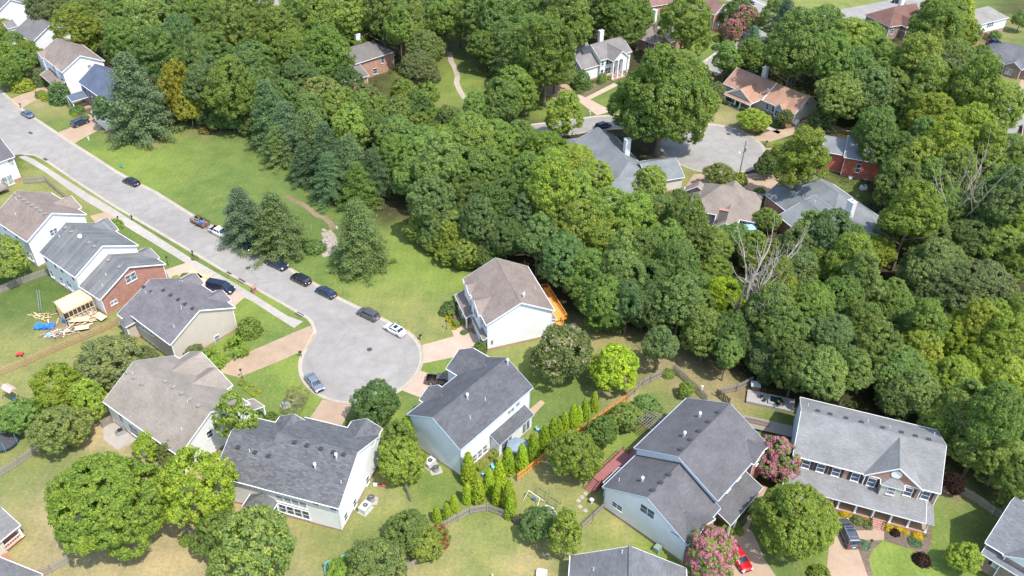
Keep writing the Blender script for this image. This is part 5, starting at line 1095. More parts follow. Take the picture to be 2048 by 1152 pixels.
for i,(x,y) in enumerate([(897,633),(901,641),(905,648),(909,655)]): T('lowshrub',x,y,5,'F',group='yellow flowers edging the porch hedge',label=['uppermost','second','third','lowest'][i]+' yellow flowering plant edging the porch hedge')
T('holly',960,694,13,'D','dark bush at the garage corner of the orange-deck house'); T('lowshrub',927,664,6,'M','small green shrub on the brick porch step')
T('lowshrub',541,832,12,'M','green shrub at the small porch of the beige-roofed house'); T('shrub',484,765,7,'L','small round shrub by the driveway lamp'); T('hedge',505,780,16,'Y','low yellow-green plants lining the beige-roofed house front',rot=-40,sz=.4)
T('hedge',966,914,28,'E','bright green low hedge under the rear windows',rot=50,sz=.8); T('round',1030,858,13,'L','climbing rose bush by the patio doors',sz=.8); T('shrub',1045,852,10,'W','pale flowering plants beside the patio')
# cone evergreens
CG='cone-shaped evergreens beside the dark slate house'
for (x,y,r,s) in [(937,938,15,1.25),(934,986,10,1.2),(957,982,13,1.2),(978,962,12,1.2),(996,985,12,1.2),(998,950,13,1.3),(1018,992,14,1.3),(1016,922,13,1.2),(1020,1015,11,1.2),(908,1006,9,1.1),(893,1022,9,1.1),(873,1028,9,1.0),(1044,916,13,1.25),(1067,896,13,1.2),(1089,877,12,1.2),(1106,861,11,1.3),(1117,857,9,1.2),(1129,845,10,1.2),(1146,832,10,1.3),(1157,832,9,1.2),(1171,818,10,1.2),(1189,803,9,1.2),(1064,880,8,1.0)]:
    T('cone',x,y,r*.92,'A',group=CG,sz=s*1.22)
# porch planting of the brick house
for (x,y,r) in [(1689,1025,8),(1702,1029,7),(1736,1036,7),(1777,1053,9),(1798,1054,8),(1812,1063,6),(1836,1071,9)]: T('lowshrub',x,y,r,'F',group='golden shrubs along the long porch',label='golden low shrub in the porch bed, '+['first','second','third','fourth','fifth','sixth','seventh'][[1689,1702,1736,1777,1798,1812,1836].index(x)]+' from the left')
T('shrub',1716,1039,11,'O','large olive ball shrub beside the silver-grey parked car'); T('lowshrub',1736,1048,9,'O','small bronze shrub beside the porch walkway'); T('lowshrub',1790,1064,9,'R','dark purple shrub in the porch bed'); T('lowshrub',1830,1083,12,'S','silvery spreading juniper in the porch bed',sz=.5); T('lowshrub',1727,1089,12,'S','blue-green spreading juniper beside the parked car',sz=.5); T('lowshrub',1848,1066,7,'O','dull green shrub at the end of the porch')
for (x,y,r,c) in [(1498,1016,11,'D'),(1484,1036,10,'D'),(1470,1048,9,'L'),(1462,1060,9,'L'),(1480,1062,8,'L'),(1505,1000,9,'D')]: T('shrub',x,y,r,c)
T('shrub',1640,1145,20,'L','bright rounded shrub at the bottom under the large tree'); T('round',1905,965,22,'R','dark purple-leaved bush at the corner of the brick house'); T('lowshrub',372,1078,13,'L','small green shrub at the weathered fence foot'); T('round',1372,778,17,'L','tiny light tree on the lawn behind the graphite-roofed house'); T('shrub',1336,745,12,'L','shrub growing through the fence corner near wood edge')
T('shrub',1185,170,7,'W','pale variegated shrub before the columned house'); T('shrub',1196,160,7,'W','second pale variegated shrub before the columned house'); T('cone',1201,158,5,'L','left slim evergreen beside the portico'); T('cone',1209,155,5,'L','right slim evergreen beside the portico'); T('shrub',1218,155,6,'Y','yellowish shrub under the portico columns'); T('lowshrub',1161,184,6,'O','tiny orange-green shrub near the far driveway end')
T('hedge',1463,207,14,'D','low dark hedge before the ranch porch',rot=-40,sz=.7); T('shrub',1486,217,7,'D','small dark shrub at the ranch porch steps'); T('shrub',1550,245,10,'D','dark shrub under the ranch bay window'); T('shrub',1436,76,10,'M','upper of two shrubs on the sloping lawn'); T('shrub',1434,93,9,'D','lower of two shrubs on the sloping lawn'); T('round',1246,100,14,'M','round green bush at the brick house left corner'); T('shrub',1990,68,12,'M','round green shrub at the white house top right')
T('lowshrub',628,492,20,'D','dark brush at the ditch rocks beside the pine'); T('lowshrub',415,258,16,'T','brown dead brush at the wood edge above the lawn',sz=.6)
T('round',898,508,30,'E','left bright brush mound at the wood edge',sz=.6); T('round',930,516,26,'E','right bright brush mound at the wood edge',sz=.6); T('round',868,490,22,'L','small light brush at the wood edge above the lawn',sz=.7)
for x_,y_,r_,n_ in ((408,236,22,'leftmost'),(438,243,24,'second'),(466,246,22,'third'),(492,246,24,'rightmost')): T('round',x_,y_,r_,'D',n_+' dark bush at the wood edge above the long lawn',sz=.75)
# ---- the wood and the other background trees
WM_='trees of the central wood'; WD_='trees of the right hand wood'; WC_='trees of the upper middle wood'
def many(kind,lst,group): 
    for a in lst:
        k2=kind if kind!='oak' else random.choice(['oak','oak','oak','tall','big' if group in(WM_,WD_,WC_) else 'oak'])
        T(k2,a[0],a[1],a[2]*{'oak':1.24,'tall':1.12,'big':1.3,'round':1.1,'sparse':1}[k2]*random.uniform(.86,1.14),a[3],group=group,sz=random.uniform(.85,1.22),sx=random.uniform(.86,1.16))
WG='trees of the upper left wood'
many('round',[(8,62,24,'L'),(30,88,26,'M'),(10,118,30,'L'),(44,128,28,'M'),(18,150,24,'M'),(58,105,20,'L')],'trees at the top left corner by the white houses')
many('oak',[(95,18,30,'O'),(125,28,26,'L'),(152,52,30,'L'),(185,25,32,'M'),(218,60,30,'M'),(172,80,24,'L'),(252,22,36,'M'),(255,82,38,'M'),(300,48,40,'M'),(312,112,42,'D'),(350,25,38,'O'),(362,88,42,'D'),(405,125,44,'D'),(330,150,32,'D'),(405,38,40,'M'),(455,72,40,'M'),(440,120,36,'D'),(485,150,40,'D'),(470,18,34,'M'),(500,60,32,'M'),(420,170,42,'D'),(462,182,40,'M'),(400,205,22,'M'),(480,205,32,'M'),(515,130,36,'D'),(228,102,24,'D'),(440,200,28,'D')],WG)
WC='trees of the upper middle wood'
many('oak',[(560,75,46,'M'),(605,20,34,'M'),(645,42,46,'M'),(692,28,46,'L'),(735,62,34,'M'),(592,112,42,'M'),(652,112,46,'M'),(692,92,38,'L'),(562,150,38,'D'),(540,100,34,'M'),(610,158,38,'D'),(800,38,42,'M'),(850,28,42,'M'),(850,100,34,'O'),(800,62,30,'M'),(862,78,30,'O'),(890,40,34,'M'),(838,140,32,'O'),(765,20,36,'M'),(520,20,24,'M'),(735,5,30,'L'),(570,200,30,'D')],WC)
many('round',[(640,192,34,'O'),(690,170,32,'D'),(680,212,34,'L'),(722,222,34,'M'),(735,200,28,'O'),(762,222,28,'L'),(800,228,34,'M'),(838,214,30,'M'),(808,186,28,'L'),(858,190,22,'L'),(700,258,32,'L'),(745,262,32,'M'),(792,272,34,'M'),(840,262,32,'L'),(872,240,24,'L'),(620,230,28,'M'),(650,215,28,'M'),(600,200,28,'O')],'bushy low trees in the thicket by the pines')
WR='trees between the mown hollow and the columned house'
many('oak',[(955,38,42,'M'),(1000,30,46,'M'),(1050,38,46,'M'),(972,92,38,'M'),(1062,92,44,'M'),(1100,60,42,'M'),(1092,112,44,'M'),(1150,58,38,'L'),(1128,18,40,'M'),(1182,25,42,'M'),(1225,20,38,'M'),(1245,52,32,'M'),(1000,208,44,'D'),(955,222,30,'M'),(1030,180,36,'M'),(920,20,30,'M'),(1110,135,30,'M'),(1280,30,26,'M')],WR)
many('sparse',[(940,250,24,'Y')],WR)
WM='trees of the central wood'
many('oak',[(900,262,40,'M'),(940,292,42,'M'),(988,290,38,'M'),(880,332,42,'M'),(932,352,46,'M'),(830,362,40,'M'),(860,408,40,'D'),(982,352,42,'M'),(1040,292,46,'M'),(1092,312,46,'L'),(1140,335,44,'L'),(1052,362,44,'M'),(1002,412,42,'D'),(940,412,40,'D'),(890,448,38,'M'),(800,310,36,'M'),(845,305,34,'M'),(1100,382,44,'L'),(1152,402,44,'L'),(1062,432,42,'D'),(1012,480,38,'D'),(1112,452,44,'M'),(1162,462,44,'L'),(1212,418,44,'L'),(1268,440,42,'L'),(1318,438,40,'M'),(1222,492,44,'L'),(1282,508,42,'M'),(1332,492,40,'M'),(1132,520,42,'D'),(1182,548,42,'M'),(1240,560,44,'M'),(1300,570,44,'D'),(1352,540,38,'D'),(1372,448,40,'M'),(1186,596,32,'D'),(1208,604,34,'M'),(1256,610,36,'D'),(1305,612,36,'D'),(1362,600,40,'D'),(1395,622,38,'M'),(1345,640,26,'M'),(945,470,34,'M'),(975,510,30,'D'),(880,290,34,'L'),(1180,360,34,'L')],WM)
many('tall',[(1040,400,38,'M'),(1100,350,36,'L'),(1190,450,38,'L'),(1240,520,38,'M'),(960,440,34,'D'),(1075,480,36,'D')],WM)
many('round',[(842,455,26,'M'),(905,480,30,'L'),(935,505,30,'L'),(960,512,24,'M'),(860,475,22,'M'),(1192,642,20,'M'),(1225,640,20,'D'),(1285,640,20,'D')],WM)
WD='trees of the right hand wood'
many('oak',[(1420,492,32,'L'),(1432,545,32,'L'),(1450,600,36,'A'),(1412,666,36,'M'),(1455,670,38,'D'),(1500,642,38,'M'),(1497,684,38,'D'),(1540,625,40,'M'),(1552,575,34,'L'),(1602,545,38,'O'),(1545,510,32,'O'),(1592,500,30,'O'),(1642,545,38,'L'),(1702,530,38,'L'),(1748,508,34,'Y'),(1722,562,40,'M'),(1682,602,42,'M'),(1622,620,42,'M'),(1602,682,46,'D'),(1662,692,46,'D'),(1722,652,44,'M'),(1782,602,40,'M'),(1812,660,42,'M'),(1752,702,46,'M'),(1702,742,44,'M'),(1642,752,42,'M'),(1592,735,36,'D'),(1792,742,46,'M'),(1842,702,42,'Y'),(1832,790,42,'M'),(1900,622,40,'O'),(1902,682,40,'Y'),(1952,662,42,'Y'),(2002,682,42,'Y'),(2034,642,38,'L'),(1962,732,44,'Y'),(2012,762,44,'Y'),(1902,762,42,'L'),(1932,822,44,'M'),(1982,842,46,'M'),(2032,822,42,'M'),(1900,830,40,'L'),(1952,902,46,'M'),(2002,922,46,'M'),(2036,962,36,'M'),(1872,850,32,'L'),(1530,722,30,'D'),(1455,708,26,'M'),(1655,480,44,'D'),(1620,475,38,'M'),(1700,490,34,'M'),(1785,800,34,'D'),(2045,880,34,'M'),(1860,590,34,'O'),(1480,600,28,'M'),(1420,492,26,'M'),(1505,500,28,'L'),(1470,480,26,'M'),(1400,580,34,'M')],WD)
many('big',[(1868,545,62,'O'),(1945,585,62,'O')],WD)
many('tall',[(1560,660,36,'M'),(1850,650,36,'L'),(1990,640,34,'L'),(1640,660,36,'M')],WD)
WT='trees of the upper right wood'
many('oak',[(1560,38,38,'M'),(1592,88,46,'M'),(1545,112,26,'M'),(1642,58,32,'M'),(1652,112,46,'M'),(1702,94,38,'L'),(1664,138,34,'M'),(1682,196,40,'M'),(1702,152,46,'M'),(1752,128,42,'L'),(1738,186,36,'D'),(1782,190,46,'M'),(1832,132,46,'L'),(1852,182,46,'M'),(1840,236,38,'D'),(1862,242,46,'Y'),(1902,200,46,'L'),(1952,182,42,'L'),(1900,132,42,'M'),(1950,128,34,'M'),(1872,62,42,'L'),(1912,72,42,'L'),(1885,25,30,'M'),(1922,30,22,'Y'),(1990,222,42,'L'),(1932,262,46,'Y'),(1972,302,44,'L'),(2018,322,42,'M'),(1880,302,42,'Y'),(1832,332,42,'L'),(1802,372,46,'M'),(1862,372,46,'M'),(1905,352,40,'L'),(1962,372,44,'M'),(2012,402,46,'D'),(2040,452,40,'L'),(1982,452,44,'D'),(1822,432,42,'L'),(1790,450,34,'M'),(1852,470,38,'M'),(1932,482,38,'D'),(2002,502,42,'M'),(2040,532,38,'M'),(1790,345,26,'D'),(1795,305,30,'D'),(2042,362,36,'L'),(1590,130,28,'M'),(1738,74,22,'L'),(2042,40,16,'M'),(1866,96,28,'L'),(1750,270,36,'D'),(1890,420,40,'M'),(1845,290,36,'M'),(1500,110,28,'M')],WT)
many('tall',[(1690,158,32,'M'),(1820,220,36,'M'),(1760,160,34,'M'),(1915,310,34,'Y')],WT)
many('round',[(1650,235,22,'D'),(1545,500,20,'M'),(1480,30,16,'M')],WT)
# ---- dead trees
def dead(name,px,H,r,label,seed,lean=0):
    rn=random.Random(seed); p=P(*px); mb=MB()
    def grow(a,d,ln,rad,dep):
        if dep==0 or rad<.02: return
        pr=a; rr=rad
        n=4
        for i in range(n):
            d=(d+Vector((rn.uniform(-.22,.22),rn.uniform(-.22,.22),rn.uniform(.0,.2)))).normalized(); q=pr+d*ln/n; r2=rr*.86; mb.tube(pr,q,rr,r2,DEADW,5,cap=False)
            if dep>1 and rn.random()<.8:
                s=Vector((rn.uniform(-1,1),rn.uniform(-1,1),rn.uniform(-.1,.8))).normalized(); grow(q,(d*.55+s*.75).normalized(),ln*rn.uniform(.35,.62),r2*.55,dep-1)
            pr,rr=q,r2
        grow(pr,d,ln*.6,rr*.8,dep-1)
    t=MB(); t.tube((0,0,0),(0,0,H*.16),r*1.3,r,DEADW,9); 
    base=Vector((0,0,H*.14))
    for i in range(7):
        a=i*.9+rn.random()*.5; grow(base,Vector((math.cos(a)*.42,math.sin(a)*.42,.95)).normalized(),H*(.42+.18*rn.random()),r*.5,4)
    e=empty(name,(p.x,p.y,0),0,label,'dead tree'); e.rotation_euler.x=0
    t.build('trunk',e,uv=False); mb.build('bare_branches',e,uv=False)
dead('dead_tree',(1478,678),20,.85,'large bare grey dead tree with forking limbs standing in the wood',5)
dead('dead_tree',(1897,488),21,.45,'thin bare dead tree among the dark trees at right',9)
# ---- undergrowth, one mass nobody could count
def undergrowth():
    g=np.random.default_rng(5); cc=[]
    for (x,y,r,c) in BLOBS:
        if c is WOOD or c is DEEP and False:
            p=P(x,y); m=int(r*r*.16); a=g.random(m)*6.28; d=np.sqrt(g.random(m))*r*.72
            for X,Y in zip(p.x+d*np.cos(a),p.y+d*np.sin(a)): cc.append((X,Y))
    cc=np.array(cc); keep=np.ones(len(cc),bool)
    def inrect(o,pts,mar):
        r=o.rotation_euler.z; dx=pts[:,0]-o.location.x; dy=pts[:,1]-o.location.y; u=dx*math.cos(r)+dy*math.sin(r); v=-dx*math.sin(r)+dy*math.cos(r)
        return u,v
    for hs in HOUSES_ALL:
        u,v=inrect(hs.e,cc,0)
        for B in hs.B: keep&=~((u>B['x0']-1)&(u<B['x1']+1)&(v>B['y0']-1)&(v<B['y1']+1))
    for L_,wd in ((W([(1000,280),(1060,264),(1130,256),(1200,246),(1260,243),(1330,258),(1400,290)]),6),(W([(1250,243),(1330,215),(1400,152),(1440,122),(1490,84),(1525,60),(1560,30)]),6),(W([(1330,-60),(1440,-18),(1500,6),(1560,26),(1640,36),(1720,26),(1800,10),(1900,-30)]),8),(W([(2034,190),(2034,215),(2040,250),(2052,300)]),8),(W([(899,104),(909,134),(915,152),(920,182),(930,198)]),8),([C2,C2],15.5),(W([(520,-30),(532,-5),(538,30)]),5),(W([(1500,276),(1540,262),(1605,248),(1660,246),(1700,262)]),5),(W([(1080,180),(1130,185)]),6),(W([(1500,346),(1560,365),(1510,400)]),7),(W([(1160,655),(1290,690),(1400,750),(1480,790)]),4)):
        for a,b in zip(L_[:-1],L_[1:]):
            a=np.array(a[:2]);b=np.array(b[:2]); ab=b-a; t=np.clip(((cc-a)@ab)/max(1e-6,ab@ab),0,1); keep&=np.hypot(*(cc-a-t[:,None]*ab).T)>wd
    cc=cc[keep]; n=len(cc); c3=np.c_[cc,.5+.9*g.random(n)]; cr=.8+.9*g.random(n); cn=np.tile([0,0,1.0],(n,1))
    C,Nn,S,i=clumps_to_leaves(c3,cr,cn,16,.42,g,.6); C[:,2]=np.maximum(C[:,2],.05)
    o=bpy.data.objects.new('undergrowth',leaf_mesh('undergrowth',C,Nn,S,i,LEAF,seed=3)); o.color=(.06,.105,.025,1); link(o)
    tag(o,'tangled green undergrowth covering the floor of the woods','undergrowth',kind='stuff')
# ================================================================= VEHICLES
TYRE=M_plain('tyre_rubber',(.02,.02,.02),.8); RIM=M_plain('alloy_rim',(.45,.45,.47),.35,.7); CGLASS=M_glass('car_glass',(.02,.03,.045),.05); LAMP=M_plain('headlight_lens',(.65,.66,.68),.15); TAIL=M_plain('taillight_lens',(.45,.02,.02),.2); BLACKP=M_plain('black_plastic',(.02,.02,.022),.5); PLATE=M_plain('number_plate_white',(.7,.7,.72),.4); CHROME=M_plain('chrome',(.6,.6,.62),.15,.9)
def lerp(t,ks):
    for (a,b),(c,d) in zip(ks[:-1],ks[1:]):
        if t<=c: 
            f=(t-a)/(c-a) if c>a else 0; f=f*f*(3-2*f)*.5+f*.5; return b+(d-b)*f
    return ks[-1][1]
SPEC={'sedan':dict(L=4.75,Wd=1.84,top=[(-2.37,.72),(-2.25,.98),(-1.75,1.06),(1.0,1.0),(1.2,.98),(2.0,.82),(2.3,.68),(2.37,.52)],g=((-1.85,1.25),(-1.08,.42),1.03,1.43),wb=(-1.4,1.42),wr=.33),
 'suv':dict(L=4.7,Wd=1.88,top=[(-2.35,.8),(-2.28,1.08),(-1.9,1.14),(1.0,1.1),(1.3,1.08),(2.05,.95),(2.3,.8),(2.35,.55)],g=((-2.2,1.3),(-1.85,.45),1.12,1.68),wb=(-1.4,1.42),wr=.37),
 'bigsuv':dict(L=5.1,Wd=1.98,top=[(-2.55,.8),(-2.48,1.1),(-2.0,1.17),(1.1,1.13),(1.4,1.1),(2.2,.98),(2.48,.82),(2.55,.55)],g=((-2.42,1.4),(-2.1,.55),1.14,1.78),wb=(-1.55,1.5),wr=.39),
 'pickup':dict(L=5.6,Wd=1.95,top=[(-2.8,1.0),(-2.75,1.12),(-.95,1.14),(1.4,1.14),(1.6,1.12),(2.5,1.05),(2.75,.9),(2.8,.6)],g=((-.95,1.5),(-.72,.85),1.13,1.78),wb=(-1.75,1.8),wr=.42,bed=(-2.68,-1.02)),
 'van':dict(L=5.6,Wd=2.02,top=[(-2.8,1.2),(-2.76,1.3),(-2.0,1.32),(1.4,1.28),(1.7,1.25),(2.5,1.02),(2.75,.85),(2.8,.6)],g=((-2.74,1.9),(-2.62,1.0),1.3,2.15),wb=(-1.8,1.85),wr=.38,solid=True)}
def car(kind,px0,px1,paint,name,label,cat='car',rack=False,sun=False,grp=None,rear=None):
    """px0 rear end and px1 front end on the ground, in photo pixels"""
    S=SPEC[kind]; a=P(*px0);b=P(*px1); c=(a+b)/2; rz=math.atan2(b.y-a.y,b.x-a.x); e=empty(name,(c.x,c.y,0),rz,label,cat,grp)
    L=S['L'];Wd=S['Wd']; wr=S['wr']; mb=MB(); n=34; rings=[]; bed=S.get('bed')
    for i in range(n+1):
        x=-L/2+L*i/n; t=x/(L/2); hw=Wd/2*(1-.10*max(0,(abs(t)-.72)/.28)**1.6-.02*t); zt=lerp(x,S['top']); zb=.24+.14*max(0,(abs(t)-.85)/.15)
        arch=0
        for wx in S['wb']:
            d=abs(x-wx)/(wr+.09)
            if d<1: arch=max(arch,math.sqrt(1-d*d)*(wr+.09)+wr-.02)
        zs=max(zb,arch)
        prof=[(hw*.80,zb),(hw*.98 if not arch else hw*.99,zs),(hw,max(zs+.02,zt*.62)),(hw*.985,zt-.10),(hw*.93,zt-.02),(hw*.60,zt+.02),(0,zt+.035)]
        rings.append([(x,y,z) for y,z in prof]+[(x,-y,z) for y,z in prof[-2::-1]])
    k=len(rings[0]); 
    for r in rings: mb.v+=r
    for i in range(n):
        xm=-L/2+L*(i+.5)/n
        for j in range(k-1):
            if bed and bed[0]<xm<bed[1] and 4<=j<=7: continue
            mb.f.append((i*k+j,(i+1)*k+j,(i+1)*k+j+1,i*k+j+1)); mb.m.append(mb.mi(paint))
        mb.f.append((i*k+k-1,(i+1)*k+k-1,(i+1)*k,i*k)); mb.m.append(mb.mi(BLACKP))
    mb.f.append(tuple(range(k))); mb.m.append(mb.mi(paint)); mb.f.append(tuple(range(n*k+k-1,n*k-1,-1))); mb.m.append(mb.mi(paint))
    if bed:
        z=.72; y=Wd/2*.86; mb.box(bed[0],bed[1],-y,y,z-.06,z,BLACKP)
        for s in (-1,1): mb.box(bed[0],bed[1],s*y-.03,s*y+.03,z,1.15,BLACKP)
        mb.box(bed[0]-.05,bed[0],-y,y,z,1.13,paint); mb.box(bed[1],bed[1]+.05,-y,y,z,1.13,paint)
    bo=mb.build('body',e,smooth=True,uv=False)
    for p in bo.data.polygons:
        if len(p.vertices)>6: p.use_smooth=False
    # glasshouse
    (g0,g1),(r0,r1),zb,zt=S['g']; yb=Wd/2*.88; yt=Wd/2*.74
    g=MB(); g.hexa([(g0,-yb,zb-.05),(g1,-yb*.96,zb-.08),(g1,yb*.96,zb-.08),(g0,yb,zb-.05)],[(r0,-yt,zt),(r1,-yt,zt),(r1,yt,zt),(r0,yt,zt)],CGLASS); g.build('windows',e,uv=False)
    rp=MB(); m1=paint
    rp.hexa([(r0-.10,-yt-.05,zt-.03),(r1+.08,-yt-.05,zt-.04),(r1+.08,yt+.05,zt-.04),(r0-.10,yt+.05,zt-.03)],[(r0+.1,-yt+.10,zt+.055),(r1-.12,-yt+.10,zt+.055),(r1-.12,yt-.10,zt+.055),(r0+.1,yt-.10,zt+.055)],m1)
    for s in (-1,1):
        for (xa,xb) in ((g0+.04,r0),(g1-.06,r1)): rp.bar((xa,s*(yb-.02),zb-.03),(xb,s*(yt+.0),zt-.01),.10,m1,.07)
        xs=[(r0+r1)/2+.05] if kind in('sedan','pickup') else [r0+.75,(r0+r1)/2+.45]
        if S.get('solid'): xs=[]; rp.hexa([(g0+.05,s*(yb+.0)-.02,zb-.05),(g1-1.15,s*yb-.02,zb-.05),(g1-1.15,s*yb+.02,zb-.05),(g0+.05,s*yb+.02,zb-.05)],[(r0,s*yt-.02,zt),(r1-.6,s*yt-.02,zt),(r1-.6,s*yt+.02,zt),(r0,s*yt+.02,zt)],m1)
        for x in xs: rp.bar((x,s*(yb+.005),zb-.03),(x,s*(yt+.005),zt-.01),.09,m1,.04)
    rp.build('roof_panel',e,uv=False)
    if sun: q=MB(); q.box(r1-1.15,r1-.35,-yt+.22,yt-.22,zt+.05,zt+.066,CGLASS); q.build('sunroof',e,uv=False)
    if rack:
        q=MB()
        for s in (-1,1): q.bar((r0+.1,s*(yt-.02),zt+.13),(r1-.25,s*(yt-.02),zt+.13),.05,CHROME)
        for x in (r0+.6,r1-.7): q.bar((x,-yt,zt+.15),(x,yt,zt+.15),.05,CHROME)
        q.build('roof_rack',e,uv=False)
    for wx in S['wb']:
        for s in (-1,1):
            y=s*Wd/2*.965; t=MB(); t.tube((wx,y-s*.2,wr),(wx,y+s*.01,wr),wr,wr,TYRE,18); o=t.build('wheel',e,uv=False)
            t=MB(); t.tube((wx,y+s*.005,wr),(wx,y+s*.022,wr),wr*.66,wr*.60,RIM,14); t.tube((wx,y+s*.02,wr),(wx,y+s*.03,wr),wr*.2,wr*.18,BLACKP,10); t.build('rim',o,uv=False)
    for s in (-1,1):
        t=MB(); z=lerp(L/2-.12,S['top']); x=L/2
        t.hexa([(x-.30,s*(Wd/2-.14)-.13,z-.10),(x-.02,s*(Wd/2-.26)-.15,z-.16),(x-.02,s*(Wd/2-.26)+.12,z-.16),(x-.30,s*(Wd/2-.14)+.09,z-.10)],[(x-.34,s*(Wd/2-.14)-.13,z+.06),(x-.07,s*(Wd/2-.26)-.15,z-.0),(x-.07,s*(Wd/2-.26)+.12,z-.0),(x-.34,s*(Wd/2-.14)+.09,z+.05)],LAMP); t.build('headlight',e,uv=False)
        t=MB(); z=lerp(-L/2+.08,S['top']); t.box(-L/2-.015,-L/2+.22,s*(Wd/2-.22)-.16,s*(Wd/2-.22)+.155,z-.22,z-.04,TAIL); t.build('taillight',e,uv=False)
        t=MB(); t.box(g1-.55,g1-.38,s*(Wd/2+.02)-.10,s*(Wd/2+.02)+.10,zb-.02,zb+.13,paint); t.build('wing_mirror',e,uv=False)
    t=MB(); t.box(-L/2-.03,-L/2,-.25,.25,.62,.76,PLATE); t.build('number_plate',e,uv=False)
    t=MB(); t.box(L/2-.04,L/2+.015,-.55,.55,.40,.62,BLACKP); t.build('grille',e,uv=False)
    return e
BLK=M_paint('black_paint',(.012,.014,.018)); NAVY=M_paint('navy_paint',(.02,.035,.065)); STB=M_paint('steel_blue_paint',(.10,.14,.20)); GRY=M_paint('grey_paint',(.10,.105,.115)); SLV=M_paint('blue_silver_paint',(.20,.23,.28)); WHP=M_paint('white_paint',(.75,.75,.75),.3,0); RED=M_paint('red_paint',(.50,.008,.012)); BRZ=M_paint('bronze_grey_paint',(.13,.10,.085)); DGR=M_paint('dark_teal_paint',(.012,.03,.03))
CARG='vehicles parked along the street kerb'
car('sedan',(70,240),(42,224),STB,'parked_car','steel-blue sedan parked highest up the near street','car',grp=CARG)
car('suv',(145,256),(178,243),NAVY,'parked_car','navy wagon with silver roof rails in the driveway at upper left','car',rack=True)
car('sedan',(279,374),(248,361),BLK,'parked_car','lone black sedan parked against the kerb of the long lawn','car',grp=CARG)
car('sedan',(505,503),(473,490),DGR,'parked_car','dark green car half under the twin pines','car',grp=CARG)
car('pickup',(531,521),(576,543),NAVY,'pickup_truck','dark blue pickup facing down the street with silver roof bars','pickup truck',rack=True,grp=CARG)
car('suv',(622,573),(583,554),BLK,'parked_car','glossy black SUV between the dark pickup and black sedan','car',grp=CARG)
car('sedan',(673,599),(632,579),NAVY,'parked_car','black-blue sedan third vehicle up from the white sedan','car',grp=CARG)
car('suv',(757,643),(717,624),GRY,'parked_car','grey SUV with roof rails directly behind the white sedan','car',rack=True,grp=CARG)
car('sedan',(810,675),(770,653),WHP,'parked_car','white sedan with sunroof at the mouth of the turning circle','car',sun=True,grp=CARG)
car('sedan',(615,752),(645,789),SLV,'parked_car','blue-grey sedan parked on the left rim of the turning circle','car')
car('pickup',(408,577),(470,588),NAVY,'parked_van','long dark navy van in the driveway beside stacked plywood','van') if False else car('van',(414,575),(472,587),M_paint('dark_navy_paint',(.012,.02,.04)),'parked_van','long dark navy van in the driveway beside stacked plywood','van')
car('pickup',(862,764),(905,768),BRZ,'pickup_truck','bronze-grey covered pickup poking out behind the dark slate roof','pickup truck')
car('pickup',(420,459),(461,480),WHP,'pickup_truck','white pickup hitched to the loaded equipment trailer','pickup truck',grp=CARG)
car('sedan',(1462,1098),(1492,1142),RED,'parked_car','shiny red car under the pink crape myrtle','car')
car('bigsuv',(1707,1104),(1680,1040),GRY,'parked_car','dark grey SUV in the driveway of the porch house','car',rack=True,sun=True)
car('suv',(1193,260),(1219,252),NAVY,'parked_car','dark blue SUV on the far street behind the blue-grey roof','car')
car('sedan',(1786,5),(1808,8),BLK,'parked_car','black car in the driveway at the very top right','car')
car('pickup',(1974,92),(1997,86),M_paint('royal_blue_paint',(.02,.05,.16)),'pickup_truck','blue pickup by the upper right brick house','pickup truck')
car('sedan',(1490,6),(1503,8),BLK,'parked_car','black car on the main road at the top behind the myrtle','car')
car('sedan',(1452,92),(1446,100),NAVY,'parked_car','dark blue car at the kerb beside the two lawn shrubs','car')
# covered bed of the bronze pickup
# trailer
p0=P(385,440);p1=P(418,457); e=empty('utility_trailer',((p0.x+p1.x)/2,(p0.y+p1.y)/2,0),math.atan2(p1.y-p0.y,p1.x-p0.x),'rusty open trailer loaded with mowers and cans, hitched behind the white pickup','trailer')
RUST=M_plain('rusty_steel',(.16,.075,.05),.7,.2); m=MB(); m.box(-2.1,2.1,-1.0,1.0,.5,.58,M_plain('trailer_floor',(.25,.19,.14),.8))
m.build('deck',e); m=MB()
for z in (.75,1.0,1.2):
    for s in (-1,1): m.bar((-2.1,s*1.02,z),(2.1,s*1.02,z),.06,RUST)
    m.bar((2.1,-1.02,z),(2.1,1.02,z),.06,RUST); m.bar((-2.1,-1.02,z),(-2.1,1.02,z),.05,RUST)
for i in range(7):
    for s in (-1,1): x=-2.1+.7*i; m.bar((x,s*1.02,.45),(x,s*1.02,1.22),.06,RUST)
m.bar((2.1,-.9,.5),(3.3,0,.5),.09,RUST); m.bar((2.1,.9,.5),(3.3,0,.5),.09,RUST); m.build('frame',e)
for s in (-1,1):
    t=MB(); t.tube((-.2,s*.95,.34),(-.2,s*1.18,.34),.34,.34,TYRE,14); w_=t.build('wheel',e); t=MB(); t.tube((-.2,s*1.17,.34),(-.2,s*1.2,.34),.2,.18,RIM,10); t.build('rim',w_)
def loose(name,label,cat,e0,local,build):
    """separate thing standing at a local place of another thing's frame"""
    r=e0.rotation_euler.z; x=e0.location.x+local[0]*math.cos(r)-local[1]*math.sin(r); y=e0.location.y+local[0]*math.sin(r)+local[1]*math.cos(r)
    mb=MB(); build(mb); o=mb.build(name,loc=(x,y,local[2])); o.rotation_euler.z=r; return tag(o,label,cat)
BLUEP=M_plain('blue_plastic',(.03,.14,.55),.4); REDP=M_plain('red_plastic',(.55,.06,.04),.4); TARP=M_plain('blue_tarp',(.02,.16,.65),.5); TEAL=M_plain('teal_metal',(.10,.42,.46),.4); CART=M_plain('grey_machine',(.32,.33,.34),.5); AC=M_plain('ac_case',(.56,.56,.54),.5); DKG=M_plain('dark_grille',(.07,.07,.075),.6)
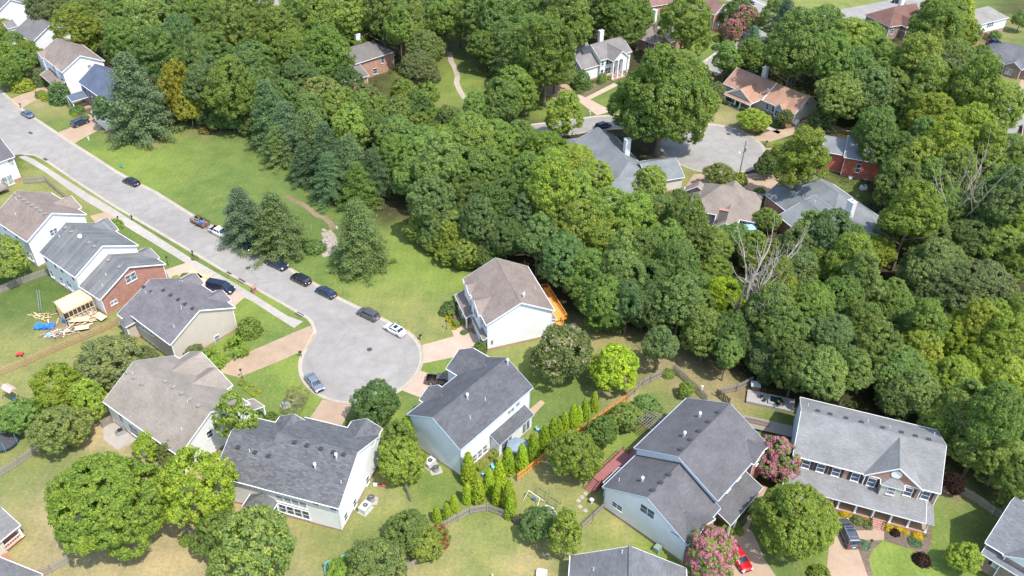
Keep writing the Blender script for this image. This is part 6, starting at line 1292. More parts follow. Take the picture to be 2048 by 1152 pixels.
def mower(mb,c=CART):
    mb.box(-.5,.4,-.35,.35,.12,.38,c); mb.box(-.2,.3,-.2,.2,.38,.62,BLACKP); mb.box(-.55,-.25,-.22,.22,.38,.8,BLACKP); mb.bar((-.4,-.28,.4),(-.9,-.28,.95),.04,BLACKP); mb.bar((-.4,.28,.4),(-.9,.28,.95),.04,BLACKP)
    for sx in (-.4,.38):
        for sy in (-.4,.4): mb.tube((sx,sy-.06,.16),(sx,sy+.06,.16),.16,.16,TYRE,10)
loose('mower','grey riding mower at the rear of the loaded trailer','mower',e,(-1.2,.25,.58),mower); loose('mower','second grey mower mid trailer beside the blue bin','mower',e,(.2,.45,.58),mower)
loose('plastic_bin','blue plastic bin on the loaded trailer','bin',e,(.9,-.45,.58),lambda mb:mb.hexa([(-.3,-.3,0),(.3,-.3,0),(.3,.3,0),(-.3,.3,0)],[(-.4,-.38,.55),(.4,-.38,.55),(.4,.38,.55),(-.4,.38,.55)],BLUEP))
loose('fuel_can','red fuel can on the front of the trailer','fuel can',e,(1.55,.1,.58),lambda mb:(mb.box(-.2,.2,-.14,.14,0,.36,REDP),mb.bar((-.1,0,.42),(.12,0,.42),.05,REDP),mb.tube((.12,0,.36),(.22,0,.5),.03,.02,BLACKP)))
# ================================================================= FENCES
GF=M_siding('grey_picket_wood',(.33,.29,.25),.15,True); BF=M_siding('brown_picket_wood',(.46,.31,.18),.15,True); OF=M_siding('orange_cedar_wood',(.72,.34,.10),.15,True); DF=M_siding('dark_fence_wood',(.12,.10,.085),.15,True); RF=M_siding('red_fence_wood',(.42,.17,.10),.15,True)
def fence(pts,label,mat=None,h=1.75,step=.17,gap=.03):
    mat=mat or GF; q=W(pts); o0=q[0]; e=empty('wooden_fence',(o0[0],o0[1],0),0,label,'fence'); rn=random.Random(len(TREES)+int(q[0][0]*7))
    pk=MB(); rl=MB()
    for a,b in zip(q[:-1],q[1:]):
        a=Vector((a[0]-o0[0],a[1]-o0[1],0)); b=Vector((b[0]-o0[0],b[1]-o0[1],0)); L=(b-a).length; n=max(1,int(L/step)); d=(b-a)/n; nn=Vector((-d.y,d.x,0)).normalized()
        for z in (.4,h-.35): rl.bar(a+Vector((0,0,z))-nn*.04,b+Vector((0,0,z))-nn*.04,.06,mat,.09)
        for i in range(n):
            p=a+d*(i+.5); w_=d*(.5-gap/step); hh=h*(.95+.08*rn.random()); s=nn*(.012+(.05 if i%2 else 0)); t=nn*.02; tl=d*rn.uniform(-.12,.12)
            pk.hexa([p-w_+s,p+w_+s,p+w_+s+t,p-w_+s+t],[p-w_+s+tl+Vector((0,0,hh)),p+w_+s+tl+Vector((0,0,hh)),p+w_+s+t+tl+Vector((0,0,hh)),p-w_+s+t+tl+Vector((0,0,hh))],mat)
        m=max(1,int(L/2.4))
        for i in range(m+1):
            p=a+(b-a)*i/m; f=MB(); f.box(-.05,.05,-.05,.05,0,h+.08,mat); f.build('post',e,loc=tuple(p-nn*.1))
    pk.build('pickets',e); rl.build('rails',e); return e
fence([(0,588),(33,573),(75,558),(101,549)],'weathered grey fence behind the streaky-roofed house at left')
fence([(0,752),(55,730),(110,705),(165,682),(206,665),(240,648)],'brown shadowbox fence running below the construction yard',BF,step=.22,gap=.05)
fence([(-5,958),(40,930),(78,905)],'grey picket fence at the left edge below the trampoline')
fence([(70,1160),(105,1145),(140,1125)],'short grey fence at the bottom left beside the roof corner')
fence([(350,1052),(385,1075),(412,1090),(440,1118),(455,1150)],'weathered fence running down from the yellow-green tree')
fence([(50,368),(75,367),(92,364),(112,382),(132,398)],'curved grey fence behind the corner house with brick base')
fence([(786,962),(808,968),(815,985),(823,1003)],'short dark fence between the two white houses')
fence([(887,1058),(915,1042),(940,1028),(975,1022),(1010,1035)],'bleached old fence curving under the cone evergreens')
fence([(1010,1035),(1030,1048),(1046,1052)],'dark fence panel at the end of the bleached fence',DF)
fence([(1034,962),(1075,930),(1110,902),(1160,868),(1205,836),(1252,803)],'new orange cedar fence between the two yards',OF)
fence([(1252,803),(1285,772),(1300,764),(1326,752)],'grey continuation of the orange cedar fence')
fence([(1345,743),(1360,755),(1387,780),(1413,806)],'grey fence going downhill behind the graphite-roofed house')
fence([(1432,792),(1446,802),(1458,812)],'short dark fence stub behind the graphite-roofed house',DF)
fence([(1438,790),(1472,783),(1502,768)],'silvery fence above the mulch slope near the hot tub')
fence([(1162,1062),(1185,1040),(1211,1015)],'leaning grey picket fence at the red deck corner',h=1.6)
fence([(1885,960),(1915,985),(1950,1005),(1985,1030),(2014,1045)],'long weathered fence behind the lawn at right')
fence([(815,1140),(845,1120),(870,1112),(897,1092)],'broken old fence at the bottom by the red-flowered shrub',h=1.3)
fence([(206,856),(225,846),(246,838)],'shaded fence beside the patio grill')
fence([(1288,36),(1320,20),(1348,8)],'red fence at the top centre beside the brick corner',RF,h=2)
fence([(222,112),(245,112),(272,112)],'pale wooden fence behind the upper left deck',h=2)
fence([(1955,70),(1985,88),(2012,104)],'dark fence at top right by the blue pickup',DF,h=2)
# ================================================================= SMALL THINGS
def thing(name,label,cat,px,rz,build,parts=True):
    p=P(*px); e=empty(name,(p.x,p.y,0),R(rz),label,cat); build(e); return e
def part(e,n,f,**k): mb=MB(); f(mb); return mb.build(n,e,**k)
IRN=M_plain('black_iron',(.02,.02,.022),.5)
def mailbox(px,rz,label,brick=False,white=False):
    def b(e):
        if brick:
            part(e,'pillar',lambda m:(m.box(-.38,.38,-.38,.38,0,1.3,BRICK),m.box(-.43,.43,-.43,.43,1.3,1.42,BRICK)))
            part(e,'letter_door',lambda m:m.box(.38,.41,-.15,.15,.9,1.15,IRN)); return
        c=TRIM if white else IRN
        part(e,'post',lambda m:(m.box(-.06,.06,-.06,.06,0,1.15,c),m.bar((0,0,.8),(.35,0,1.05),.06,c)))
        part(e,'box',lambda m:(m.box(-.15,.42,-.13,.13,1.1,1.28,c),m.tube((-.15,0,1.28),(.42,0,1.28),.13,.13,c,12)))
        part(e,'flag',lambda m:m.box(.1,.14,.14,.16,1.15,1.45,REDP if not white else TRIM))
    return thing('mailbox',label,'mailbox',px,rz,b)
mailbox((265,441),-40,'black mailbox on the kerb above the taupe-roofed house'); mailbox((386,512),-40,'black mailbox near the small brown shrub on the kerb'); mailbox((509,585),-37,'brick mailbox pillar beside the sidewalk and drain grate',True)
mailbox((840,680),20,'black double mailbox at the driveway of the orange-deck house'); mailbox((603,713),200,'black mailbox on the left rim of the turning circle'); mailbox((787,792),80,'brick mailbox pillar at the bottom rim of the turning circle',True)
mailbox((1180,232),120,'white mailbox by the far street driveway',white=True); mailbox((1354,326),180,'black mailbox at the left rim of the distant turning circle'); mailbox((1531,291),0,'dark mailbox at the right rim of the distant turning circle'); mailbox((1411,129),0,'white-topped mailbox beside the side street',white=True)
mailbox((42,216),-40,'small dark mailbox by the upper driveway'); mailbox((1766,36),0,'dark mailbox at the top driveway by the brown roof')
def lamp(px,label,h=2.2,ht=.0):
    def b(e):
        part(e,'post',lambda m:(m.tube((0,0,0),(0,0,h-.3),.05,.04,IRN,8),m.tube((0,0,0),(0,0,.25),.1,.06,IRN,8)))
        part(e,'lantern',lambda m:(m.hexa([(-.1,-.1,h-.3),(.1,-.1,h-.3),(.1,.1,h-.3),(-.1,.1,h-.3)],[(-.17,-.17,h-.02),(.17,-.17,h-.02),(.17,.17,h-.02),(-.17,.17,h-.02)],IRN),m.hexa([(-.2,-.2,h-.02),(.2,-.2,h-.02),(.2,.2,h-.02),(-.2,.2,h-.02)],[(-.03,-.03,h+.15),(.03,-.03,h+.15),(.03,.03,h+.15),(-.03,.03,h+.15)],IRN)))
    return thing('lamp_post',label,'lamp post',px,0,b)
lamp((893,659),'thin black lamp post on the lawn before the porch hedge'); lamp((1736,1099),'black lamp post among the silvery junipers'); lamp((485,757),'black lamp post at the wide driveway edge'); lamp((337,531),'dark lamp post before the brick gable house'); lamp((76,198),'dark lamp post by the curved island bed'); lamp((240,450),'short dark lamp post near the driveway shrub'); lamp((945,895),'x') if False else None
# utility poles and wires
PW=M_plain('pole_wood',(.26,.22,.18),.9)
def pole(px,H,label,arms=1,rz=0):
    def b(e):
        part(e,'shaft',lambda m:m.tube((0,0,0),(0,0,H),.17,.11,PW,10))
        for i in range(arms): part(e,'cross_arm',lambda m:(m.bar((-1.1,0,H-.5-i*.9),(1.1,0,H-.5-i*.9),.12,PW),[m.tube((x,0,H-.44-i*.9),(x,0,H-.2-i*.9),.05,.04,DKG,8) for x in (-1,-.4,.4,1)]))
        part(e,'transformer',lambda m:m.tube((.35,0,H-3.0),(.35,0,H-1.9),.26,.26,CART,12)); part(e,'street_light',lambda m:(m.bar((0,0,H-3.3),(-1.0,-.3,H-3.0),.06,STEEL),m.ball((-1.15,-.33,H-3.05),.25,TRIM,10,6,.5)))
    return thing('utility_pole',label,'utility pole',px,rz,b)
pole((1477,358),10.5,'wooden utility pole rising in front of the distant turning circle',0)
_q=P(1830,66,19); _b=PX((_q.x,_q.y,0)); up=pole((_b[0],_b[1]),19,'wooden utility pole with cross arms above the upper right wood',2,30)
def wire(a,b,za,zb,label):
    A=P(*a,za) if len(a)==2 else Vector(a);B=P(*b,zb); m=MB(); n=14; pr=None
    for i in range(n+1):
        t=i/n; p=A.lerp(B,t)-Vector((0,0,1.2*4*t*(1-t))); 
        if pr is not None: m.tube(pr,p,.03,.03,M_plain('wire_metal',(.35,.35,.36),.5),5,cap=False)
        pr=p
    o=m.build('power_line',uv=False); tag(o,label,'power line')
wire((1829,68),(1700,8),18.5,16,'power line running up left from the upper right pole'); wire((1836,66),(2010,168),18.5,15,'upper power line running right from the upper right pole'); wire((1830,72),(2020,186),17.6,14,'lower power line running right from the upper right pole'); wire((1486,318),(1440,262),7.5,6.5,'thin service wire over the distant turning circle')
# air conditioners
def acunit(px,rz,label,rnd=False,s=1.0,c=None):
    def b(e):
        c_=c or AC
        if rnd: part(e,'case',lambda m:(m.tube((0,0,.06),(0,0,.85*s),.45*s,.45*s,CART,16),m.tube((0,0,.85*s),(0,0,.9*s),.45*s,.38*s,DKG,16)))
        else: part(e,'case',lambda m:(m.box(-.7*s,.7*s,-.5*s,.5*s,.06,.9*s,c_),m.tube((.1,0,.9*s),(.1,0,.93*s),.34*s,.32*s,DKG,16),m.box(.7*s,.71*s,-.4*s,.4*s,.2,.8*s,DKG)))
        part(e,'fan',lambda m:(m.box(-.25*s+.1*(not rnd),.25*s+.1*(not rnd),-.05,.05,.93*s,.95*s,STEEL),m.tube((.1*(not rnd),0,.93*s),(.1*(not rnd),0,.97*s),.1*s,.1*s,STEEL,10)))
        part(e,'pad',lambda m:m.box(-.85*s,.85*s,-.65*s,.65*s,0,.07,WALK))
    return thing('air_conditioner',label,'air conditioner',px,rz,b)
acunit((731,1020),60,'square beige air conditioner by the charcoal-roofed house wall',s=1.25); acunit((743,1002),0,'round grey air conditioner beside the square one',True,1.15)
acunit((860,930),51,'cream air conditioner against the shaded white gable wall',s=1.2); acunit((872,942),20,'dark air conditioner beside the cream one',True,1.1)
acunit((1312,1128),48,'grey air conditioner cluster near the graphite house lower corner',True); acunit((1726,378),10,'white air conditioner by the bright red brick house',s=1.0,c=TRIM); acunit((1700,357),10,'pair of meters and unit on the bright red brick wall foot',s=.6,c=TRIM)
acunit((1260,392),10,'pale unit below the blue-grey roofed house wall',s=.9)
thing('utility_box','green utility cabinet beside the graphite house lower wall','utility box',(1314,1101),48,lambda e:(part(e,'cabinet',lambda m:m.hexa([(-.55,-.5,0),(.55,-.5,0),(.55,.5,0),(-.55,.5,0)],[(-.5,-.45,1.0),(.5,-.45,1.0),(.5,.45,.9),(-.5,.45,.9)],M_plain('pale_green_metal',(.22,.30,.24),.5)))))
thing('utility_box','pale green transformer box beside the half-bare shrub','utility box',(571,812),30,lambda e:(part(e,'cabinet',lambda m:m.hexa([(-.55,-.5,0),(.55,-.5,0),(.55,.5,0),(-.55,.5,0)],[(-.5,-.45,.95),(.5,-.45,.95),(.5,.45,.8),(-.5,.45,.8)],M_plain('grey_green_metal',(.36,.42,.38),.5))),part(e,'pad',lambda m:m.box(-.8,.8,-.7,.7,0,.06,WALK))))
# small yard things
SLATE=M_plain('white_plaster',(.7,.68,.62),.7)
thing('bird_bath','white bird bath on the lawn by the stepping stones','bird bath',(1183,1006),0,lambda e:(part(e,'pedestal',lambda m:m.tube((0,0,0),(0,0,.7),.14,.09,SLATE,12)),part(e,'bowl',lambda m:m.tube((0,0,.7),(0,0,.85),.15,.36,SLATE,18))))
for i,(x,y) in enumerate([(1171,987),(1164,994),(1157,1001),(1160,1013),(1171,1021)]):
    m=MB(); m.tube((0,0,0),(0,0,.045),.36,.33,WALK,14); p=P(x,y); o=m.build('stepping_stone',loc=(p.x,p.y,.005)); tag(o,['first stepping stone from the red deck steps','second stepping stone from the red deck steps','third stepping stone from the red deck steps','fourth stepping stone from the red deck steps','last stepping stone, nearest the leaning fence'][i],'stepping stone','stepping stones from the red deck')
def frame_swing(e,c,wd=3.0,h=2.2):
    part(e,'top_bar',lambda m:m.tube((-wd/2,0,h),(wd/2,0,h),.06,.06,c,8))
    for s in (-1,1):
        for t in (-1,1): part(e,'leg',lambda m:m.tube((s*wd/2,0,h),(s*(wd/2+.2),t*1.0,0),.05,.05,c,8))
    part(e,'seat',lambda m:(m.box(-.3,.3,-.15,.15,.55,.6,BLUEP),m.tube((-.28,0,.6),(-.28,0,h),.015,.015,IRN,5),m.tube((.28,0,.6),(.28,0,h),.015,.015,IRN,5)))
MGR=M_plain('mesh_green',(.20,.26,.12),.6)
thing('garden_swing','white-topped garden swing frame on the lawn inside the cedar fence','swing',(1068,1002),-40,lambda e:frame_swing(e,TRIM,2.2,1.6))
for i,(x,y,lb) in enumerate([(1085,990,'left wire garden trellis cage on the lawn'),(1108,1008,'right wire garden trellis cage on the lawn')]):
    def tr(e):
        for sx in (-1,1):
            for sy in (-1,1): part(e,'stake',lambda m:m.bar((sx*.8,sy*.6,0),(sx*.8,sy*.6,1.3),.05,MGR))
        part(e,'mesh',lambda m:[m.bar((-.8,sy*.6,z),(.8,sy*.6,z),.025,MGR) for sy in (-1,1) for z in (.3,.7,1.1,1.3)]+[m.bar((sx*.8,-.6,z),(sx*.8,.6,z),.025,MGR) for sx in (-1,1) for z in (.3,.7,1.1,1.3)])
    thing('garden_trellis',lb,'trellis',(x,y),-35,tr)
# umbrella, chairs on the patio behind the slate house
UMB=M_plain('blue_grey_canvas',(.22,.28,.32),.8); SKYC=M_plain('sky_blue_canvas',(.30,.50,.62),.8)
def umbrella(e,r,c,h=2.4):
    part(e,'pole',lambda m:m.tube((0,0,0),(0,0,h+.3),.03,.03,IRN,8))
    def cn(m):
        n=8; 
        for i in range(n):
            a=2*math.pi*i/n;b=2*math.pi*(i+1)/n; am=(a+b)/2
            P1=(r*math.cos(a),r*math.sin(a),h-.1);P2=(r*math.cos(b),r*math.sin(b),h-.1);Pm=(r*.94*math.cos(am),r*.94*math.sin(am),h-.12)
            m.poly([(0,0,h+.45),P1,Pm],c); m.poly([(0,0,h+.45),Pm,P2],c); m.poly([P1,(P1[0],P1[1],h-.25),(Pm[0],Pm[1],h-.27),Pm],c); m.poly([Pm,(Pm[0],Pm[1],h-.27),(P2[0],P2[1],h-.25),P2],c)
    part(e,'canopy',cn)
thing('patio_umbrella','grey-blue eight-sided patio umbrella among the cone evergreens','umbrella',(1034,910),10,lambda e:umbrella(e,1.75,UMB))
thing('patio_umbrella','sky-blue umbrella behind the sandy-roofed house','umbrella',(1497,470),0,lambda e:umbrella(e,1.6,SKYC))
thing('patio_umbrella','grey umbrella canopy half hidden by two small trees','umbrella',(1092,1042),0,lambda e:umbrella(e,1.5,M_plain('faded_canvas',(.5,.52,.5),.8),2.0))
def chair(e,c,h=.45):
    part(e,'seat',lambda m:m.box(-.25,.25,-.25,.25,h-.04,h,c)); part(e,'backrest',lambda m:m.hexa([(-.25,.22,h),(.25,.22,h),(.25,.27,h),(-.25,.27,h)],[(-.25,.36,h+.5),(.25,.36,h+.5),(.25,.41,h+.5),(-.25,.41,h+.5)],c))
    for sx in (-1,1):
        for sy in (-1,1): part(e,'leg',lambda m:m.bar((sx*.22,sy*.22,0),(sx*.22,sy*.22,h-.04),.04,c))
TQ=M_plain('turquoise_plastic',(.18,.52,.58),.45); MG=M_siding('porch_boards2',(.3,.2,.15))
for x,y,r,lb in [(987,938,40,'turquoise garden chair in front of the clipped hedge'),(967,952,200,'turquoise chair between cone evergreens left of the hedge'),(1029,929,120,'turquoise chair under the grey-blue umbrella'),(1076,862,70,'pale blue garden chair near the patio end')]: thing('garden_chair',lb,'chair',(x,y),r,lambda e:chair(e,TQ))
thing('bin','dark green bin on the patio by the extension','bin',(1057,846),50,lambda e:(part(e,'tub',lambda m:m.hexa([(-.3,-.3,0),(.3,-.3,0),(.3,.3,0),(-.3,.3,0)],[(-.36,-.36,1.0),(.36,-.36,1.0),(.36,.36,1.0),(-.36,.36,1.0)],M_plain('bin_green',(.03,.07,.06),.5))),part(e,'lid',lambda m:m.hexa([(-.39,-.39,1.0),(.39,-.39,1.0),(.39,.39,1.0),(-.39,.39,1.0)],[(-.34,-.3,1.08),(.34,-.3,1.08),(.34,.34,1.12),(-.34,.34,1.12)],M_plain('bin_green',(.03,.07,.06),.5)))))
# pergola over the red deck
def pergola(e):
    for sx in (-1.5,1.5):
        for sy in (-1.6,1.6): part(e,'post',lambda m:m.box(sx-.08,sx+.08,sy-.08,sy+.08,0,3.1,GREYWOOD))
    part(e,'rafters',lambda m:[m.box(-2.0,2.0,-1.9+.42*i-.03,-1.9+.42*i+.03,3.1,3.25,GREYWOOD) for i in range(10)]+[m.box(-1.9+.5*i-.03,-1.9+.5*i+.03,-2.1,2.1,3.26,3.34,GREYWOOD) for i in range(8)])
pp=P(1300,838,3.1); e=empty('pergola',(pp.x,pp.y,0),R(48),'weathered slatted pergola over the end of the red deck','pergola'); pergola(e)
# hot tub platform, shed box, planter deck
def hottub(e):
    part(e,'plinth',lambda m:m.box(-4.0,4.0,-1.5,1.5,0,.55,M_plain('grey_stone',(.33,.305,.285),.8)))
    part(e,'basin',lambda m:(m.box(-.4,1.9,-1.0,1.0,.55,.95,M_plain('tub_rim',(.42,.41,.40),.5)),m.box(-.15,1.65,-.75,.75,.952,.97,M_plain('dark_water',(.03,.06,.07),.1))))
thing('hot_tub','square hot tub set in a raised grey stone plinth','hot tub',(1540,805),-17,hottub)
for x,y,lb in [(1523,796,'dark patio chair left of the hot tub'),(1528,803,'second dark patio chair left of the hot tub'),(1563,806,'upper dark chair at the right end of the stone plinth'),(1556,812,'lower dark chair at the right end of the stone plinth')]:
    p=P(x,y,.55); e=empty('patio_chair',(p.x,p.y,.55),random.random()*6,lb,'chair'); chair(e,BLACKP)
thing('garden_store','small storage box with pale blue-grey lid by the hot tub','storage box',(1509,780),-10,lambda e:(part(e,'box',lambda m:m.box(-.7,.7,-.6,.6,0,1.4,M_plain('brown_box',(.25,.13,.06),.7))),part(e,'lid',lambda m:[m.box(-.85+.28*i,-.85+.28*i+.25,-.75,.75,1.4,1.46,M_plain('pale_blue_lid',(.42,.50,.52),.5)) for i in range(6)])))
thing('planter_deck','raised weathered boardwalk with planter behind the graphite house','deck',(1540,858),-17,lambda e:(part(e,'boards',lambda m:m.box(-4.6,4.6,-1.3,1.3,.5,.62,GREYWOOD)),part(e,'planter',lambda m:(m.box(-4.2,-.4,-.3,-.2,.62,.95,GREYWOOD),m.box(-4.2,-.4,.5,.6,.62,.95,GREYWOOD),m.box(-4.2,-.4,-.2,.5,.62,.85,MULCH))),[part(e,'leg',lambda m:m.box(x-.08,x+.08,-1.2,-1.04,0,.5,GREYWOOD)) for x in (-4,-1.5,1.5,4)]))
thing('garden_post','small white post on the lawn near the hot tub yard','post',(1403,782),0,lambda e:part(e,'shaft',lambda m:(m.box(-.12,.12,-.12,.12,0,1.1,TRIM),m.box(-.17,.17,-.17,.17,1.1,1.18,TRIM))))
# play things lower left
def trampoline(e):
    part(e,'mat',lambda m:m.tube((0,0,.85),(0,0,.87),1.9,1.9,DKG,28)); 
    def rim(m):
        for i in range(28):
            a=2*math.pi*i/28;b=2*math.pi*(i+1)/28; m.bar((2.05*math.cos(a),2.05*math.sin(a),.88),(2.05*math.cos(b),2.05*math.sin(b),.88),.2,M_plain('navy_pad',(.03,.05,.12),.6),.06)
    part(e,'rim_pad',rim)
    for i in range(6): a=i*math.pi/3; part(e,'net_pole',lambda m:m.tube((2.1*math.cos(a),2.1*math.sin(a),0),(2.1*math.cos(a),2.1*math.sin(a),2.6),.04,.04,TEAL,8))
thing('trampoline','dark round trampoline with net poles at the left edge','trampoline',(12,890),0,trampoline)
WOODP=M_plain('swing_wood',(.42,.33,.24),.8)
thing('swing_set','weathered wooden swing set with canopy at left','swing',(30,803),-30,lambda e:(frame_swing(e,WOODP,4.0,3.0),part(e,'canopy',lambda m:m.hexa([(-1.2,-.7,3.1),(1.2,-.7,3.1),(1.2,.7,3.1),(-1.2,.7,3.1)],[(-1.2,-.1,3.5),(1.2,-.1,3.5),(1.2,.1,3.5),(-1.2,.1,3.5)],M_plain('faded_pink_canvas',(.50,.38,.32),.8)))))
def arch(e):
    part(e,'ridge_tube',lambda m:[m.tube((-2.2+.4*i,.1*math.sin(i),1.9-.12*(abs(i-5.5)-1)**2*.12),(-2.2+.4*(i+1),.1*math.sin(i+1),1.9-.12*(abs(i-4.5)-1)**2*.12),.09,.09,TEAL,8) for i in range(11)])
    for a,b in (((-2.2,0,1.6),(-2.6,-1.0,0)),((-2.2,0,1.6),(-2.5,1.2,0)),((0,0,1.9),(.2,-1.6,0)),((0,0,1.9),(.3,1.7,0)),((2.2,0,1.6),(2.6,.9,0)),((2.2,0,1.6),(2.5,-1.1,0))): part(e,'leg',lambda m:m.tube(a,b,.07,.06,TEAL,8))
    part(e,'net',lambda m:[m.bar((-2+.5*i,-.8,.7),(-2+.5*i,0,1.7),.03,TEAL) for i in range(9)])
thing('climbing_frame','teal tube climbing frame collapsed at the bottom edge','climbing frame',(683,1130),25,arch)
thing('grill','black lidded grill on the patio below the huge tree','grill',(243,868),35,lambda e:(part(e,'cart',lambda m:(m.box(-.7,.7,-.3,.3,.1,.85,CART),m.box(-.75,.75,-.32,.32,.85,.9,STEEL))),part(e,'lid',lambda m:m.hexa([(-.38,-.3,.9),(.38,-.3,.9),(.38,.3,.9),(-.38,.3,.9)],[(-.34,-.15,1.2),(.34,-.15,1.2),(.34,.2,1.2),(-.34,.2,1.2)],IRN))))
thing('toy_wagon','red toy cart on the grass of the construction yard','cart',(41,711),10,lambda e:(part(e,'tray',lambda m:m.hexa([(-.5,-.3,.2),(.5,-.3,.2),(.5,.3,.2),(-.5,.3,.2)],[(-.6,-.38,.5),(.6,-.38,.5),(.6,.38,.5),(-.6,.38,.5)],REDP)),[part(e,'wheel',lambda m:m.tube((x,y-.04,.15),(x,y+.04,.15),.15,.15,TYRE,10)) for x in(-.4,.4) for y in (-.36,.36)]))
def fallen_chairs(e):
    part(e,'seat',lambda m:[m.box(-.6+.2*i,-.6+.2*i+.16,-.4,.4,.45,.5,TRIM) for i in range(7)]); part(e,'backrest',lambda m:[m.box(-.6+.2*i,-.6+.2*i+.16,.4,.46,.5,1.1,TRIM) for i in range(7)])
    for sx in (-.6,.75): part(e,'armrest',lambda m:m.box(sx-.06,sx+.06,-.4,.45,.7,.76,TRIM))
    for sx in (-.55,.7):
        for sy in (-.35,.4): part(e,'leg',lambda m:m.box(sx-.05,sx+.05,sy-.05,sy+.05,0,.45,TRIM))
thing('garden_bench','white slatted garden bench at the bottom edge','bench',(1082,1152),-8,fallen_chairs)
thing('lawn_post','short white post on the lawn near the bottom edge','post',(985,1156),0,lambda e:part(e,'shaft',lambda m:(m.tube((0,0,0),(0,0,.8),.08,.07,TRIM,8),m.ball((0,0,.85),.1,TRIM,8,5))))
thing('yard_sign','small green yard sign on the long lawn','sign',(244,337),0,lambda e:(part(e,'panel',lambda m:m.box(-.35,.35,-.02,.02,.5,1.3,M_plain('sign_green',(.05,.35,.25),.5))),part(e,'stake',lambda m:m.box(-.02,.02,-.01,.01,0,.5,IRN))))
thing('street_sign','white sign on a post by the upper left kerb','sign',(3,178),0,lambda e:(part(e,'panel',lambda m:m.box(-.35,.35,-.02,.02,2.0,2.7,TRIM)),part(e,'post',lambda m:m.tube((0,0,0),(0,0,2.6),.04,.04,STEEL,8))))
thing('utility_marker','small white utility pedestal near the street driveway','post',(178,280),0,lambda e:part(e,'case',lambda m:(m.box(-.15,.15,-.15,.15,0,.8,M_plain('pale_mint',(.6,.7,.66),.5)),m.box(-.18,.18,-.18,.18,.8,.88,M_plain('pale_mint',(.6,.7,.66),.5)))))
thing('barrel','white barrel lying by the charcoal house yard tree','barrel',(751,972),0,lambda e:part(e,'body',lambda m:(m.tube((-.3,0,.3),(.3,0,.3),.3,.3,TRIM,14),m.tube((.3,0,.3),(.31,0,.3),.2,.2,DKG,12))))
thing('planter_tray','flat red planter tray beside the white barrel','planter',(764,971),0,lambda e:part(e,'tray',lambda m:(m.box(-.5,.5,-.3,.3,0,.15,REDP),m.box(-.42,.42,-.22,.22,.15,.16,MULCH))))
# boulders at the ditch
def _by(i): g=random.Random(i); g.uniform(-10,26); return g.uniform(-22,26)
BR=sorted(range(22),key=_by)
BO=['topmost','second','third','fourth','fifth','sixth','seventh','eighth','ninth','tenth','eleventh','twelfth','thirteenth','fourteenth','fifteenth','sixteenth','seventeenth','eighteenth','nineteenth','twentieth','twenty-first','lowest']
for i in range(22):
    g=random.Random(i); x,y=648+g.uniform(-10,26),478+g.uniform(-22,26); p=P(x,y); m=MB(); r_=g.uniform(.3,.65); m.ball((0,0,r_*.3),r_,M_plain('pale_rock',(.34,.31,.27),.9),7,5,.6); o=m.build('boulder',loc=(p.x,p.y,0)); o.rotation_euler=(g.random(),g.random(),g.random()*6); tag(o,'pale boulder in the rock pile beside the lone pine, '+BO[BR.index(i)]+' down','boulder','pale boulders at the ditch end')
# ================================================================= CONSTRUCTION YARD
h8=[h for h in HOUSES_ALL if 'brick-gabled' in h.e['label']][0]
xy=lambda px,py,z: P(px,py,z)
e=empty('unfinished_extension',(0,0,0),0,'half-built wooden extension with bare plywood roof behind the brick gable house','building'); c0=xy(*Q('r3',375,730),3.2); e.location=(c0.x,c0.y,0)
a=P(*Q('r3',205,745),3.2); b=P(*Q('r3',475,615),3.3); c=P(*Q('r3',530,715),3.3); d=P(*Q('r3',285,835),3.2)
lo=lambda v:(v.x-c0.x,v.y-c0.y,v.z)
m=MB(); m.hexa([lo(a),lo(d),lo(c),lo(b)],[tuple(np.add(lo(v),(0,0,.1))) for v in (a,d,c,b)],PLY); m.build('plywood_roof',e)
m=MB()
for k in range(9): f=k/8; p=a.lerp(d,f)*1.0; q=b.lerp(c,f); m.bar(np.add(lo(p),(0,0,-.12)),np.add(lo(q),(0,0,-.12)),.06,LUMBER,.18)
for k in range(11):
    f=k/10; p=a.lerp(b,f); dr=(a-d).normalized(); m.bar(np.add(lo(p),(0,0,-.1)),np.add(lo(p+dr*.9),(0,0,-.35)),.06,LUMBER,.14)
m.build('rafters',e); m=MB()
for (s,t) in ((a,b),(d,c),(a,d)):
    n=7
    for k in range(n+1): p=s.lerp(t,k/n); q=lo(p); m.bar((q[0],q[1],0),(q[0],q[1],q[2]-.1),.1,LUMBER)
    q0,q1=lo(s),lo(t)
    for z in (.1,1.6,3.0): m.bar((q0[0],q0[1],z),(q1[0],q1[1],z),.1,LUMBER)
m.build('stud_frame',e); m=MB(); q0,q1=lo(a),lo(d); m.hexa([(q0[0],q0[1],.1),(q1[0],q1[1],.1),(q1[0]+.05,q1[1]+.05,.1),(q0[0]+.05,q0[1]+.05,.1)],[(q0[0],q0[1],1.9),(q1[0],q1[1],1.9),(q1[0]+.05,q1[1]+.05,1.9),(q0[0]+.05,q0[1]+.05,1.9)],LUMBER); m.build('sheathing',e)
m=MB(); q=[lo(v) for v in (a,d,c,b)]; m.hexa([(v[0],v[1],.0) for v in q],[(v[0],v[1],.12) for v in q],WALK); m.build('slab',e)
def ladder(px,rz,label,L=4.2,lean=.0,z0=.1):
    def b(e):
        for s in (-1,1): part(e,'rail',lambda m:m.bar((s*.22,0,z0),(s*.22,L*math.cos(lean),z0+L*math.sin(lean)),.06,STEEL))
        [part(e,'rung',lambda m:m.bar((-.22,t*L/12*math.cos(lean),z0+t*L/12*math.sin(lean)),(.22,t*L/12*math.cos(lean),z0+t*L/12*math.sin(lean)),.035,STEEL)) for t in range(1,12)]
    return thing('ladder',label,'ladder',px,rz,b)
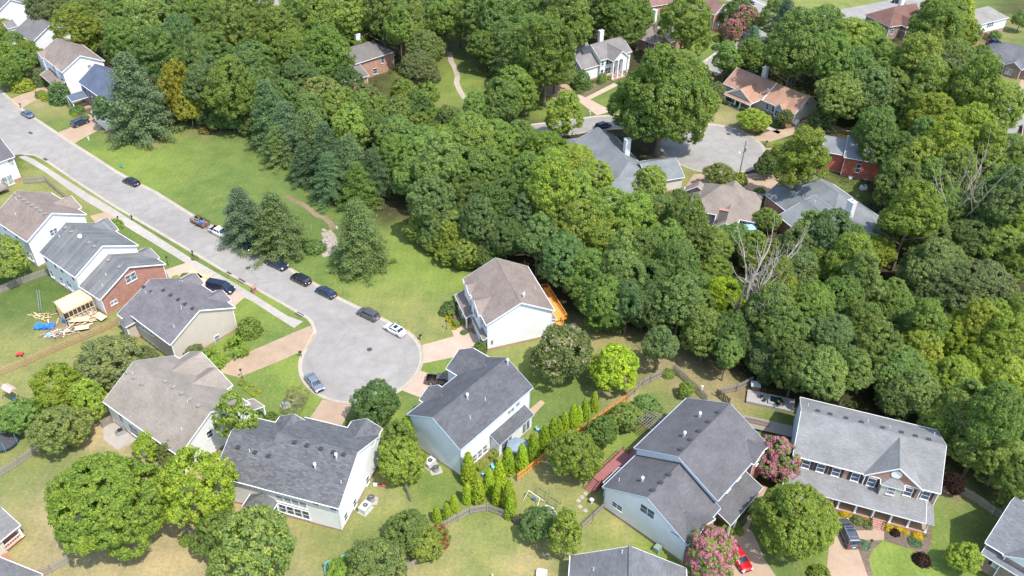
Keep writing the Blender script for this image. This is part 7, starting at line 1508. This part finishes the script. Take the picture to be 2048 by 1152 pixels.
ladder(Q('r3',92,825),5,'tall aluminium ladder standing left of the half-built extension',4.2,1.1); ladder(Q('r3',70,1060),-30,'aluminium ladder lying by the lumber pile',3.5,.15)
ladder(Q('r3',40,970),-70,'aluminium ladder crossing the blue tarp',3.2,.1)
def tarp(e):
    def f(m):
        g=random.Random(3); n=9; gr=[[(-1.9+3.8*i/n+g.uniform(-.1,.1),-.8+1.6*j/5+g.uniform(-.1,.1),.12+g.random()*.45) for j in range(6)] for i in range(n+1)]
        for i in range(n):
            for j in range(5): m.poly([gr[i][j],gr[i+1][j],gr[i+1][j+1],gr[i][j+1]],TARP)
    part(e,'sheet',f)
thing('blue_tarp','crumpled bright blue tarp by the debris heap','tarp',Q('r3',130,960),5,tarp)
thing('bucket_lid','light blue barrel standing in the debris heap','barrel',Q('r3',170,1040),0,lambda e:part(e,'body',lambda m:m.tube((0,0,0),(0,0,.8),.38,.38,M_plain('light_blue_plastic',(.25,.50,.62),.5),16)))
thing('blue_bin','blue bin at the corner of the half-built extension','bin',Q('r3',303,915),0,lambda e:part(e,'tub',lambda m:m.hexa([(-.3,-.3,0),(.3,-.3,0),(.3,.3,0),(-.3,.3,0)],[(-.4,-.4,.9),(.4,-.4,.9),(.4,.4,.9),(-.4,.4,.9)],BLUEP)))
def heap(name,label,px,n,L,sp,seed,mats,zt=.5,rz=20):
    def b(e):
        g=random.Random(seed)
        for k in range(n):
            x,y=g.gauss(0,sp[0]),g.gauss(0,sp[1]); a=R(g.gauss(0,35)); l=L*g.uniform(.4,1); z=g.uniform(.05,zt); z2=max(.05,z+g.uniform(-.2,.2)); w_=g.choice([.1,.14,.25]); 
            part(e,'board',lambda m:m.bar((x-l/2*math.cos(a),y-l/2*math.sin(a),z),(x+l/2*math.cos(a),y+l/2*math.sin(a),z2),w_,g.choice(mats),.05))
    return thing(name,label,'lumber pile',px,rz,b)
OLDW=M_plain('old_board',(.36,.24,.15),.8); GREYB=M_plain('grey_board',(.36,.33,.30),.8)
heap('lumber_pile','heap of broken boards and scrap in front of the blue tarp',Q('r3',290,1010),60,2.6,(1.7,.6),4,[LUMBER,OLDW,OLDW,GREYB,TRIM],.7)
heap('lumber_pile','scattered studs lying left of the extension on the grass',Q('r3',130,890),14,3.4,(1.3,.7),8,[LUMBER,LUMBER,OLDW],.2,-25)
heap('lumber_pile','pile of offcuts and plywood between extension and brown fence',Q('r3',540,900),36,2.0,(1.4,.7),14,[LUMBER,PLY,OLDW,GREYB,TRIM],.5)
for q,rz,sz,lb in ((( 425,895),10,(1.7,.65),'plywood sheet resting at the extension corner'),((445,965),20,(1.2,.6),'plywood sheet on the heap nearest the brown fence'),((600,870),-30,(1.2,.7),'plywood sheet below the brick wall corner')):
    p=P(*Q('r3',*q),.6); m=MB(); m.box(-sz[0],sz[0],-sz[1],sz[1],0,.05,PLY); o=m.build('plywood_sheet',loc=(p.x,p.y,.75)); o.rotation_euler=(.08,.06,R(rz)); tag(o,lb,'plywood sheet')
for i,(q,lb) in enumerate((((990,60),'plywood sheets stacked on the driveway beside the navy van'),((1040,110),'second plywood stack nearer the sidewalk by the van'))):
    p=P(*Q('r4',*q)); m=MB(); [m.box(-2.2+.05*j,2.2-.04*j,-.7+.06*(j%2),.7,.03+.05*j,.075+.05*j,PLY if j%2 else LUMBER) for j in range(5)]; o=m.build('plywood_stack',loc=(p.x,p.y,.03)); o.rotation_euler.z=R(-42); tag(o,lb,'plywood stack')
heap('lumber_pile','long pale boards on the driveway edge beside the plywood stacks',Q('r4',1130,90),12,4.6,(.6,.35),21,[LUMBER],.15,-40)
# porch furniture
for x,y,lb in [(1741,1018,'left wicker chair on the long brick porch'),(1770,1022,'right wicker chair on the long brick porch'),(1795,1030,'white cushioned seat on the long brick porch')]:
    p=P(x,y,.66); e=empty('porch_chair',(p.x,p.y,.66),random.random()*6,lb,'chair'); chair(e,SLATE if 'white' in lb else WOODP)
# ================================================================= AUTOMATIC LABELS FOR THE BACKGROUND PLANTING
LM=[('the orange-deck house',1010,610),('the brick porch house',1735,930),('the graphite-roofed house',1370,930),('the columned house',1190,125),('the tan ranch house',1535,190),('the blue-grey roofed central house',1215,320),
('the sandy hip-roofed house',1445,410),('the blue-grey gabled brick house',1630,420),('the bright red brick house',1715,310),('the brown-roofed house',1808,45),('the dark-roofed brick house',2000,125),('the white-chimney brick house',760,130),
('the large dead tree',1480,590),('the thin dead tree',1895,410),('the huge far-street tree',1328,198),('the mown hollow',915,150),('the navy-roofed house',200,190),('the first white gable house',30,40),('the yellow-leaved trees',365,195),
('the twin brick houses',1290,75),('the upper right pole',1822,100),('the lone lawn pine',718,490),('the far turning circle',1440,300),('the rightmost two-lane road',2035,215),('the pale feathery pine',1035,135),('the hot tub',1540,800),('the white top-right house',1985,50),('the upper deck fence',240,110),('the grey top road',535,10),('the bright lime tree',1232,738),('the lower right brick house',2010,1070)]
ORD=['nearest','second','third','fourth','fifth','sixth','seventh','eighth','ninth','tenth','eleventh','twelfth','thirteenth','fourteenth','fifteenth']
def autolabel():
    best={}
    for i,(e,kind,word,ph,x,y,r,done) in enumerate(TREES):
        if done: continue
        k=min(range(len(LM)),key=lambda q:(LM[q][1]-x)**2+((LM[q][2]-y)*1.3)**2); nm,lx,ly=LM[k]; dx,dy=x-lx,y-ly
        dr=('right of' if dx>0 else 'left of') if abs(dx)>abs(dy)*1.1 else ('behind' if dy<0 else 'below')
        best.setdefault((word,ph.replace('spreading ','broad '),dr,nm),[]).append((math.hypot(dx,dy),i))
    for (word,ph,dr,nm),l in best.items():
        l.sort()
        for n,(d,i) in enumerate(l):
            TREES[i][0]['label']=f"{word} {ph} {dr} {nm}" if len(l)==1 else f"{word} {ph}, {ORD[n]} {'one ' if n==0 else 'out '}{dr} {nm}"
autolabel()
undergrowth()
